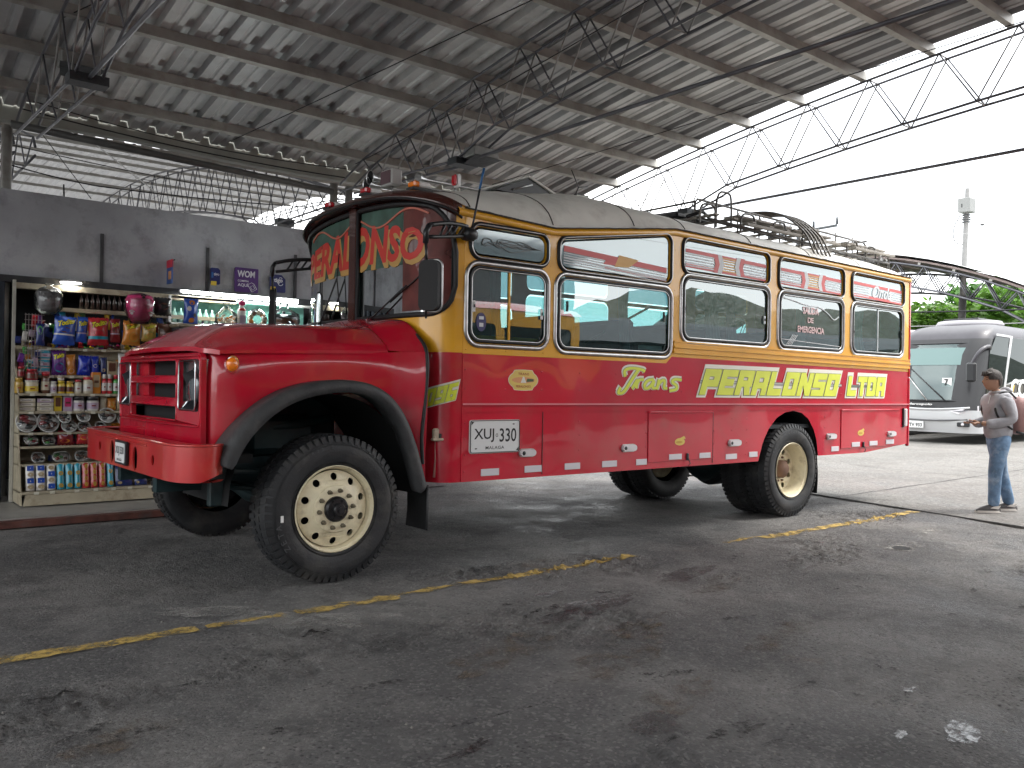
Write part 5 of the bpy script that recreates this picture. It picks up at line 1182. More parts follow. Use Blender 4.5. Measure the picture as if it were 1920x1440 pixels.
# ================================================================== SHOP GOODS
def cmat(name, c, r=.3, coat=.5, **k): return mat(name, c, r, coat=coat, **k)
PK = {'blue': (.02, .08, .42), 'red': (.45, .02, .03), 'darkred': (.22, .015, .02), 'orange': (.60, .22, .03), 'purple': (.12, .03, .22), 'navy': (.015, .03, .14), 'teal': (.02, .30, .42), 'yellow': (.62, .45, .04), 'green': (.06, .28, .06), 'pink': (.55, .04, .16), 'tan': (.40, .32, .20), 'white': (.60, .58, .55), 'brown': (.12, .05, .03), 'black': (.02, .02, .022), 'cream': (.55, .50, .38), 'gold': (.45, .28, .05), 'royal': (.01, .03, .40), 'lilac': (.40, .32, .42)}
def pm(c): return mat('pack_'+c, PK[c], .28, coat=.5, var=.12, vscale=12)
TY = mat('print_yellow', (.75, .68, .03), .4); PW = mat('print_white', (.68, .68, .66), .4)
def bag(x0, x1, z0, z1, y, col, band=None, txt=None, lab='', grp=None, name='snack_bag', spot=None, th=None):
    cx, cz = (x0+x1)/2, z0; w, h = x1-x0, z1-z0; T = th or min(w, h)*.28; mb = MB(); m = pm(col); nu, nv = 14, 18
    tw = random.uniform(-.05, .05)
    def F(a, b, s):
        e = (sin(pi*min(max((a-.02)/.96, 0), 1))**.5)*(sin(pi*min(max((b-.05)/.9, 0), 1))**.45) if .05 < b < .95 and .02 < a < .98 else 0
        e *= 1+.28*noise.noise(Vector((a*4, b*5, x0*31+z0*17)))
        px = x0+w*a-(a-.5)*w*.10*sin(pi*b)*1.0+(b-.5)*tw*w; return (px, y+s*T*e, z0+h*b+.006*sin(a*30)*(1 if b in (0, 1) else 0))
    for s in (-1, .4):
        vs = [F(i/nu, j/nv, s) for j in range(nv+1) for i in range(nu+1)]; fs = []; 
        fs = [(j*(nu+1)+i, j*(nu+1)+i+1, (j+1)*(nu+1)+i+1, (j+1)*(nu+1)+i) for j in range(nv) for i in range(nu)]
        if s == -1 and band:
            k = [q for q in fs if band[1]*nv <= q[0]//(nu+1) < band[2]*nv]; r_ = [q for q in fs if q not in k]; mb.add(vs, r_, m, True); mb.add(vs, k, pm(band[0]), True)
        else: mb.add(vs, fs, m, True)
    def S(u, v): a = (u-x0)/w; b = (v-z0)/h; p = F(min(max(a, .03), .97), min(max(b, .06), .94), -1); return (p[0], p[1]-.0035, p[2])
    if spot:
        for (c, a, b, ra, rb) in spot: mb.plate([[(x0+w*(a+ra*cos(t)), z0+h*(b+rb*sin(t))) for t in [2*pi*i/14 for i in range(14)]]], lambda u, v: (lambda p: (p[0], p[1]+.001, p[2]))(S(u, v)), pm(c))
    if txt:
        ref, _ = text2(txt, .2, .03); b_ = (x0+w*.14, x0+w*.88, z0+h*.60, z0+h*.78)
        tl = lambda u, v: S(u, v+(u-x0)*.28)
        lettering(mb, txt, b_, lambda u, v: (lambda p: (p[0], p[1]+.001, p[2]))(tl(u, v)), pm('black'), .2, .09, ref); lettering(mb, txt, b_, tl, TY, .2, .04, ref)
    o = mb.build(name); recenter(o); return tag(o, lab, 'snack bag' if 'bag' in name else 'packet', grp)
def jar(x0, x1, z0, z1, y, body, lid, lab, label=None, kind='jar', name='jar', neck=.8, lidh=.16):
    r = (x1-x0)/2; h = z1-z0; cx = (x0+x1)/2; mb = MB(); root = None
    mb.lathe([(r*.92, 0), (r, .05*h), (r, h*(1-lidh-.14)), (r*neck, h*(1-lidh))], pm(body), (cx, y, z0), n=20); o = mb.build(name); 
    recenter(o); tag(o, lab, kind)
    mb = MB(); mb.lathe([(r*neck*1.08, h*(1-lidh)), (r*neck*1.1, h*.98), (r*neck, h)], pm(lid), (cx, y, z0), n=20); mb.build('lid', o)
    mb = MB(); mb.lathe([(r*1.012, h*.16), (r*1.012, h*.56)], pm(label or 'white'), (cx, y, z0), n=20, cap=False); mb.build('wrapper', o)
    mb = MB(); mb.box(cx-r*.35, cx+r*.30, y-r*1.03, y-r*.97, z0+h*.32, z0+h*.40, pm('darkred')); mb.build('print', o); return o
def carton(x0, x1, z0, z1, y, d, col, lab, cat='box', panel='white', name='carton'):
    mb = MB(); mb.box(x0, x1, y, y+d, z0, z1, pm(col), .004); o = mb.build(name); recenter(o); tag(o, lab, cat)
    w, h = x1-x0, z1-z0; mb = MB(); mb.plate([rrect(x0+w*.15, x1-w*.15, z0+h*.3, z1-h*.12, min(w, h)*.12)], lambda u, v: (u, y-.001, v), pm(panel)); mb.box(x0+w*.25, x1-w*.25, y-.0022, y-.0012, z0+h*.5, z0+h*.62, pm('brown')); mb.build('print', o); return o
def tray(x0, x1, z0, z1, y, lab, c1='black', c2='white', round_=False, tilt=.9, cat='tray'):
    cx, cz = (x0+x1)/2, (z0+z1)/2; rx, rz = (x1-x0)/2, (z1-z0)/2; root = thing('wrapped_tray', lab, cat, (cx, y, z0))
    ct = lambda u, v, o=0: (cx+u*rx, y-.02+v*.05-o, cz+v*rz)
    mb = MB(); n = 24; rim = [ct(cos(2*pi*i/n)*(1 if round_ else 1)*(abs(cos(2*pi*i/n))**(-.35) if not round_ and abs(cos(2*pi*i/n)) > .3 else 1)*(.78 if not round_ else 1), sin(2*pi*i/n)*(1 if round_ else .9)) for i in range(n)]
    mb.tube(rim, .006, PW, 5, closed=True); back = ct(0, 0, -.03); mb.add(rim+[back], [(i, (i+1) % n, n) for i in range(n)], pm('white')); mb.build('dish', root)
    k = 7 if round_ else 5
    for i in range(k):
        a = 2*pi*i/k+random.random(); q = .5 if i else 0; mb = MB(); c = ct(cos(a)*q, sin(a)*q, .002); mb.sphere(c, min(rx, rz)*.36, pm(random.choice([c1, c2, c1, 'brown', 'darkred'])), 8, (1.2, .7, .8)); mb.build('sweet', root)
    mb = MB(); mb.add([ct(cos(2*pi*i/n)*.96, sin(2*pi*i/n)*.94, .006) for i in range(n)]+[ct(cos(2*pi*i/n)*.55+.05*random.random(), sin(2*pi*i/n)*.55+.05*random.random(), .045+.015*random.random()) for i in range(n)]+[ct(0, 0, .05)], [(i, (i+1) % n, n+(i+1) % n, n+i) for i in range(n)]+[(n+i, n+(i+1) % n, 2*n) for i in range(n)], CEL); mb.build('film_wrap', root)
    return root
# bottom row of long biscuit packets
def packet(x0, x1, z0, z1, y, kind, lab):
    w = x1-x0; c = {'b': 'white', 't': 'teal', 'r': 'red', 'n': 'navy'}[kind]; mb = MB(); T = .03
    f = lambda u, v, o: (u, y+(v-z0)/(z1-z0)*.05-o, v)
    n = 6
    vs = []
    for j in range(9):
        v = z0+(z1-z0)*j/8; e = .012 if j in (0, 8) else T
        for i in range(7): u = x0+w*.04+w*.92*i/6; vs.append(f(u, v, e*sin(pi*(.08+.84*i/6))+.003*(j % 2)))
    mb.add(vs, [(j*7+i, j*7+i+1, (j+1)*7+i+1, (j+1)*7+i) for j in range(8) for i in range(6)], pm(c), True)
    for j in range(4):
        za = z0+(z1-z0)*(.06+.235*j); zb_ = za+(z1-z0)*.19
        if kind == 'b' and (j+int(x0*37)) % 2: mb.plate([rrect(x0+w*.15, x1-w*.15, za, zb_, .004, 2)], lambda u, v: f(u, v, T+.002), pm('blue'))
        elif kind in 'b': mb.plate([ell((x0+x1)/2, (za+zb_)/2, w*.33, (zb_-za)*.42, 12)], lambda u, v: f(u, v, T+.002), pm('tan'))
        elif kind == 't' and j in (0, 2): mb.plate([ell((x0+x1)/2, (za+zb_)/2, w*.3, (zb_-za)*.45, 12)], lambda u, v: f(u, v, T+.002), pm('gold'))
        elif kind == 'r': mb.plate([ell((x0+x1)/2, (za+zb_)/2, w*.22, (zb_-za)*.5, 12)], lambda u, v: f(u, v, T+.002), pm('gold'))
        elif kind == 'n' and j < 3: mb.plate([ell(x0+w*(.25+.2*j), (za+zb_)/2, w*.12, (zb_-za)*.35, 12)], lambda u, v: f(u, v, T+.002), pm('tan'))
    if kind == 'n' and w > .15: lettering(mb, 'noel', (x0+w*.3, x0+w*.8, z0+.16, z0+.21), lambda u, v: f(u, v, T+.004), PW, .1, .03)
    o = mb.build('biscuit_packet'); recenter(o); tag(o, lab, 'packet', 'biscuit packets along the bottom of the rack'); return o
ORD = ['leftmost', 'second', 'third', 'fourth']
for i, (a, b, dz, k, lab) in enumerate([(-1.145, -1.055, 0, 'b', 'leftmost white and blue biscuit packet in the bottom tray of the rack'), (-1.05, -.955, 0, 'b', 'middle one of the three white and blue biscuit packets, bottom tray'), (-.95, -.86, 0, 'b', 'white and blue biscuit packet touching the teal packets, bottom tray'),
    (-.855, -.775, 0, 't', 'teal biscuit packet next to the white and blue packets'), (-.77, -.69, 0, 't', 'teal biscuit packet between two other teal packets'), (-.685, -.615, 0, 't', 'teal biscuit packet touching the first red packet'),
    (-.61, -.53, 0, 'r', 'red biscuit packet touching the row of teal packets'), (-.527, -.447, 0, 'r', 'middle one of the three red biscuit packets'), (-.443, -.366, 0, 'r', 'red biscuit packet beside the single teal packet'), (-.36, -.29, 0, 't', 'single teal biscuit packet standing right of the red ones'),
    (-.28, -.09, -.03, 'n', 'wide navy biscuit packet under the bus bumper'), (-.08, .06, -.06, 'n', 'small navy biscuit packet at the right end of the bottom tray')]):
    packet(a, b, .23, .50+dz, 4.60, k, lab)
tray(-1.09, -.94, .51, .62, 4.72, 'small dark tray with striped sweets just above the biscuit packets', 'black', 'brown')
tray(-.90, -.69, .51, .62, 4.72, 'long dark green tray above the teal biscuit packets', 'green', 'black'); tray(-.68, -.50, .51, .62, 4.72, 'dark tray with oval sticker above the red packets', 'black', 'brown')
tray(-1.155, -.995, .70, .81, 4.78, 'white tray of green and brown sweets on the left of its shelf', 'green', 'white'); tray(-.98, -.83, .69, .80, 4.78, 'white tray of round sweets beside the red jelly bag', 'black', 'green')
bag(-.83, -.66, .685, .84, 4.76, 'darkred', spot=[('orange', .45, .3, .3, .13), ('lilac', .4, .75, .2, .12)], lab='shiny dark red jelly bag with orange print on a middle shelf', name='jelly_bag', grp=None)
bag(-.64, -.50, .69, .84, 4.76, 'red', spot=[('orange', .5, .5, .3, .2)], lab='red and orange jelly bag just left of the bus bumper', name='jelly_bag')
for (a, b, c, d, l) in ((-1.218, -1.025, .836, 1.045, 'large round wrapped platter at the far left of its shelf'), (-1.02, -.816, .832, 1.045, 'large round wrapped platter with orange and dark sweets'), (-.82, -.702, .927, 1.045, 'small round tray leaning beside the large platters'),
    (-.79, -.643, .83, .95, 'low round tray in front below the small leaning one'), (-.639, -.511, .936, 1.06, 'upper dark round tray above another one, mid shelf'), (-.632, -.499, .832, .93, 'lower dark round tray under another one, mid shelf'),
    (-.42, -.25, .927, 1.08, 'tilted round tray with brown cake standing out above the bumper'), (-.456, -.347, .84, .93, 'flat foil tray behind the left end of the bumper'), (-.225, -.101, .895, 1.01, 'round tray nearest to the grille of the bus')):
    tray(a, b, c, d, 4.76, l, 'black', 'white', True)
for i in range(3):
    carton(-1.198, -1.03, 1.050+.046*i, 1.092+.046*i, 4.80, .16, 'cream', ['lowest', 'middle', 'topmost'][i]+' cream wafer box in the leftmost stack under the jars')
    carton(-1.014, -.86, 1.050+.046*i, 1.092+.046*i, 4.79, .16, 'lilac' if i == 2 else 'cream', ['lowest cream', 'middle cream', 'pale lilac topmost'][i]+' wafer box in the stack beside the yellow box', panel='white')
carton(-.851, -.778, 1.047, 1.215, 4.80, .1, 'yellow', 'upright yellow box with dark print between the wafer boxes', panel='brown'); carton(-.763, -.673, 1.047, 1.212, 4.80, .1, 'lilac', 'pale pink upright box with a round dark seal', panel='pink')
for (a, b, l) in ((-.663, -.551, 'clear lidded tub on white cups next to the pink box'), (-.535, -.404, 'clear lidded tub on dark cups beside the orange bag')):
    jar(a, b, 1.047, 1.215, 4.82, 'white', 'black', l, 'lilac', 'tub', 'plastic_tub', .95, .3)
bag(-.394, -.318, 1.05, 1.217, 4.84, 'cream', lab='small cream snack bag right of the lidded tubs'); bag(-.314, -.216, 1.05, 1.19, 4.84, 'orange', spot=[('gold', .5, .5, .25, .25)], lab='small orange snack bag between two pale ones'); bag(-.214, -.137, 1.05, 1.218, 4.84, 'tan', lab='small tan snack bag next to the headlight of the bus')
jar(-1.221, -1.137, 1.237, 1.40, 4.85, 'gold', 'gold', 'amber jar with yellow lid at the left end of the jar shelf', 'gold'); jar(-1.194, -1.125, 1.402, 1.52, 4.86, 'brown', 'red', 'small brown jar with red lid standing on the amber jar', 'darkred')
jar(-1.127, -.997, 1.237, 1.376, 4.85, 'cream', 'white', 'wide cream tub under a red lidded jar', 'yellow', 'tub', 'plastic_tub', .96, .08); jar(-1.119, -1.004, 1.378, 1.495, 4.85, 'darkred', 'red', 'squat sweet jar with red lid on top of the cream tub', 'brown')
jar(-.972, -.885, 1.237, 1.465, 4.86, 'brown', 'red', 'tall red lidded jar of nuts right of the cream tub', 'cream'); jar(-.885, -.823, 1.237, 1.369, 4.84, 'white', 'white', 'slim white jar before the two yellow jars', 'lilac')
jar(-.818, -.739, 1.237, 1.376, 4.85, 'yellow', 'yellow', 'yellow jar with a pale cup standing on it', 'brown'); jar(-.814, -.751, 1.378, 1.43, 4.85, 'tan', 'white', 'pale cup sitting on the yellow jar', 'white', 'cup', 'paper_cup')
jar(-.734, -.655, 1.237, 1.371, 4.85, 'yellow', 'gold', 'yellow jar just left of the white red lidded jars', 'brown'); jar(-.650, -.575, 1.237, 1.390, 4.85, 'cream', 'red', 'smaller of the two white jars with red lids', 'white'); jar(-.565, -.462, 1.237, 1.421, 4.85, 'cream', 'red', 'larger of the two white jars with red lids', 'white')
carton(-.473, -.381, 1.237, 1.476, 4.84, .07, 'orange', 'tall peach coloured carton leaning beside the red bottles', panel='tan')
jar(-.372, -.322, 1.237, 1.455, 4.84, 'red', 'white', 'leftmost red bottle with rounded cap on the jar shelf', 'white', 'bottle', 'bottle', .7, .22); jar(-.318, -.268, 1.237, 1.456, 4.84, 'red', 'white', 'red bottle between another red one and the green one', 'white', 'bottle', 'bottle', .7, .22); jar(-.258, -.197, 1.237, 1.451, 4.84, 'green', 'red', 'green bottle with red cap on the jar shelf', 'white', 'bottle', 'bottle', .7, .22)
carton(-.186, -.123, 1.237, 1.471, 4.84, .07, 'teal', 'blue and white drink carton next to the bus grille')
for (a, b, c, d, l) in ((-.985, -.861, 1.613, 1.713, 'top one of three stacked blue and pink tubs'), (-.982, -.863, 1.521, 1.611, 'middle one of three stacked blue and pink tubs'), (-.98, -.866, 1.432, 1.519, 'bottom one of three stacked blue and pink tubs'), (-1.09, -.985, 1.50, 1.60, 'single pale blue tub left of the stacked tubs')):
    jar(a, b, c, d, 4.98, 'teal', 'white', l, 'lilac', 'tub', 'plastic_tub', .98, .12)
bag(-.854, -.70, 1.44, 1.708, 4.97, 'purple', txt='Takis', spot=[('teal', .5, .3, .35, .2)], lab='purple snack bag with yellow lettering in the middle row'); bag(-.705, -.60, 1.44, 1.665, 4.985, 'orange', lab='orange snack bag behind the purple one', spot=[('white', .5, .2, .3, .12)])
bag(-.60, -.458, 1.44, 1.658, 4.97, 'royal', spot=[('blue', .5, .4, .3, .2)], lab='large royal blue snack bag in the middle row'); bag(-.454, -.362, 1.44, 1.656, 4.98, 'royal', spot=[('white', .5, .5, .25, .1)], lab='narrow royal blue snack bag in the middle row'); bag(-.36, -.29, 1.44, 1.647, 4.98, 'navy', spot=[('tan', .5, .3, .3, .1)], lab='narrow navy snack bag beside the tan box')
carton(-.287, -.186, 1.44, 1.608, 4.96, .06, 'tan', 'tan box with black print in the middle row', panel='brown'); bag(-.186, -.06, 1.44, 1.697, 4.97, 'white', spot=[('red', .5, .4, .3, .2)], lab='pale snack bag with red print over the bus grille')
bag(-1.031, -.94, 1.748, 1.982, 4.87, 'navy', spot=[('green', .4, .7, .3, .2)], lab='small navy and green bag hanging on the wire grid'); 
bag(-.874, -.649, 1.764, 2.076, 4.86, 'blue', ('white', .28, .36), 'Todito', 'large blue snack bag with yellow lettering, leftmost of the hanging row', spot=[('brown', .5, .52, .28, .1)])
bag(-.644, -.527, 1.801, 2.081, 4.87, 'blue', ('lilac', .3, .38), 'Todito', 'smaller blue snack bag with yellow lettering in the hanging row', spot=[('brown', .5, .5, .28, .08)])
bag(-.521, -.302, 1.773, 2.081, 4.86, 'red', ('teal', .18, .30), 'Todito', 'large red snack bag with teal band in the hanging row', spot=[('brown', .5, .45, .28, .1)])
bag(-.291, -.179, 1.817, 2.08, 4.87, 'darkred', ('lilac', .3, .38), 'Todito', 'smaller dark red snack bag with yellow lettering', spot=[('brown', .5, .5, .25, .08)])
bag(-.173, .028, 1.788, 2.066, 4.85, 'orange', None, 'Todito', 'orange snack bag hanging left of the yellow green one', spot=[('gold', .6, .35, .3, .2)]); bag(.03, .20, 1.84, 2.05, 4.84, 'gold', None, 'Todito', 'yellow green snack bag hanging just above the bus hood', spot=[('green', .5, .35, .35, .2)])
bag(.22, .40, 1.80, 2.06, 4.9, 'brown', lab='dark brown snack bag right of the yellow green one')
PTAG = mat('price_card', (.62, .60, .50), .6)
for (z, yy) in ((.225, 4.49), (.825, 4.705), (1.045, 4.725), (1.235, 4.745), (1.43, 4.865), (1.73, 4.935)):
    for k in range(7):
        x = -1.1+.19*k+random.uniform(-.03, .03); mb = MB(); mb.box(x, x+.045, yy-.003, yy-.0005, z-.024, z+.004, PTAG); mb.build('price_card', rack)
random.seed(21); mb = MB()
def lump(x, y, z, w, h, m, rot):
    vs = []; c_, s_ = cos(rot), sin(rot)
    for (a, b, d) in ((-1, 0, 0), (1, 0, 0), (1, 1, 0), (-1, 1, 0), (-.7, .2, -1), (.7, .2, -1), (.7, .8, -1), (-.7, .8, -1)):
        px, pz = a*w/2, b*h; vs.append((x+px*c_-pz*s_, y+d*.018, z+px*s_+pz*c_))
    mb.add(vs, [(4, 5, 6, 7), (0, 1, 5, 4), (1, 2, 6, 5), (2, 3, 7, 6), (3, 0, 4, 7)], m)
cols = ['blue', 'red', 'green', 'yellow', 'purple', 'orange', 'white', 'navy', 'darkred', 'teal', 'cream', 'brown', 'pink']
for i in range(58): lump(random.uniform(-1.15, .9), 5.03, 1.732+random.uniform(0, .02), random.uniform(.04, .09), random.uniform(.03, .07), pm(random.choice(cols)), random.uniform(-.5, .5))
for i in range(46): lump(random.uniform(-1.15, .9), 5.05, 1.432+random.uniform(0, .10), random.uniform(.05, .09), random.uniform(.08, .15), pm(random.choice(cols)), random.uniform(-.2, .2))
for i in range(40): lump(random.uniform(-1.18, -.05), 4.99, 1.24+random.uniform(0, .03), random.uniform(.05, .08), random.uniform(.08, .13), pm(random.choice(cols)), random.uniform(-.1, .1))
for i in range(34): lump(random.uniform(-1.18, .1), 4.93, random.choice([.502, .682, .828]), random.uniform(.06, .11), random.uniform(.06, .12), pm(random.choice(cols)), random.uniform(-.3, .3))
for i in range(50): lump(random.uniform(-1.15, 1.0), 5.07, random.uniform(1.80, 2.05), random.uniform(.06, .12), random.uniform(.10, .16), pm(random.choice(cols)), random.uniform(-.2, .2))
for i in range(11): lump(random.uniform(-1.19, -.98), 4.93, random.uniform(1.45, 2.02), random.uniform(.03, .06), random.uniform(.05, .11), pm(random.choice(['navy', 'purple', 'lilac', 'blue', 'green', 'white'])), random.uniform(-.3, .3))
o = mb.build('small_sweets'); o['kind'] = 'stuff'
for o in list(COL.objects):
    if o.get('category') in ('snack bag', 'packet') and o.name.startswith('snack_bag'): o.rotation_euler.y = random.uniform(-.07, .07)
# hanging wrapped pieces
t = thing('wrapped_basket', 'grey wicker basket in cellophane hanging under the round lamp', 'basket', (-.92, 4.82, 2.10))
mb = MB(); mb.lathe([(.06, 0), (.095, .05), (.115, .16), (.12, .20)], mat('wicker_grey', (.20, .19, .19), .8, bump=.6, bscale=60), (-.92, 4.82, 2.12), n=24)
for i in range(24): a = 2*pi*i/24; mb.bar((-.92+.066*cos(a), 4.82+.066*sin(a), 2.12), (-.92+.126*cos(a), 4.82+.126*sin(a), 2.31), .004, MATS['wicker_grey'], 4)
mb.build('basket_body', t); mb = MB(); mb.lathe([(.07, -.02), (.135, .05), (.14, .2), (.09, .26), (.02, .29), (.05, .31)], CEL, (-.92, 4.82, 2.10), n=18); mb.build('cellophane', t)
t = thing('wrapped_toy_bag', 'pink wrapped gift bag with white paw marks hanging over the snack bags', 'gift bag', (-.02, 4.72, 2.056))
mb = MB(); mb.lathe([(.09, 0), (.105, .03), (.14, .15), (.15, .24), (.13, .285), (.05, .30)], pm('pink'), (-.02, 4.72, 2.06), n=24); mb.build('bag_body', t)
for (dx, z) in ((-.11, 2.14), (.09, 2.13), (.0, 2.32)):
    mb = MB(); a0 = math.asin(max(-.9, min(.9, dx/.145))); yy = 4.72-.146*cos(a0)
    for (ex, ez, r) in ((0, 0, .017), (-.02, .02, .009), (-.007, .028, .009), (.008, .028, .009), (.021, .02, .009)): mb.plate([ell(-.02+dx+ex, z+ez, r, r, 10)], lambda u, v: (u, yy-.003, v), PW if dx < .2 and z < 2.3 else pm('black'))
    mb.build('paw_mark', t)
mb = MB(); mb.lathe([(.10, -.02), (.155, .12), (.165, .24), (.10, .31), (.02, .33)], CEL, (-.02, 4.72, 2.05), n=18); mb.build('cellophane', t)
bag(.166, .357, 2.146, 2.355, 4.82, 'black', spot=[('brown', .5, .5, .3, .2)], lab='black wrapped bag hanging right of the pink gift bag', name='gift_bag', th=.06)
bag(.465, .637, 2.06, 2.358, 4.72, 'blue', spot=[('orange', .5, .85, .2, .1), ('orange', .5, .15, .2, .1), ('white', .3, .6, .15, .1), ('black', .7, .35, .12, .08)], lab='blue wrapped bag with orange and white spots at the cabinet corner', name='gift_bag', th=.05)
for i in range(9):
    x = -.55+.058*i; mb = MB(); mb.lathe([(.022, 0), (.022, .10), (.010, .14), (.010, .175)], mat('dark_bottle', (.05, .03, .025), .15, coat=.6), (x, 5.06, 2.181), n=10); o = mb.build('brown_bottle'); recenter(o)
    tag(o, ['leftmost', 'second from left', 'third from left', 'fourth from left', 'middle', 'fourth from right', 'third from right', 'second from right', 'rightmost'][i]+' dark brown bottle in the dim row on the top shelf', 'bottle', 'dark bottles on the top shelf')
# things on the counter
def onctr(x, nm, lab, cat): return thing(nm, lab, cat, (x, 4.72, 2.057))
t = onctr(.97, 'wrapped_pasta', 'cellophane bag of pale and orange snacks standing behind the bus hood', 'gift bag'); random.seed(3)
for i in range(26): mb = MB(); mb.sphere((.97+random.uniform(-.09, .09), 4.72+random.uniform(-.07, .02), 2.075+random.uniform(0, .12)), random.uniform(.014, .024), pm(random.choice(['cream', 'tan', 'orange', 'cream'])), 8, (1.3, .8, .8)); mb.build('snack', t)
mb = MB(); mb.lathe([(.10, 0), (.13, .05), (.13, .15), (.05, .22), (.02, .25), (.05, .28)], CEL, (.97, 4.72, 2.057), n=16); mb.build('cellophane', t)
t = onctr(1.155, 'wine_bottle', 'white bottle box with pink bow standing between two gift bags', 'bottle'); mb = MB(); mb.lathe([(.05, 0), (.05, .20), (.02, .27), (.02, .31)], PW, (1.155, 4.72, 2.057), n=14); mb.build('bottle_body', t)
mb = MB(); mb.sphere((1.155, 4.70, 2.35), .04, pm('pink'), 10, (1.2, .7, .8)); mb.sphere((1.155, 4.69, 2.27), .045, pm('red'), 10, (1, .6, .5)); mb.build('bow', t); mb = MB(); mb.box(1.12, 1.19, 4.665, 4.672, 2.10, 2.2, pm('lilac')); mb.build('label_panel', t)
t = onctr(1.35, 'bread_ring', 'ring of brown and cream rolls in a clear bag on the counter', 'bread')
for i in range(9): a = 2*pi*i/9; mb = MB(); mb.sphere((1.35+.085*cos(a), 4.70, 2.165+.08*sin(a)), .032, pm(['tan', 'orange', 'cream', 'brown'][i % 4]), 10); mb.build('roll', t)
mb = MB(); mb.lathe([(.0001, -.04), (.10, -.035), (.13, 0), (.10, .03)], CEL, (1.35, 4.71, 2.165), 'y', n=18); mb.build('cellophane', t)
t = onctr(1.70, 'clay_pot', 'brown lidded pot with handles wrapped beside the windscreen', 'pot')
BRC = mat('glazed_brown', (.16, .06, .02), .3, coat=.5, var=.3)
mb = MB(); mb.lathe([(.13, 0), (.165, .04), (.17, .13)], BRC, (1.70, 4.72, 2.06), n=24); mb.build('pot_body', t); mb = MB(); mb.lathe([(.185, .13), (.185, .145), (.12, .185), (.02, .20), (.02, .225), (.0001, .23)], pm('black'), (1.70, 4.72, 2.06), n=24); mb.build('lid', t)
mb = MB(); mb.lathe([(.06, -.17), (.06, -.185)], pm('black'), (1.72, 4.72, 2.10), 'y', 16); mb.build('knob', t)
mb = MB(); mb.lathe([(.15, 0), (.20, .10), (.19, .2), (.05, .27), (.06, .33)], CEL, (1.70, 4.72, 2.057), n=16); mb.build('cellophane', t)
# signs on the wall
def sign(x0, x1, z0, z1, y, col, lab, chamfer=0, name='wall_sign'):
    mb = MB(); c = chamfer; lp = [(x0+.012, z0), (x1-.012, z0), (x1, z0+.012), (x1, z1-c-.005), (x1-c-.005, z1), (x0+.012, z1), (x0, z1-.012), (x0, z0+.012)]
    mb.plate([lp], lambda u, v: (u, y, v), col, thick=(0, .012, 0)); o = mb.build(name); o.name = name; recenter(o); return tag(o, lab, 'sign'), o
PUR = mat('sign_purple', (.06, .015, .13), .4, var=.1); NAV = mat('sign_navy', (.008, .012, .10), .4); SWH = mat('sign_white', (.62, .62, .66), .5); SYE = mat('sign_yellow', (.60, .42, .04), .5)
_, s1 = sign(1.235, 1.545, 2.535, 2.845, 5.165, PUR, 'purple square sign with white words WOM COMPRA AQUÍ on the grey wall')
mb = MB(); f = lambda u, v: (u, 5.163, v); lettering(mb, 'WOM', (1.27, 1.50, 2.725, 2.81), f, SWH, .05, .035); lettering(mb, 'COMPRA', (1.275, 1.42, 2.665, 2.69), f, SWH, 0, .015); lettering(mb, 'AQUÍ', (1.275, 1.415, 2.60, 2.655), f, SWH, 0, .02)
mb.tube([(1.46+(u*.8-v*.5), 5.162, 2.60+(u*.5+v*.8)) for u, v in ((-.03, -.05), (.05, -.05), (.05, .03), (.03, .06), (-.03, .06))], .0035, SWH, 4, closed=True)
mb.tube([(1.46+(u*.8-v*.5), 5.162, 2.60+(u*.5+v*.8)) for u, v in ((-.012, -.03), (.03, -.03), (.03, .02), (-.012, .02))], .003, SWH, 4, closed=True); mb.build('sign_lettering', s1)
_, s2 = sign(1.70, 1.915, 2.57, 2.80, 5.165, NAV, 'blue sign reading tigo with a cut corner beside the far mirror', .05)
mb = MB(); lettering(mb, 'tigo', (1.755, 1.875, 2.685, 2.755), f, SWH, 0, .04); mb.tube([(1.845+.03*cos(a), 5.162, 2.685+.025*sin(a)) for a in [pi+pi*i/8 for i in range(9)]], .005, SWH, 4); mb.tube([(1.845+.02*cos(a), 5.162, 2.75+.014*sin(a)) for a in [pi*i/8 for i in range(9)]], .004, SWH, 4); mb.plate([rrect(1.71, 1.78, 2.555, 2.64, .006, 2)], lambda u, v: (u, 5.160, v), SYE, thick=(0, .004, 0)); mb.tube([(1.73, 5.157, 2.62), (1.76, 5.157, 2.62), (1.75, 5.157, 2.59), (1.73, 5.157, 2.575), (1.76, 5.157, 2.575)], .004, BLACKP, 4); mb.build('sign_lettering', s2)
_, s3 = sign(.925, 1.045, 2.60, 2.805, 5.15, NAV, 'small dark navy sign reading tigo next to a wall strip', .02)
mb = MB(); lettering(mb, 'tigo', (.965, 1.035, 2.70, 2.745), lambda u, v: (u, 5.148, v), SWH, 0, .02); mb.plate([rrect(.935, .96, 2.68, 2.75, .003, 2)], lambda u, v: (u, 5.147, v), mat('sign_blue', (.02, .12, .35), .5)); mb.plate([rrect(.93, 1.0, 2.585, 2.64, .004, 2)], lambda u, v: (u, 5.146, v), SYE, thick=(0, .003, 0)); mb.build('sign_lettering', s3)
t = thing('hanging_sign', 'small red and blue sign board standing out from the wall over the pink bag', 'sign', (.44, 5.1, 2.52))
mb = MB(); mb.box(.405, .42, 4.98, 5.17, 2.55, 2.83, mat('sign_blue2', (.02, .07, .25), .5), .004); mb.build('board', t); mb = MB(); mb.box(.402, .423, 4.98, 5.17, 2.74, 2.835, mat('sign_red2', (.5, .02, .05), .5), .004); mb.box(.402, .423, 5.0, 5.1, 2.60, 2.70, pm('orange'), .004); mb.build('print', t); mb = MB(); mb.bar((.46, 5.05, 2.84), (.46, 5.18, 2.84), .008, BLKP, 5); mb.build('bracket', t)

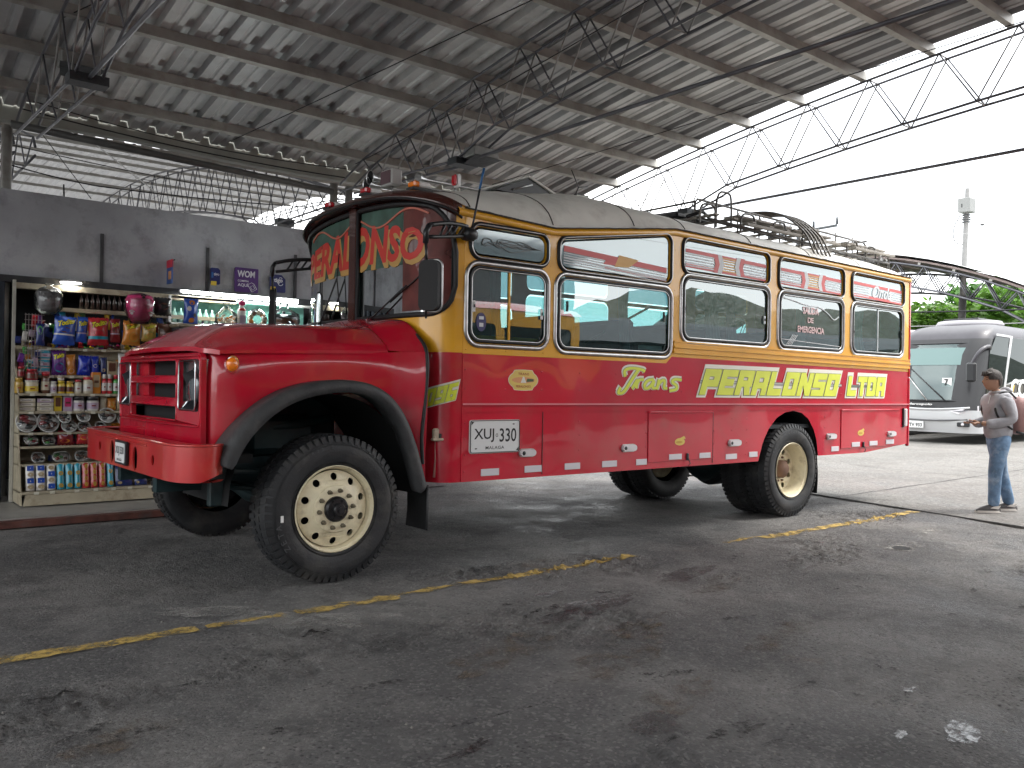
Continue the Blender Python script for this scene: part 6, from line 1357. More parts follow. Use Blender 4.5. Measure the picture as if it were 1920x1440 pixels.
# ================================================================== hung fixtures, cables
def fixture(x, y, z, lab, m, nm='hanging_lamp', s=1):
    t = thing(nm, lab, 'lamp', (x, y, z)); mb = MB(); mb.box(x-.02, x+.34*s, y-.16*s, y+.06*s, z-.12*s, z, m, .01); mb.build('housing', t)
    mb = MB(); mb.add([(x-.04, y-.2*s, z-.13*s), (x+.36*s, y-.2*s, z-.13*s), (x+.30*s, y+.10*s, z-.17*s), (x+.02, y+.10*s, z-.17*s)], [(0, 1, 2, 3), (3, 2, 1, 0)], STEEL); mb.build('reflector_hood', t); return t
FXM = mat('fixture_grey', (.22, .22, .21), .5, metal=.4, var=.2)
fixture(2.98, 2.62, 4.16, 'grey lamp box hung under the middle roof truss above the bus cab', FXM)
fixture(-1.10, 3.55, 4.46, 'grey lamp box hung under the truss at the top left', FXM, s=1.0)
fixture(3.05, 8.1, 4.12, 'small dark lamp box under the rear canopy truss beyond the wall', STEEL, s=.8)
t = thing('floodlight', 'black floodlight with pale square glass above the bus roof', 'floodlight', (6.1, 4.0, 4.1)); mb = MB(); mb.box(5.98, 6.26, 3.98, 4.04, 4.10, 4.32, BLKP, .01); mb.build('housing', t)
mb = MB(); mb.box(6.0, 6.24, 3.972, 3.979, 4.125, 4.295, mat('flood_glass', (.5, .52, .42), .2)); mb.build('glass', t); mb = MB(); mb.tube([(6.0, 4.0, 4.32), (6.05, 4.0, 4.42), (6.25, 4.0, 4.46)], .01, BLKP, 5); mb.tube([(6.05, 4.0, 4.42), (5.9, 4.0, 4.66)], .008, BLKP, 5); mb.build('bracket', t)
WIRE = mat('cable_black', (.015, .015, .017), .6)
def cable(pts, r, lab, sag=0, nm='cable', m=WIRE, grp=None):
    P = []
    for a, b in zip(pts, pts[1:]):
        for i in range(13): t_ = i/12; p = Vector(a).lerp(Vector(b), t_); p.z -= sag*4*t_*(1-t_); P.append(p)
    mb = MB(); mb.tube(P, r, m, 5); o = mb.build(nm); recenter(o); return tag(o, lab, 'cable', grp)
cable([(-1.0, 5.42, 4.50), (2.9, 5.42, 4.42)], .007, 'black cable sagging along the gutter from the left truss', .10)
cable([(-1.1, 5.45, 4.40), (2.9, 5.45, 4.30)], .009, 'thicker black cable strung just under the gutter', .06)
cable([(-1.3, 5.7, 4.05), (3.0, 7.5, 4.35)], .006, 'thin cable crossing behind the overhead pipe', .05)
cable([(-1.5, 6.0, 3.95), (-.2, 6.0, 3.78), (2.8, 6.3, 4.0)], .008, 'black cable running low above the wall top', .03)
cable([(-.52, 6.2, 3.78), (-.50, 6.2, 3.3)], .010, 'short dark cable dropping behind the wall at the left', 0)
cable([(-1.0, 8, 5.5), (.2, 8, 4.0)], .006, 'thin cable slanting down under the rear canopy at the left', 0)
cable([(.1, 9, 5.3), (1.6, 9.5, 4.5)], .010, 'thin white rod slanting under the rear canopy', 0, m=WHITE)
cable([(2.95, -1.0, 5.0), (2.93, 5.2, 4.45)], .006, 'thin cable looped along the middle truss', .05)
cable([(3.0, -2.5, 5.35), (1.2, 5.3, 4.45)], .006, 'thin diagonal brace cable crossing the purlins left of the middle truss', 0)
cable([(6.9, -2.0, 5.3), (5.2, 5.2, 4.5)], .006, 'thin diagonal brace cable crossing the purlins right of the middle truss', 0)
cable([(-1.1, 3.6, 4.8), (1.2, -2.2, 5.35)], .006, 'thin diagonal brace cable at the top left of the roof', 0)
for i, (x1, y1, z1) in enumerate(((7.3, 2.2, 4.2), (7.35, 3.6, 4.55), (7.32, 2.9, 4.9))): cable([(7.25, 4.4, 4.35), (x1, y1, z1)], .005, ['loose thin wire looping low', 'loose thin wire looping high', 'loose thin wire in the middle'][i]+' at the corner of the end truss', .15)

# ================================================================== RIGHT-HAND BACKGROUND
# coaches
def coach(name, lab, x0, y0, L, dark, sweep=True, txt='CONCORDE'):
    root = thing(name, lab, 'coach', (x0+L/2, y0+1.27, 0)); Wd, H = 2.55, 3.45
    SIL = mat('coach_silver', (.48, .49, .50), .3, metal=.2, coat=.6); GRY = mat('coach_grey', (.04, .038, .046), .45, coat=.1, var=.1); 
    def nose(z): return interp([(.35, .10), (.6, .02), (.9, 0), (1.15, .06), (1.8, .24), (2.7, .52), (3.1, .80), (3.35, 1.25), (3.45, 1.9)], z)
    def ring(z, ins=0):
        P = []; n = 10; rc = .45; xf = x0+nose(z)
        hw = Wd/2-ins-(.0 if z < 2.6 else .05*(z-2.6)**2*4)
        cy = y0+Wd/2
        for i in range(n+1): a = pi/2*i/n; P.append((xf+rc-rc*cos(a)*1.0, cy-hw+rc-rc*sin(a) if 0 else cy-(hw-rc)-rc*sin(a), z))
        P = list(P); near = P    # from the middle front towards near side
        bow = .12
        front = [(xf-bow*(1-((k/6)*.9)**2)*0, cy-(hw-rc)*k/6, z) for k in range(6)]
        near = front+near; side_ = [(x0+L*t, cy-hw, z) for t in (.2, .4, .6, .8, 1)]
        h_ = near+side_; far = [(x, 2*cy-y, z_) for x, y, z_ in reversed(h_[1:])]
        return far+h_
    zs = [.32, .4, .6, .8, .95, 1.1, 1.3, 1.6, 1.9, 2.2, 2.5, 2.75, 2.95, 3.1, 3.22, 3.32, 3.40]
    R_ = [ring(z, .18*max(0, (z-3.1)/.35)**2*1.5) for z in zs]; n = len(R_[0])
    def band(i0, i1, m, nm, off=0):
        mb = MB(); vs = [v for r_ in R_[i0:i1+1] for v in r_]; mb.add(vs, [(j*n+k, j*n+k+1, (j+1)*n+k+1, (j+1)*n+k) for j in range(i1-i0) for k in range(n-1)], m, True); return mb.build(nm, root)
    band(0, 4, SIL, 'lower_body'); band(4, 6, mat('coach_black', (.012, .012, .014), .4, coat=.1), 'front_band'); band(6, 12, MATS['coach_black'], 'window_band'); band(12, 16, GRY if not dark else MATS['coach_black'], 'upper_body')
    top = R_[-1]; mb = MB(); mb.add(top, [tuple(range(len(top)))], GRY); mb.build('roof', root)
    cy = y0+Wd/2
    # windscreen
    mb = MB()
    def wsn(u, v): z = 1.2+1.62*v; hw = (.98+.06*v)*.97; k = 2*u-1; return (x0+nose(z)-.02+.12*abs(k)**4, cy+hw*k*-1, z)
    mb.grid(lambda u, v: wsn(u, v), 16, 8, GLC); ws_ = mb.build('windscreen', root)
    mb = MB(); mb.tube([wsn(u/12, 0) for u in range(13)]+[wsn(1, v/6) for v in range(1, 7)]+[wsn(1-u/12, 1) for u in range(1, 13)]+[wsn(0, 1-v/6) for v in range(1, 6)], .03, BLKP, 6, closed=True); mb.build('windscreen_seal', ws_)
    mb = MB(); p = wsn(.75, .0); q = wsn(.5, .45); q2 = wsn(.2, .7); mb.bar((p[0]-.05, p[1], p[2]), (q2[0]-.03, q2[1]+.2, q2[2]-.1), .02, BLKP, 5); mb.bar((p[0]-.05, p[1]+.5, p[2]), (q[0]-.04, q[1]+.7, q[2]), .02, CHR, 5); mb.build('wiper', ws_)
    mb = MB(); mb.box(x0+.3, x0+1.3, y0+.2, y0+Wd-.2, 1.0, 1.35, IN1, .1); mb.build('dashboard', root)
    mb = MB(); mb.grid(lambda u, v: (lambda p: (p[0]-.015, p[1], p[2]))(wsn(u*.94+.03, .62+.3*v)), 8, 2, mat('sun_blind', (.16, .24, .235), .7)); mb.build('sun_blind', root)
    mb = MB(); a = wsn(.72, .32); mb.add([(a[0]-.02, a[1]-.13, a[2]-.12), (a[0]-.02, a[1]+.13, a[2]-.12), (a[0]+.01, a[1]+.13, a[2]+.12), (a[0]+.01, a[1]-.13, a[2]+.12)], [(0, 1, 2, 3)], WHITE)
    lettering(mb, '7', (.06, -.06, -.09, .09), lambda u, v: (a[0]-.035+.05*v, a[1]+u, a[2]+v), BLACKP, 0, .03); mb.build('paper_sign', root)
    # front trim
    mb = MB(); mb.tube([(x0-.02+.1*abs(2*i/10-1)**3, cy+1.1-2.2*i/10, 1.02-.06*sin(pi*i/10)) for i in range(11)], .03, SIL, 6); mb.tube([(x0-.03+.1*abs(2*i/10-1)**3, cy+1.05-2.1*i/10, .70-.05*sin(pi*i/10)) for i in range(11)], .02, mat('coach_dark', (.08, .08, .085), .4), 6); mb.build('front_trim', root)
    lt = MB(); lettering(lt, 'Marcopolo', (cy+.55, cy-.15, 1.055, 1.13), lambda u, v: (x0-.06, u, v), WHITE, .2, .02); lt.build('badge', root)
    for s_ in (1, -1):
        mb = MB(); yy = cy-s_*.95
        mb.add([(x0-.02, yy+s_*.35, .93), (x0+.02, yy, .99), (x0+.30, yy-s_*.30, 1.08), (x0+.28, yy-s_*.30, .93), (x0-.03, yy+s_*.1, .84)], [(0, 1, 2, 3, 4)], LENS); mb.add([(x0-.035, yy+s_*.3, .93), (x0-.0, yy, .95), (x0+.1, yy-s_*.2, .97), (x0-.04, yy+s_*.05, .9)], [(0, 1, 2, 3)], mat('lamp_dark', (.1, .1, .11), .2)); mb.build('headlight', root)
        mb = MB(); mb.box(x0+.0, x0+.10, yy-.16, yy+.16, .50, .62, BLKP, .02); mb.lathe([(.045, -.01), (.0001, -.02)], LENS, (x0+.0, yy, .56), 'x', 12); mb.build('fog_lamp', root)
    mb = MB(); mb.box(x0-.03, x0+.0, cy+.1, cy+.62, .42, .62, PLATE, .01); lettering(mb, 'TTV 933', (cy+.58, cy+.14, .46, .56), lambda u, v: (x0-.032, u, v), BLACKP, 0, .03); mb.build('number_plate', root)
    # near side glass
    f = lambda o: (lambda u, v: (u, y0-o, v))
    mb = MB(); mb.plate([[(x0+1.85, 1.75), (x0+L-.5, 1.75), (x0+L-.5, 3.0), (x0+2.3, 3.02), (x0+1.95, 2.6)]], f(.012), GLD, thick=(0, .01, 0)); mb.build('side_glass', root)
    mb = MB(); mb.plate([[(x0+.62, 1.35), (x0+1.7, 1.45), (x0+2.12, 3.0), (x0+1.25, 3.02), (x0+.86, 2.6)]], f(.014), GLD, thick=(0, .01, 0)); mb.build('door_glass', root)
    mb = MB(); mb.plate([[(x0+1.72, 1.4), (x0+1.86, 1.4), (x0+2.35, 3.08), (x0+1.25, 3.1), (x0+1.25, 3.04), (x0+2.18, 3.03)]], f(.022), SIL, thick=(0, .008, 0)); mb.build('pillar_trim', root)
    YLW = mat('coach_gold', (.58, .38, .05), .4, coat=.4); BLKC = mat('coach_black2', (.02, .02, .022), .3, coat=.6)
    mb = MB(); mb.plate([[(x0+1.9, 1.70), (x0+L-.4, 1.70), (x0+L-.4, .95), (x0+1.5, .85), (x0+1.3, 1.3)]], f(.010), BLKC); 
    mb.plate([[(x0+1.8, 1.66), (x0+2.6, 1.84), (x0+3.6, 1.86), (x0+2.6, 1.74)]], f(.024), SIL); mb.plate([[(x0+2.0, 1.30), (x0+2.35, 1.30), (x0+2.55, 1.68), (x0+2.3, 1.68)]], f(.02), YLW)
    mb.plate([[(x0+.35, .97), (x0+.5, .75), (x0+1.6, .90), (x0+1.5, .98)]], f(.02), YLW)
    for k in range(3): mb.plate([[(x0+.7, .98+.09*k), (x0+1.5, 1.04+.09*k), (x0+2.6, 1.16+.12*k), (x0+4.0, 1.08+.12*k), (x0+4.0, 1.13+.12*k), (x0+2.6, 1.22+.12*k), (x0+1.5, 1.09+.09*k)]], f(.018+.002*k), SIL)
    if txt: lettering(mb, txt, (x0+2.25, x0+6.6, 1.30, 1.86), f(.026), WHITE, .1, .035)
    mb.build('side_graphics', root)
    for (wx) in (x0+1.35+.0, x0+L-3.2):
        mb = MB(); mb.lathe([(.52, 0), (.50, -.02), (.32, -.02), (.30, .01), (.30, .25)], TYRE, (wx, y0+.02, .5), 'y', 32); mb.lathe([(.30, .0), (.26, .03), (.12, .05), (.10, -.02), (.0001, -.03)], CHROME, (wx, y0+.02, .5), 'y', 24)
        for k in range(8): mb.lathe([(.035, .02), (.03, -.01)], BLKP, (wx+.19*cos(k*pi/4), y0+.03, .5+.19*sin(k*pi/4)), 'y', 8)
        mb.build('wheel', root)
        mb = MB(); mb.plate([[(wx+.60*cos(a), .5+.60*sin(a)) for a in [pi*i/14-.35 for i in range(18)]]], f(.006), DARK); mb.build('wheel_arch', root)
    # mirror
    mb = MB(); mb.tube(smoothpath([(x0+1.0, y0+.05, 2.66), (x0+.2, y0-.25, 2.72), (x0-.2, y0-.15, 2.55), (x0-.25, y0+.0, 2.2)], 2), .05, GRY, 8); mb.box(x0-.33, x0-.18, y0-.12, y0+.14, 1.72, 2.25, BLKP, .05); mb.build('mirror', root)
    mb = MB(); mb.lathe([(.9, 0), (.92, .06), (.85, .16), (.3, .2)], mat('aircon_grey', (.32, .31, .33), .5), (x0+2.6, cy, 3.40), n=24); mb.box(x0+2.0, x0+3.2, cy-.5, cy+.5, 3.56, 3.63, BLKP, .02); mb.build('roof_hatch', root)
    return root
coach('grey_coach', 'grey and silver touring coach with white lettering parked facing left', 21.4, 4.6, 12, False)
coach('dark_coach', 'darker coach parked behind the grey and silver one, mostly hidden', 24.0, 8.2, 12, True, txt='CONCORDE')
# concrete pole with camera box
t = thing('camera_pole', 'tall leaning concrete pole with a white box and a dome camera', 'pole', (35, 10.95, 0)); PC = mat('pole_concrete', (.17, .17, .168), .8, var=.1)
lean = Vector((.022, -.018, 1)).normalized(); B = Vector((35, 10.95, 0)); at = lambda h: B+lean*h
mb = MB(); mb.tube([at(0), at(5.6), at(5.61), at(10.2)], [.17, .15, .125, .09], PC, 12); mb.build('shaft', t)
mb = MB(); q = at(9.3); mb.box(q.x-.3, q.x+.3, q.y-.25, q.y+.25, 9.15, 9.75, mat('cabinet_grey', (.19, .195, .19), .5), .02); mb.box(q.x-.31, q.x-.29, q.y+.05, q.y+.09, 9.35, 9.5, BLKP); mb.build('cabinet', t)
mb = MB(); mb.bar((q.x+.1, q.y, 9.75), (q.x+.1, q.y, 10.15), .07, STEEL, 8); mb.build('antenna_head', t)
mb = MB()
for k in range(4): mb.tube([(q.x+.16*cos(a), q.y+.16*sin(a), 8.75+.1*k) for a in [2*pi*i/12 for i in range(12)]], .02, STEEL, 5, closed=True)
mb.build('clamp_ring', t)
mb = MB(); mb.tube([(q.x+.2, q.y-.3, 9.2), (q.x+.35, q.y-.5, 9.2), (q.x+.35, q.y-.5, 8.85)], .03, WHITE, 6); mb.sphere((q.x+.35, q.y-.5, 8.72), .12, WHITE, 12); mb.sphere((q.x+.35, q.y-.5, 8.66), .09, BLKP, 12); mb.build('dome_camera', t)
mb = MB(); mb.tube(smoothpath([(q.x-.1, q.y+.2, 9.1), (q.x-.15, q.y+.5, 8.5), (q.x-.1, q.y+.45, 7.9), (q.x, q.y+.12, 7.8)], 2), .02, WIRE, 5); mb.build('cable_loop', t)
cable([(35.1, 10.8, 8.9), (30, 14.5, 6.9)], .018, 'thin cable slanting down left from the camera pole', .15, m=mat('cable_grey', (.3, .3, .3), .6))
cable([(20, 14, 7.6), (60, 6, 9.0)], .012, 'faint power line crossing the sky behind the pole', .5, m=MATS['cable_grey']); cable([(20, 14, 8.1), (60, 5, 9.6)], .012, 'second faint power line higher across the sky', .5, m=MATS['cable_grey'])
cable([(29, 12, 4.55), (29.5, 2, 4.35)], .03, 'dark cable strung in front of the trees over the coaches', .1); cable([(29, 12, 3.95), (29.5, 2, 3.9)], .02, 'grey lower cable in front of the trees over the coaches', .05, m=MATS['cable_grey'])
t = thing('utility_crossarm', 'distant pole top with a crossarm and insulators behind the roof rack', 'pole', (30, 15.5, 0)); mb = MB(); mb.bar((30, 15.5, 0), (30, 15.5, 8.35), .12, STEEL, 8); mb.build('shaft', t); mb = MB(); mb.bar((29.3, 16.6, 8.1), (30.8, 14.2, 8.5), .06, STEEL, 6); mb.bar((29.9, 15.6, 7.7), (30.4, 14.9, 8.3), .03, STEEL, 5); [mb.bar((29.3+.5*k, 16.6-.8*k, 8.15+.13*k), (29.3+.5*k, 16.6-.8*k, 8.45+.13*k), .05, STEEL, 6) for k in range(4)]; mb.build('crossarm', t)
# trees
BARK = mat('bark', (.10, .08, .06), .9, var=.3, bump=.4)
def leafmat(name, c): 
    if name in MATS: return MATS[name]
    m = bpy.data.materials.new(name); m.use_nodes = True; n = m.node_tree.nodes; l = m.node_tree.links; b = n['Principled BSDF']; b.inputs['Roughness'].default_value = .55
    g = n.new('ShaderNodeNewGeometry'); r = n.new('ShaderNodeMapRange'); r.inputs[3].default_value = .55; r.inputs[4].default_value = 1.5; l.new(g.outputs['Random Per Island'], r.inputs[0]); c = tuple(min(.5, q*1.0) for q in c)
    x = n.new('ShaderNodeMixRGB'); x.blend_type = 'MULTIPLY'; x.inputs[0].default_value = 1; x.inputs[1].default_value = (*c, 1); l.new(r.outputs[0], x.inputs[2]); l.new(x.outputs[0], b.inputs['Base Color'])
    t_ = n.new('ShaderNodeBsdfTranslucent'); l.new(x.outputs[0], t_.inputs[0]); mm = n.new('ShaderNodeMixShader'); mm.inputs[0].default_value = .35; l.new(b.outputs[0], mm.inputs[1]); l.new(t_.outputs[0], mm.inputs[2]); l.new(mm.outputs[0], n['Material Output'].inputs[0]); MATS[name] = m; return m
def tree(x, y, H, R_, lab, seed, c=(.09, .20, .035), nl=4200, base=.28):
    rnd = random.Random(seed); root = thing('leafy_tree', lab, 'tree', (x, y, 0), 'trees behind the parked coaches'); mb = MB(); tips = []
    mb.tube([(x, y, 0), (x+.1, y, H*.3), (x, y+.1, H*.55)], [.28, .2, .13], BARK, 8)
    for i in range(7):
        a = rnd.random()*6.28; h0 = H*rnd.uniform(.25, .5); e = Vector((x+R_*.65*cos(a), y+R_*.65*sin(a), H*rnd.uniform(.45, .85))); mb.tube([(x, y, h0), Vector((x, y, h0)).lerp(e, .5)+Vector((0, 0, .3)), e], [.10, .06, .02], BARK, 6); tips.append(e)
    mb.build('trunk', root); cl = []
    for i in range(46):
        a = rnd.random()*6.28; r = R_*sqrt(rnd.random()); h = rnd.uniform(base, 1); rr = r*sin(pi*min(1, max(.25, h*.95)))**.5; cl.append((Vector((x+rr*cos(a), y+rr*sin(a), H*h*.93)), R_*rnd.uniform(.16, .34)))
    mb = MB(); lm = leafmat('leaf_%02d%02d' % (int(c[0]*100), int(c[1]*100)), c); vs = []; fs = []
    for i in range(nl):
        p, q = rnd.choice(cl); d = Vector((rnd.gauss(0, 1), rnd.gauss(0, 1), rnd.gauss(0, .7))).normalized()*q*rnd.uniform(.55, 1.05); o_ = p+d; s = rnd.uniform(.11, .24)
        u = Vector((rnd.gauss(0, 1), rnd.gauss(0, 1), rnd.gauss(0, .5))).normalized(); w = u.cross(Vector((rnd.gauss(0, 1), rnd.gauss(0, 1), 1))).normalized(); k = len(vs)
        vs += [o_-u*s, o_+w*s*.55, o_+u*s, o_-w*s*.55]; fs.append((k, k+1, k+2, k+3))
    mb.add(vs, fs, lm); o = mb.build('crown', root); return root
for i, (x, y, H, R_, lab, c) in enumerate([(38, 16.5, 6.2, 2.9, 'dark leafy tree just right of the red bus tail', (.05, .12, .03)), (37.5, 12.5, 5.6, 2.8, 'bright green bushy tree left of the camera pole', (.13, .27, .04)), (39.5, 10.0, 6.4, 3.2, 'bright green tree right of the camera pole', (.12, .25, .04)), (42, 7.2, 6.8, 3.2, 'darker tree at the far right above the coach roof', (.06, .16, .035)),
    (43, 13.5, 7.0, 3.3, 'mid green tree between and behind the two bright ones', (.07, .17, .035)), (52, 19, 7.5, 3.2, 'distant tree hidden mostly by the bus tail', (.06, .14, .03)), (56, 13.5, 10.6, 1.6, 'slim distant treetop poking above the far canopy roof', (.06, .15, .04)), (50, 4, 6.5, 3.0, 'distant tree near the cream building', (.07, .17, .04))]):
    tree(x, y, H, R_, lab, i+5, c, 5200 if i < 5 else 2200)
t = thing('cream_building', 'cream building with dark windows behind the trees at the far right', 'building', (58, -2, 0)); CB = mat('cream_wall', (.55, .48, .38), .8, var=.08)
mb = MB(); mb.box(56, 66, -6, 6.6, 0, 6.2, CB); mb.build('wall', t); mb = MB(); mb.box(55.8, 66.2, -6.2, 6.8, 6.2, 6.5, WHITE); mb.build('roof', t)
for i in range(5):
    for z in (1.2, 4.0): mb = MB(); mb.box(55.97, 56.02, -5+2.3*i, -3.8+2.3*i, z, z+1.3, GLD); mb.build('window', t)
t = thing('boundary_wall', 'low grey boundary wall far beyond the parked coaches', 'wall', (70, 10, 0)); mb = MB(); mb.box(69.8, 70.2, -60, 60, 0, 2.2, CB); mb.build('wall_body', t)

# what the bus windows mirror: a yellow and red bus, sheds and a wooded rise behind the photographer
t = thing('yellow_bus', 'yellow and red bus parked behind the photographer, seen only in reflections', 'bus', (5, -9.4, 0)); NV = 1
mb = MB(); mb.grid(lambda a, b: (-.5+10.6*a, -8.2, .5+1.2*b), 4, 2, RED); mb.grid(lambda a, b: (-.5+10.6*a, -10.6, .5+1.2*b), 4, 2, RED); mb.grid(lambda a, b: (10.1+.1*sin(pi*a), -8.2-2.4*a, .5+1.2*b), 8, 2, RED); mb.grid(lambda a, b: (-.5, -8.2-2.4*a, .5+1.2*b), 4, 2, RED); mb.build('lower_body', t)
mb = MB(); YW = [rrect(-.2+2.05*i, 1.65+2.05*i, 1.95, 2.65, .1) for i in range(5)]; mb.plate([[(-.5, 1.7), (10.1, 1.7), (10.1, 2.95), (-.5, 2.95)]]+[list(reversed(w_)) for w_ in YW], lambda u, v: (u, -8.2, v), YEL, thick=(0, -.04, 0)); mb.grid(lambda a, b: (10.1+.1*sin(pi*a), -8.2-2.4*a, 1.7+1.25*b), 8, 2, YEL); mb.grid(lambda a, b: (-.5+10.6*a, -10.6, 1.7+1.25*b), 2, 2, YEL); mb.build('upper_body', t)
for w_ in YW: mb = MB(); mb.plate([w_], lambda u, v: (u, -8.22, v), GLD); mb.build('window', t)
mb = MB(); mb.grid(lambda a, b: (-.55+10.7*a, -8.17-2.46*b, 2.95+.25*sin(pi*b)**.5), 4, 12, RED); mb.build('roof', t)
for x in (1.2, 8.2): mb = MB(); mb.lathe([(.5, 0), (.48, .03), (.3, .02), (.0001, .05)], TYRE, (x, -8.2, .5), 'y', 24); mb.build('wheel', t)
t = thing('reflection_hall', 'long dark hall added behind the photographer to darken the window reflections', 'building', (-3, -22, 0)); mb = MB(); mb.box(-26, 20, -26, -19, 0, 6.4, mat('hall_wall', (.10, .10, .105), .8, var=.2)); mb.build('wall', t)  # unseen hall, added so the front side windows mirror something dark
for i in range(12): mb = MB(); mb.box(-24+3.2*i, -22+3.2*i, -19.0, -18.94, 1.0, 3.2, GLD); mb.build('window', t)
mb = MB(); mb.box(-26.3, 20.3, -26.3, -18.5, 6.4, 6.7, CONC); mb.build('roof', t)
HB = ground_mat('hill_green', (.018, .03, .014), (.01, .018, .008), (.03, .042, .02), peb=2)
mb = MB()
def hill(u, v):
    x = -60+260*u; y = -45-60*v; h = (5+8*noise.fractal(Vector((x*.02, v*2, 3)), 1, 2, 4)+6*max(0, min(1, (x-60)/80)))*sin(pi*min(1, v*1.4+.02)/1.0*.5+0)*1.2; return (x, y, max(-.5, h-.5+6*v))
mb.grid(hill, 90, 14, HB); struct(mb, 'wooded_hill')
SHD = mat('shed_wall', (.045, .055, .065), .8, var=.2, vscale=2)
t = thing('bus_shed', 'long grey depot shed behind the photographer, seen only in reflections', 'building', (38, -24, 0)); mb = MB(); mb.box(18, 62, -30, -22, 0, 3.4, SHD); mb.build('wall', t); mb = MB(); mb.add([(17, -31, 3.3), (63, -31, 3.3), (63, -26, 5.4), (17, -26, 5.0), (17, -21, 3.3), (63, -21, 4.4)], [(0, 1, 2, 3), (3, 2, 5, 4)], SHD); mb.build('roof', t)
for i in range(8): mb = MB(); mb.box(20+5*i, 23+5*i, -21.99, -21.9, .1, 2.8, INT); mb.build('doorway', t)

# ================================================================== PERSON
def skin_obj(name, verts, edges, radii, m, parent, sub=2, root=0):
    me = bpy.data.meshes.new(name); me.from_pydata(verts, edges, []); o = bpy.data.objects.new(name, me); COL.objects.link(o)
    md = o.modifiers.new('s', 'SKIN'); md.use_smooth_shade = True
    for i, r in enumerate(radii): sv = me.skin_vertices[0].data[i]; sv.radius = r if isinstance(r, tuple) else (r, r); sv.use_root = (i == root)
    s2 = o.modifiers.new('d', 'SUBSURF'); s2.levels = sub; s2.render_levels = sub
    nm = evalmesh(o); bpy.data.objects.remove(o)
    for p in nm.polygons: p.use_smooth = True
    nm.materials.clear(); nm.materials.append(m); q = bpy.data.objects.new(name, nm); COL.objects.link(q)
    if parent: q.parent = parent
    return q
SKIN = mat('skin', (.38, .22, .15), .55, var=.06); HOOD = mat('hoodie_grey', (.33, .33, .355), .85, var=.15, vscale=9, bump=.9, bscale=11); JEAN = mat('jeans_blue', (.12, .20, .31), .85, var=.35, vscale=9, dirt=(.42, .48, .55), dscale=5, damt=.85, bump=.9, bscale=14)
HAIR = mat('hair_dark', (.03, .022, .018), .6, bump=.5, bscale=60); SHOE = mat('shoe_dark', (.06, .055, .055), .6, var=.3); SOLE = mat('shoe_sole', (.55, .52, .48), .7)
pr_ = thing('person', 'young man in grey hoodie and faded jeans standing on the concrete looking at a phone', 'person', (7.98, -1.21, .012)); 
# local axes: -x is where he faces, z up, +y his right... built at the origin then turned
bv = [(0, 0, .90), (0, 0, 1.05), (-.005, 0, 1.20), (-.01, 0, 1.34), (-.02, 0, 1.40), (-.055, 0, 1.455),  # pelvis..neck top
      (-.01, -.17, 1.33), (.045, -.215, 1.10), (-.19, -.15, 1.035), (-.26, -.10, 1.045),                       # near arm (towards camera)
      (-.01, .17, 1.33), (.03, .20, 1.10), (-.19, .13, 1.03), (-.26, .06, 1.045),
      (-.02, -.09, .80), (-.085, -.10, .48), (-.10, -.10, .09), (-.13, -.10, .04),
      (.02, .09, .80), (.09, .10, .48), (.21, .10, .09), (.19, .10, .04)]
be = [(0, 1), (1, 2), (2, 3), (3, 4), (4, 5), (3, 6), (6, 7), (7, 8), (8, 9), (3, 10), (10, 11), (11, 12), (12, 13), (0, 14), (14, 15), (15, 16), (16, 17), (0, 18), (18, 19), (19, 20), (20, 21)]
br = [(.05, .05), (.05, .05), (.06, .05), (.06, .05), .055, .052, .055, .042, .034, .03, .055, .042, .034, .03, .05, .045, .035, .035, .05, .045, .035, .035]
body = skin_obj('body', bv, be, br, SKIN, pr_)
# head
mb = MB()
def headf(a, b):
    th = 2*pi*a; ph = pi*(b-.5); x, y, z = cos(ph)*cos(th), cos(ph)*sin(th), sin(ph)
    X = x*.100; Y = y*.079; Z = z*.120
    if x < 0:
        X *= 1.0+.10*max(0, -z)
        nz = math.exp(-((z+.12)/.22)**2-(y/.20)**2); X -= .024*nz; X -= .010*math.exp(-((z+.50)/.10)**2-(y/.4)**2); X -= .012*math.exp(-((z+.85)/.15)**2-(y/.4)**2)
        X += .010*math.exp(-((z-.12)/.12)**2-((abs(y)-.38)/.16)**2)
    if z < -.3: Y *= 1-.25*(-z-.3)
    return (-.075+X, Y, 1.545+Z)
mb.grid(headf, 40, 28, SKIN); hd = mb.build('head'); hd.parent = pr_
mb = MB(); mb.sphere((-.068, -.074, 1.54), .026, SKIN, 10, (.7, .35, 1.1)); mb.sphere((-.068, .074, 1.54), .026, SKIN, 10, (.7, .35, 1.1)); e_ = mb.build('ear'); e_.parent = hd
mb = MB(); [mb.sphere((-.158, s*.03, 1.558), .011, BLACKP, 8, (.5, 1, .6)) for s in (-1, 1)]; [mb.box(-.166, -.156, s*.03-.018, s*.03+.018, 1.576, 1.582, HAIR) for s in (-1, 1)]; mb.box(-.170, -.162, -.022, .022, 1.487, 1.493, mat('lips', (.25, .09, .07), .5)); e_ = mb.build('face_features'); e_.parent = hd
mb = MB()
def hairf(a, b):
    th = 2*pi*a; lo = .02+.30*(1 if abs(th-pi) < .75 else 0)-.55*(1 if abs(th-pi) > 1.9 else 0); zz = lo+(1-lo)*b; ph = math.asin(min(1, max(-.95, zz))); k = 1.10+.05*noise.noise(Vector((cos(th)*5, sin(th)*5, b*6)))
    return (-.072+cos(ph)*cos(th)*.101*k, cos(ph)*sin(th)*.082*k, 1.552+sin(ph)*.120*k+.012*max(0, -cos(th))*b)
mb.grid(hairf, 48, 12, HAIR); [mb.tube([(-.10-.02*i % .05, -.05+.012*i, 1.64), (-.165, -.055+.013*i, 1.625+.01*(i % 3)), (-.178, -.055+.013*i, 1.60)], [.014, .010, .003], HAIR, 5) for i in range(9)]; e_ = mb.build('hair'); e_.parent = pr_
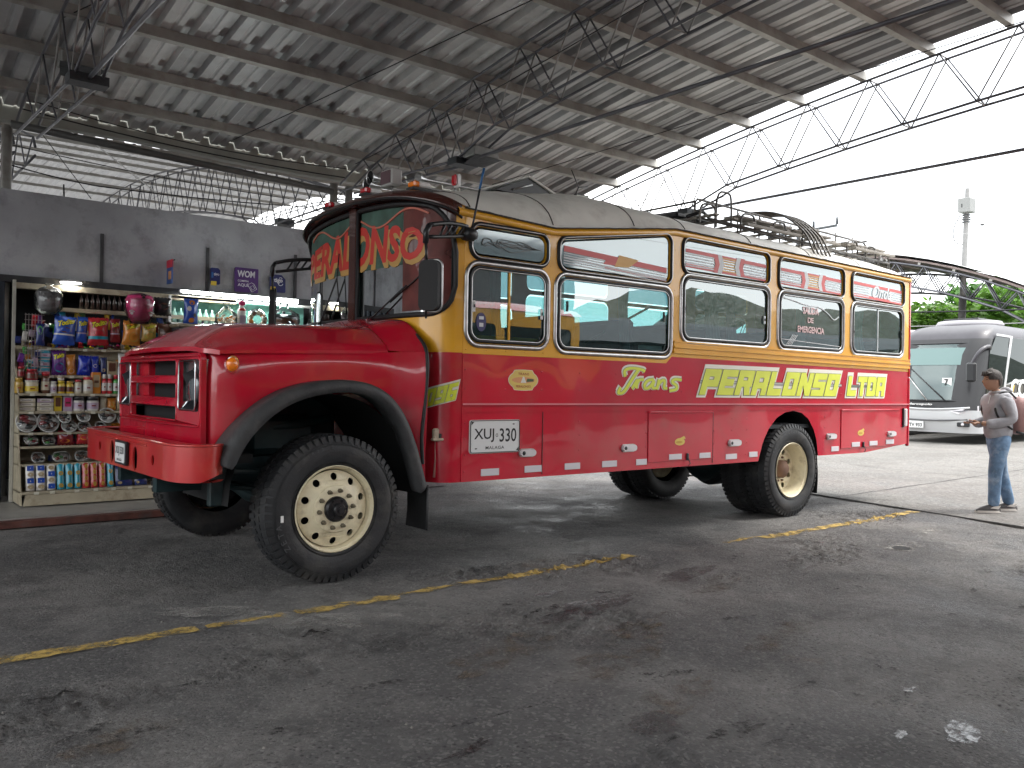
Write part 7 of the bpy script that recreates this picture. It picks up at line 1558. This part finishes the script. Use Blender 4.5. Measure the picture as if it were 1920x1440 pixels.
# hoodie
hv = [(0, 0, .82), (0, 0, 1.0), (-.005, 0, 1.18), (-.005, 0, 1.33), (-.015, 0, 1.40), (-.01, -.175, 1.335), (.05, -.225, 1.09), (-.17, -.16, 1.035), (-.225, -.125, 1.045), (-.01, .175, 1.335), (.035, .21, 1.09), (-.17, .14, 1.03), (-.225, .085, 1.045)]
he = [(0, 1), (1, 2), (2, 3), (3, 4), (3, 5), (5, 6), (6, 7), (7, 8), (3, 9), (9, 10), (10, 11), (11, 12)]
skin_obj('hoodie', hv, he, [(.175, .16), (.165, .155), (.18, .155), (.155, .13), (.09, .085), .085, .072, .062, .048, .085, .072, .062, .048], HOOD, pr_)
mb = MB(); mb.tube([(.07+.055*sin(a)*0+.01, .09*cos(a), 1.41+.035*sin(a)) for a in [pi*i/10 for i in range(11)]], [.03]*11, HOOD, 8); mb.tube([(.05*cos(a)*1.3-.01, .085*sin(a), 1.405+.012*cos(a)) for a in [2*pi*i/18 for i in range(18)]], .028, HOOD, 8, closed=True); e_ = mb.build('hood'); e_.parent = pr_
mb = MB(); mb.tube([(-.115, -.03, 1.37), (-.14, -.035, 1.28), (-.13, -.035, 1.2)], .004, WHITE, 4); mb.tube([(-.09, -.10, 1.02), (-.15, 0, 1.01), (-.09, .10, 1.02)], .01, HOOD, 5); e_ = mb.build('hoodie_pocket'); e_.parent = pr_
# jeans
jv = [(0, 0, .95), (0, 0, .87), (-.02, -.09, .80), (-.085, -.10, .48), (-.09, -.1, .28), (-.10, -.10, .06), (.03, .09, .80), (.09, .10, .48), (.15, .1, .28), (.208, .10, .06)]
je = [(0, 1), (1, 2), (2, 3), (3, 4), (4, 5), (1, 6), (6, 7), (7, 8), (8, 9)]
skin_obj('jeans', jv, je, [(.15, .15), (.155, .155), .115, .082, .072, .068, .115, .082, .072, .068], JEAN, pr_)
for (x, y) in ((-.10, -.10), (.21, .10)):
    mb = MB(); mb.grid(lambda a, b, x=x, y=y: (lambda t, r: (x+.075-.285*a, y+r*cos(b*pi)*-.048, .02+r*sin(b*pi)*(.085 if a < .35 else .085-.045*(a-.35)/.65)))(a, sin(pi*min(.97, max(.06, a)))**.35), 14, 10, SHOE)
    s_ = mb.build('shoe'); s_.parent = pr_; mb = MB(); mb.plate([ell(x-.068, y, .148, .052, 24)], lambda u, v: (u, v, .004), SOLE, thick=(0, 0, .026)); q = mb.build('sole'); q.parent = s_
    mb = MB(); mb.plate([[(x+.03, .05), (x+.06, .09), (x-.02, .08), (x-.06, .06)]], lambda u, v: (u, y-.050, v), SOLE, thick=(0, .005, 0)); q = mb.build('stripe'); q.parent = s_
# hands with fingers around the phone
def hand(cx, cy, cz, s):
    vs = [(cx, cy, cz), (cx-.045, cy-.003*s, cz+.004)]; ed = [(0, 1)]; rd = [(.026, .014), (.034, .014)]
    for i in range(4):
        k = len(vs); yy = cy+s*(-.030+.020*i); L = (.030, .034, .032, .026)[i]
        vs += [(cx-.060, yy*.8+cy*.2, cz+.0), (cx-.060-L, yy, cz-.010), (cx-.060-L*1.35, yy+s*.004, cz+.012)]; ed += [(1, k), (k, k+1), (k+1, k+2)]; rd += [.0105, .009, .0075]
    k = len(vs); vs += [(cx-.02, cy+s*.034, cz+.012), (cx-.052, cy+s*.040, cz+.026), (cx-.072, cy+s*.026, cz+.030)]; ed += [(0, k), (k, k+1), (k+1, k+2)]; rd += [.013, .011, .009]
    return skin_obj('hand', vs, ed, rd, SKIN, pr_, 1)
hand(-.262, -.098, 1.046, 1); hand(-.262, .058, 1.046, -1)
pr_.rotation_euler = (0, 0, radians(-39))
Rz = Matrix.Rotation(radians(-39), 4, 'Z'); base = Matrix.Translation(pr_.location) @ Rz
def placed(name, mb, lab, cat):
    o = mb.build(name); o.data.transform(base); recenter(o); return tag(o, lab, cat)
mb = MB(); mb.box(-.375, -.295, -.055, .012, 1.056, 1.066, BLKP, .003); mb.box(-.372, -.298, -.050, .008, 1.0665, 1.0675, mat('phone_case_red', (.25, .03, .05), .4)); placed('mobile_phone', mb, 'dark mobile phone held in the hands of the young man', 'phone')
bp = thing('backpack', 'dusty pink backpack with black straps on the back of the young man', 'backpack', tuple(base @ Vector((.2, 0, .98)))); BPM = mat('backpack_pink', (.30, .17, .16), .6, var=.2, bump=.3)
def bpart(mb, n): o = mb.build(n); o.data.transform(base); o.data.transform(Matrix.Translation(-bp.location)); o.parent = bp; return o
mb = MB(); mb.grid(lambda a, b: (lambda th, ph: (.215+.105*cos(ph)*abs(cos(th))**.6*(1 if cos(th) > 0 else -1), .155*cos(ph)**.5*abs(sin(th))**.7*(1 if sin(th) > 0 else -1), 1.14+.225*sin(ph)))(2*pi*a, pi*(.998*b+.001-.5)), 32, 16, BPM); bpart(mb, 'main_bag')
mb = MB(); mb.grid(lambda a, b: (lambda th, ph: (.295+.06*cos(ph)*cos(th), .12*cos(ph)**.5*sin(th), 1.04+.10*sin(ph)))(2*pi*a, pi*(.998*b+.001-.5)), 24, 10, BPM); bpart(mb, 'front_pocket')
mb = MB(); mb.tube([(.31, -.13, 1.10), (.325, 0, 1.11), (.31, .13, 1.10)], .007, BLKP, 5); mb.tube([(.14, -.12, .95), (.22, -.15, .93), (.28, -.06, .92)], .014, BLKP, 6); bpart(mb, 'zip')
for s in (-1, 1): mb = MB(); mb.tube(smoothpath([(.14, .11*s, 1.34), (.05, .125*s, 1.425), (-.07, .125*s, 1.395), (-.13, .13*s, 1.25), (-.09, .155*s, 1.10), (.08, .15*s, .98)], 2), .013, BLKP, 6); bpart(mb, 'shoulder_strap')
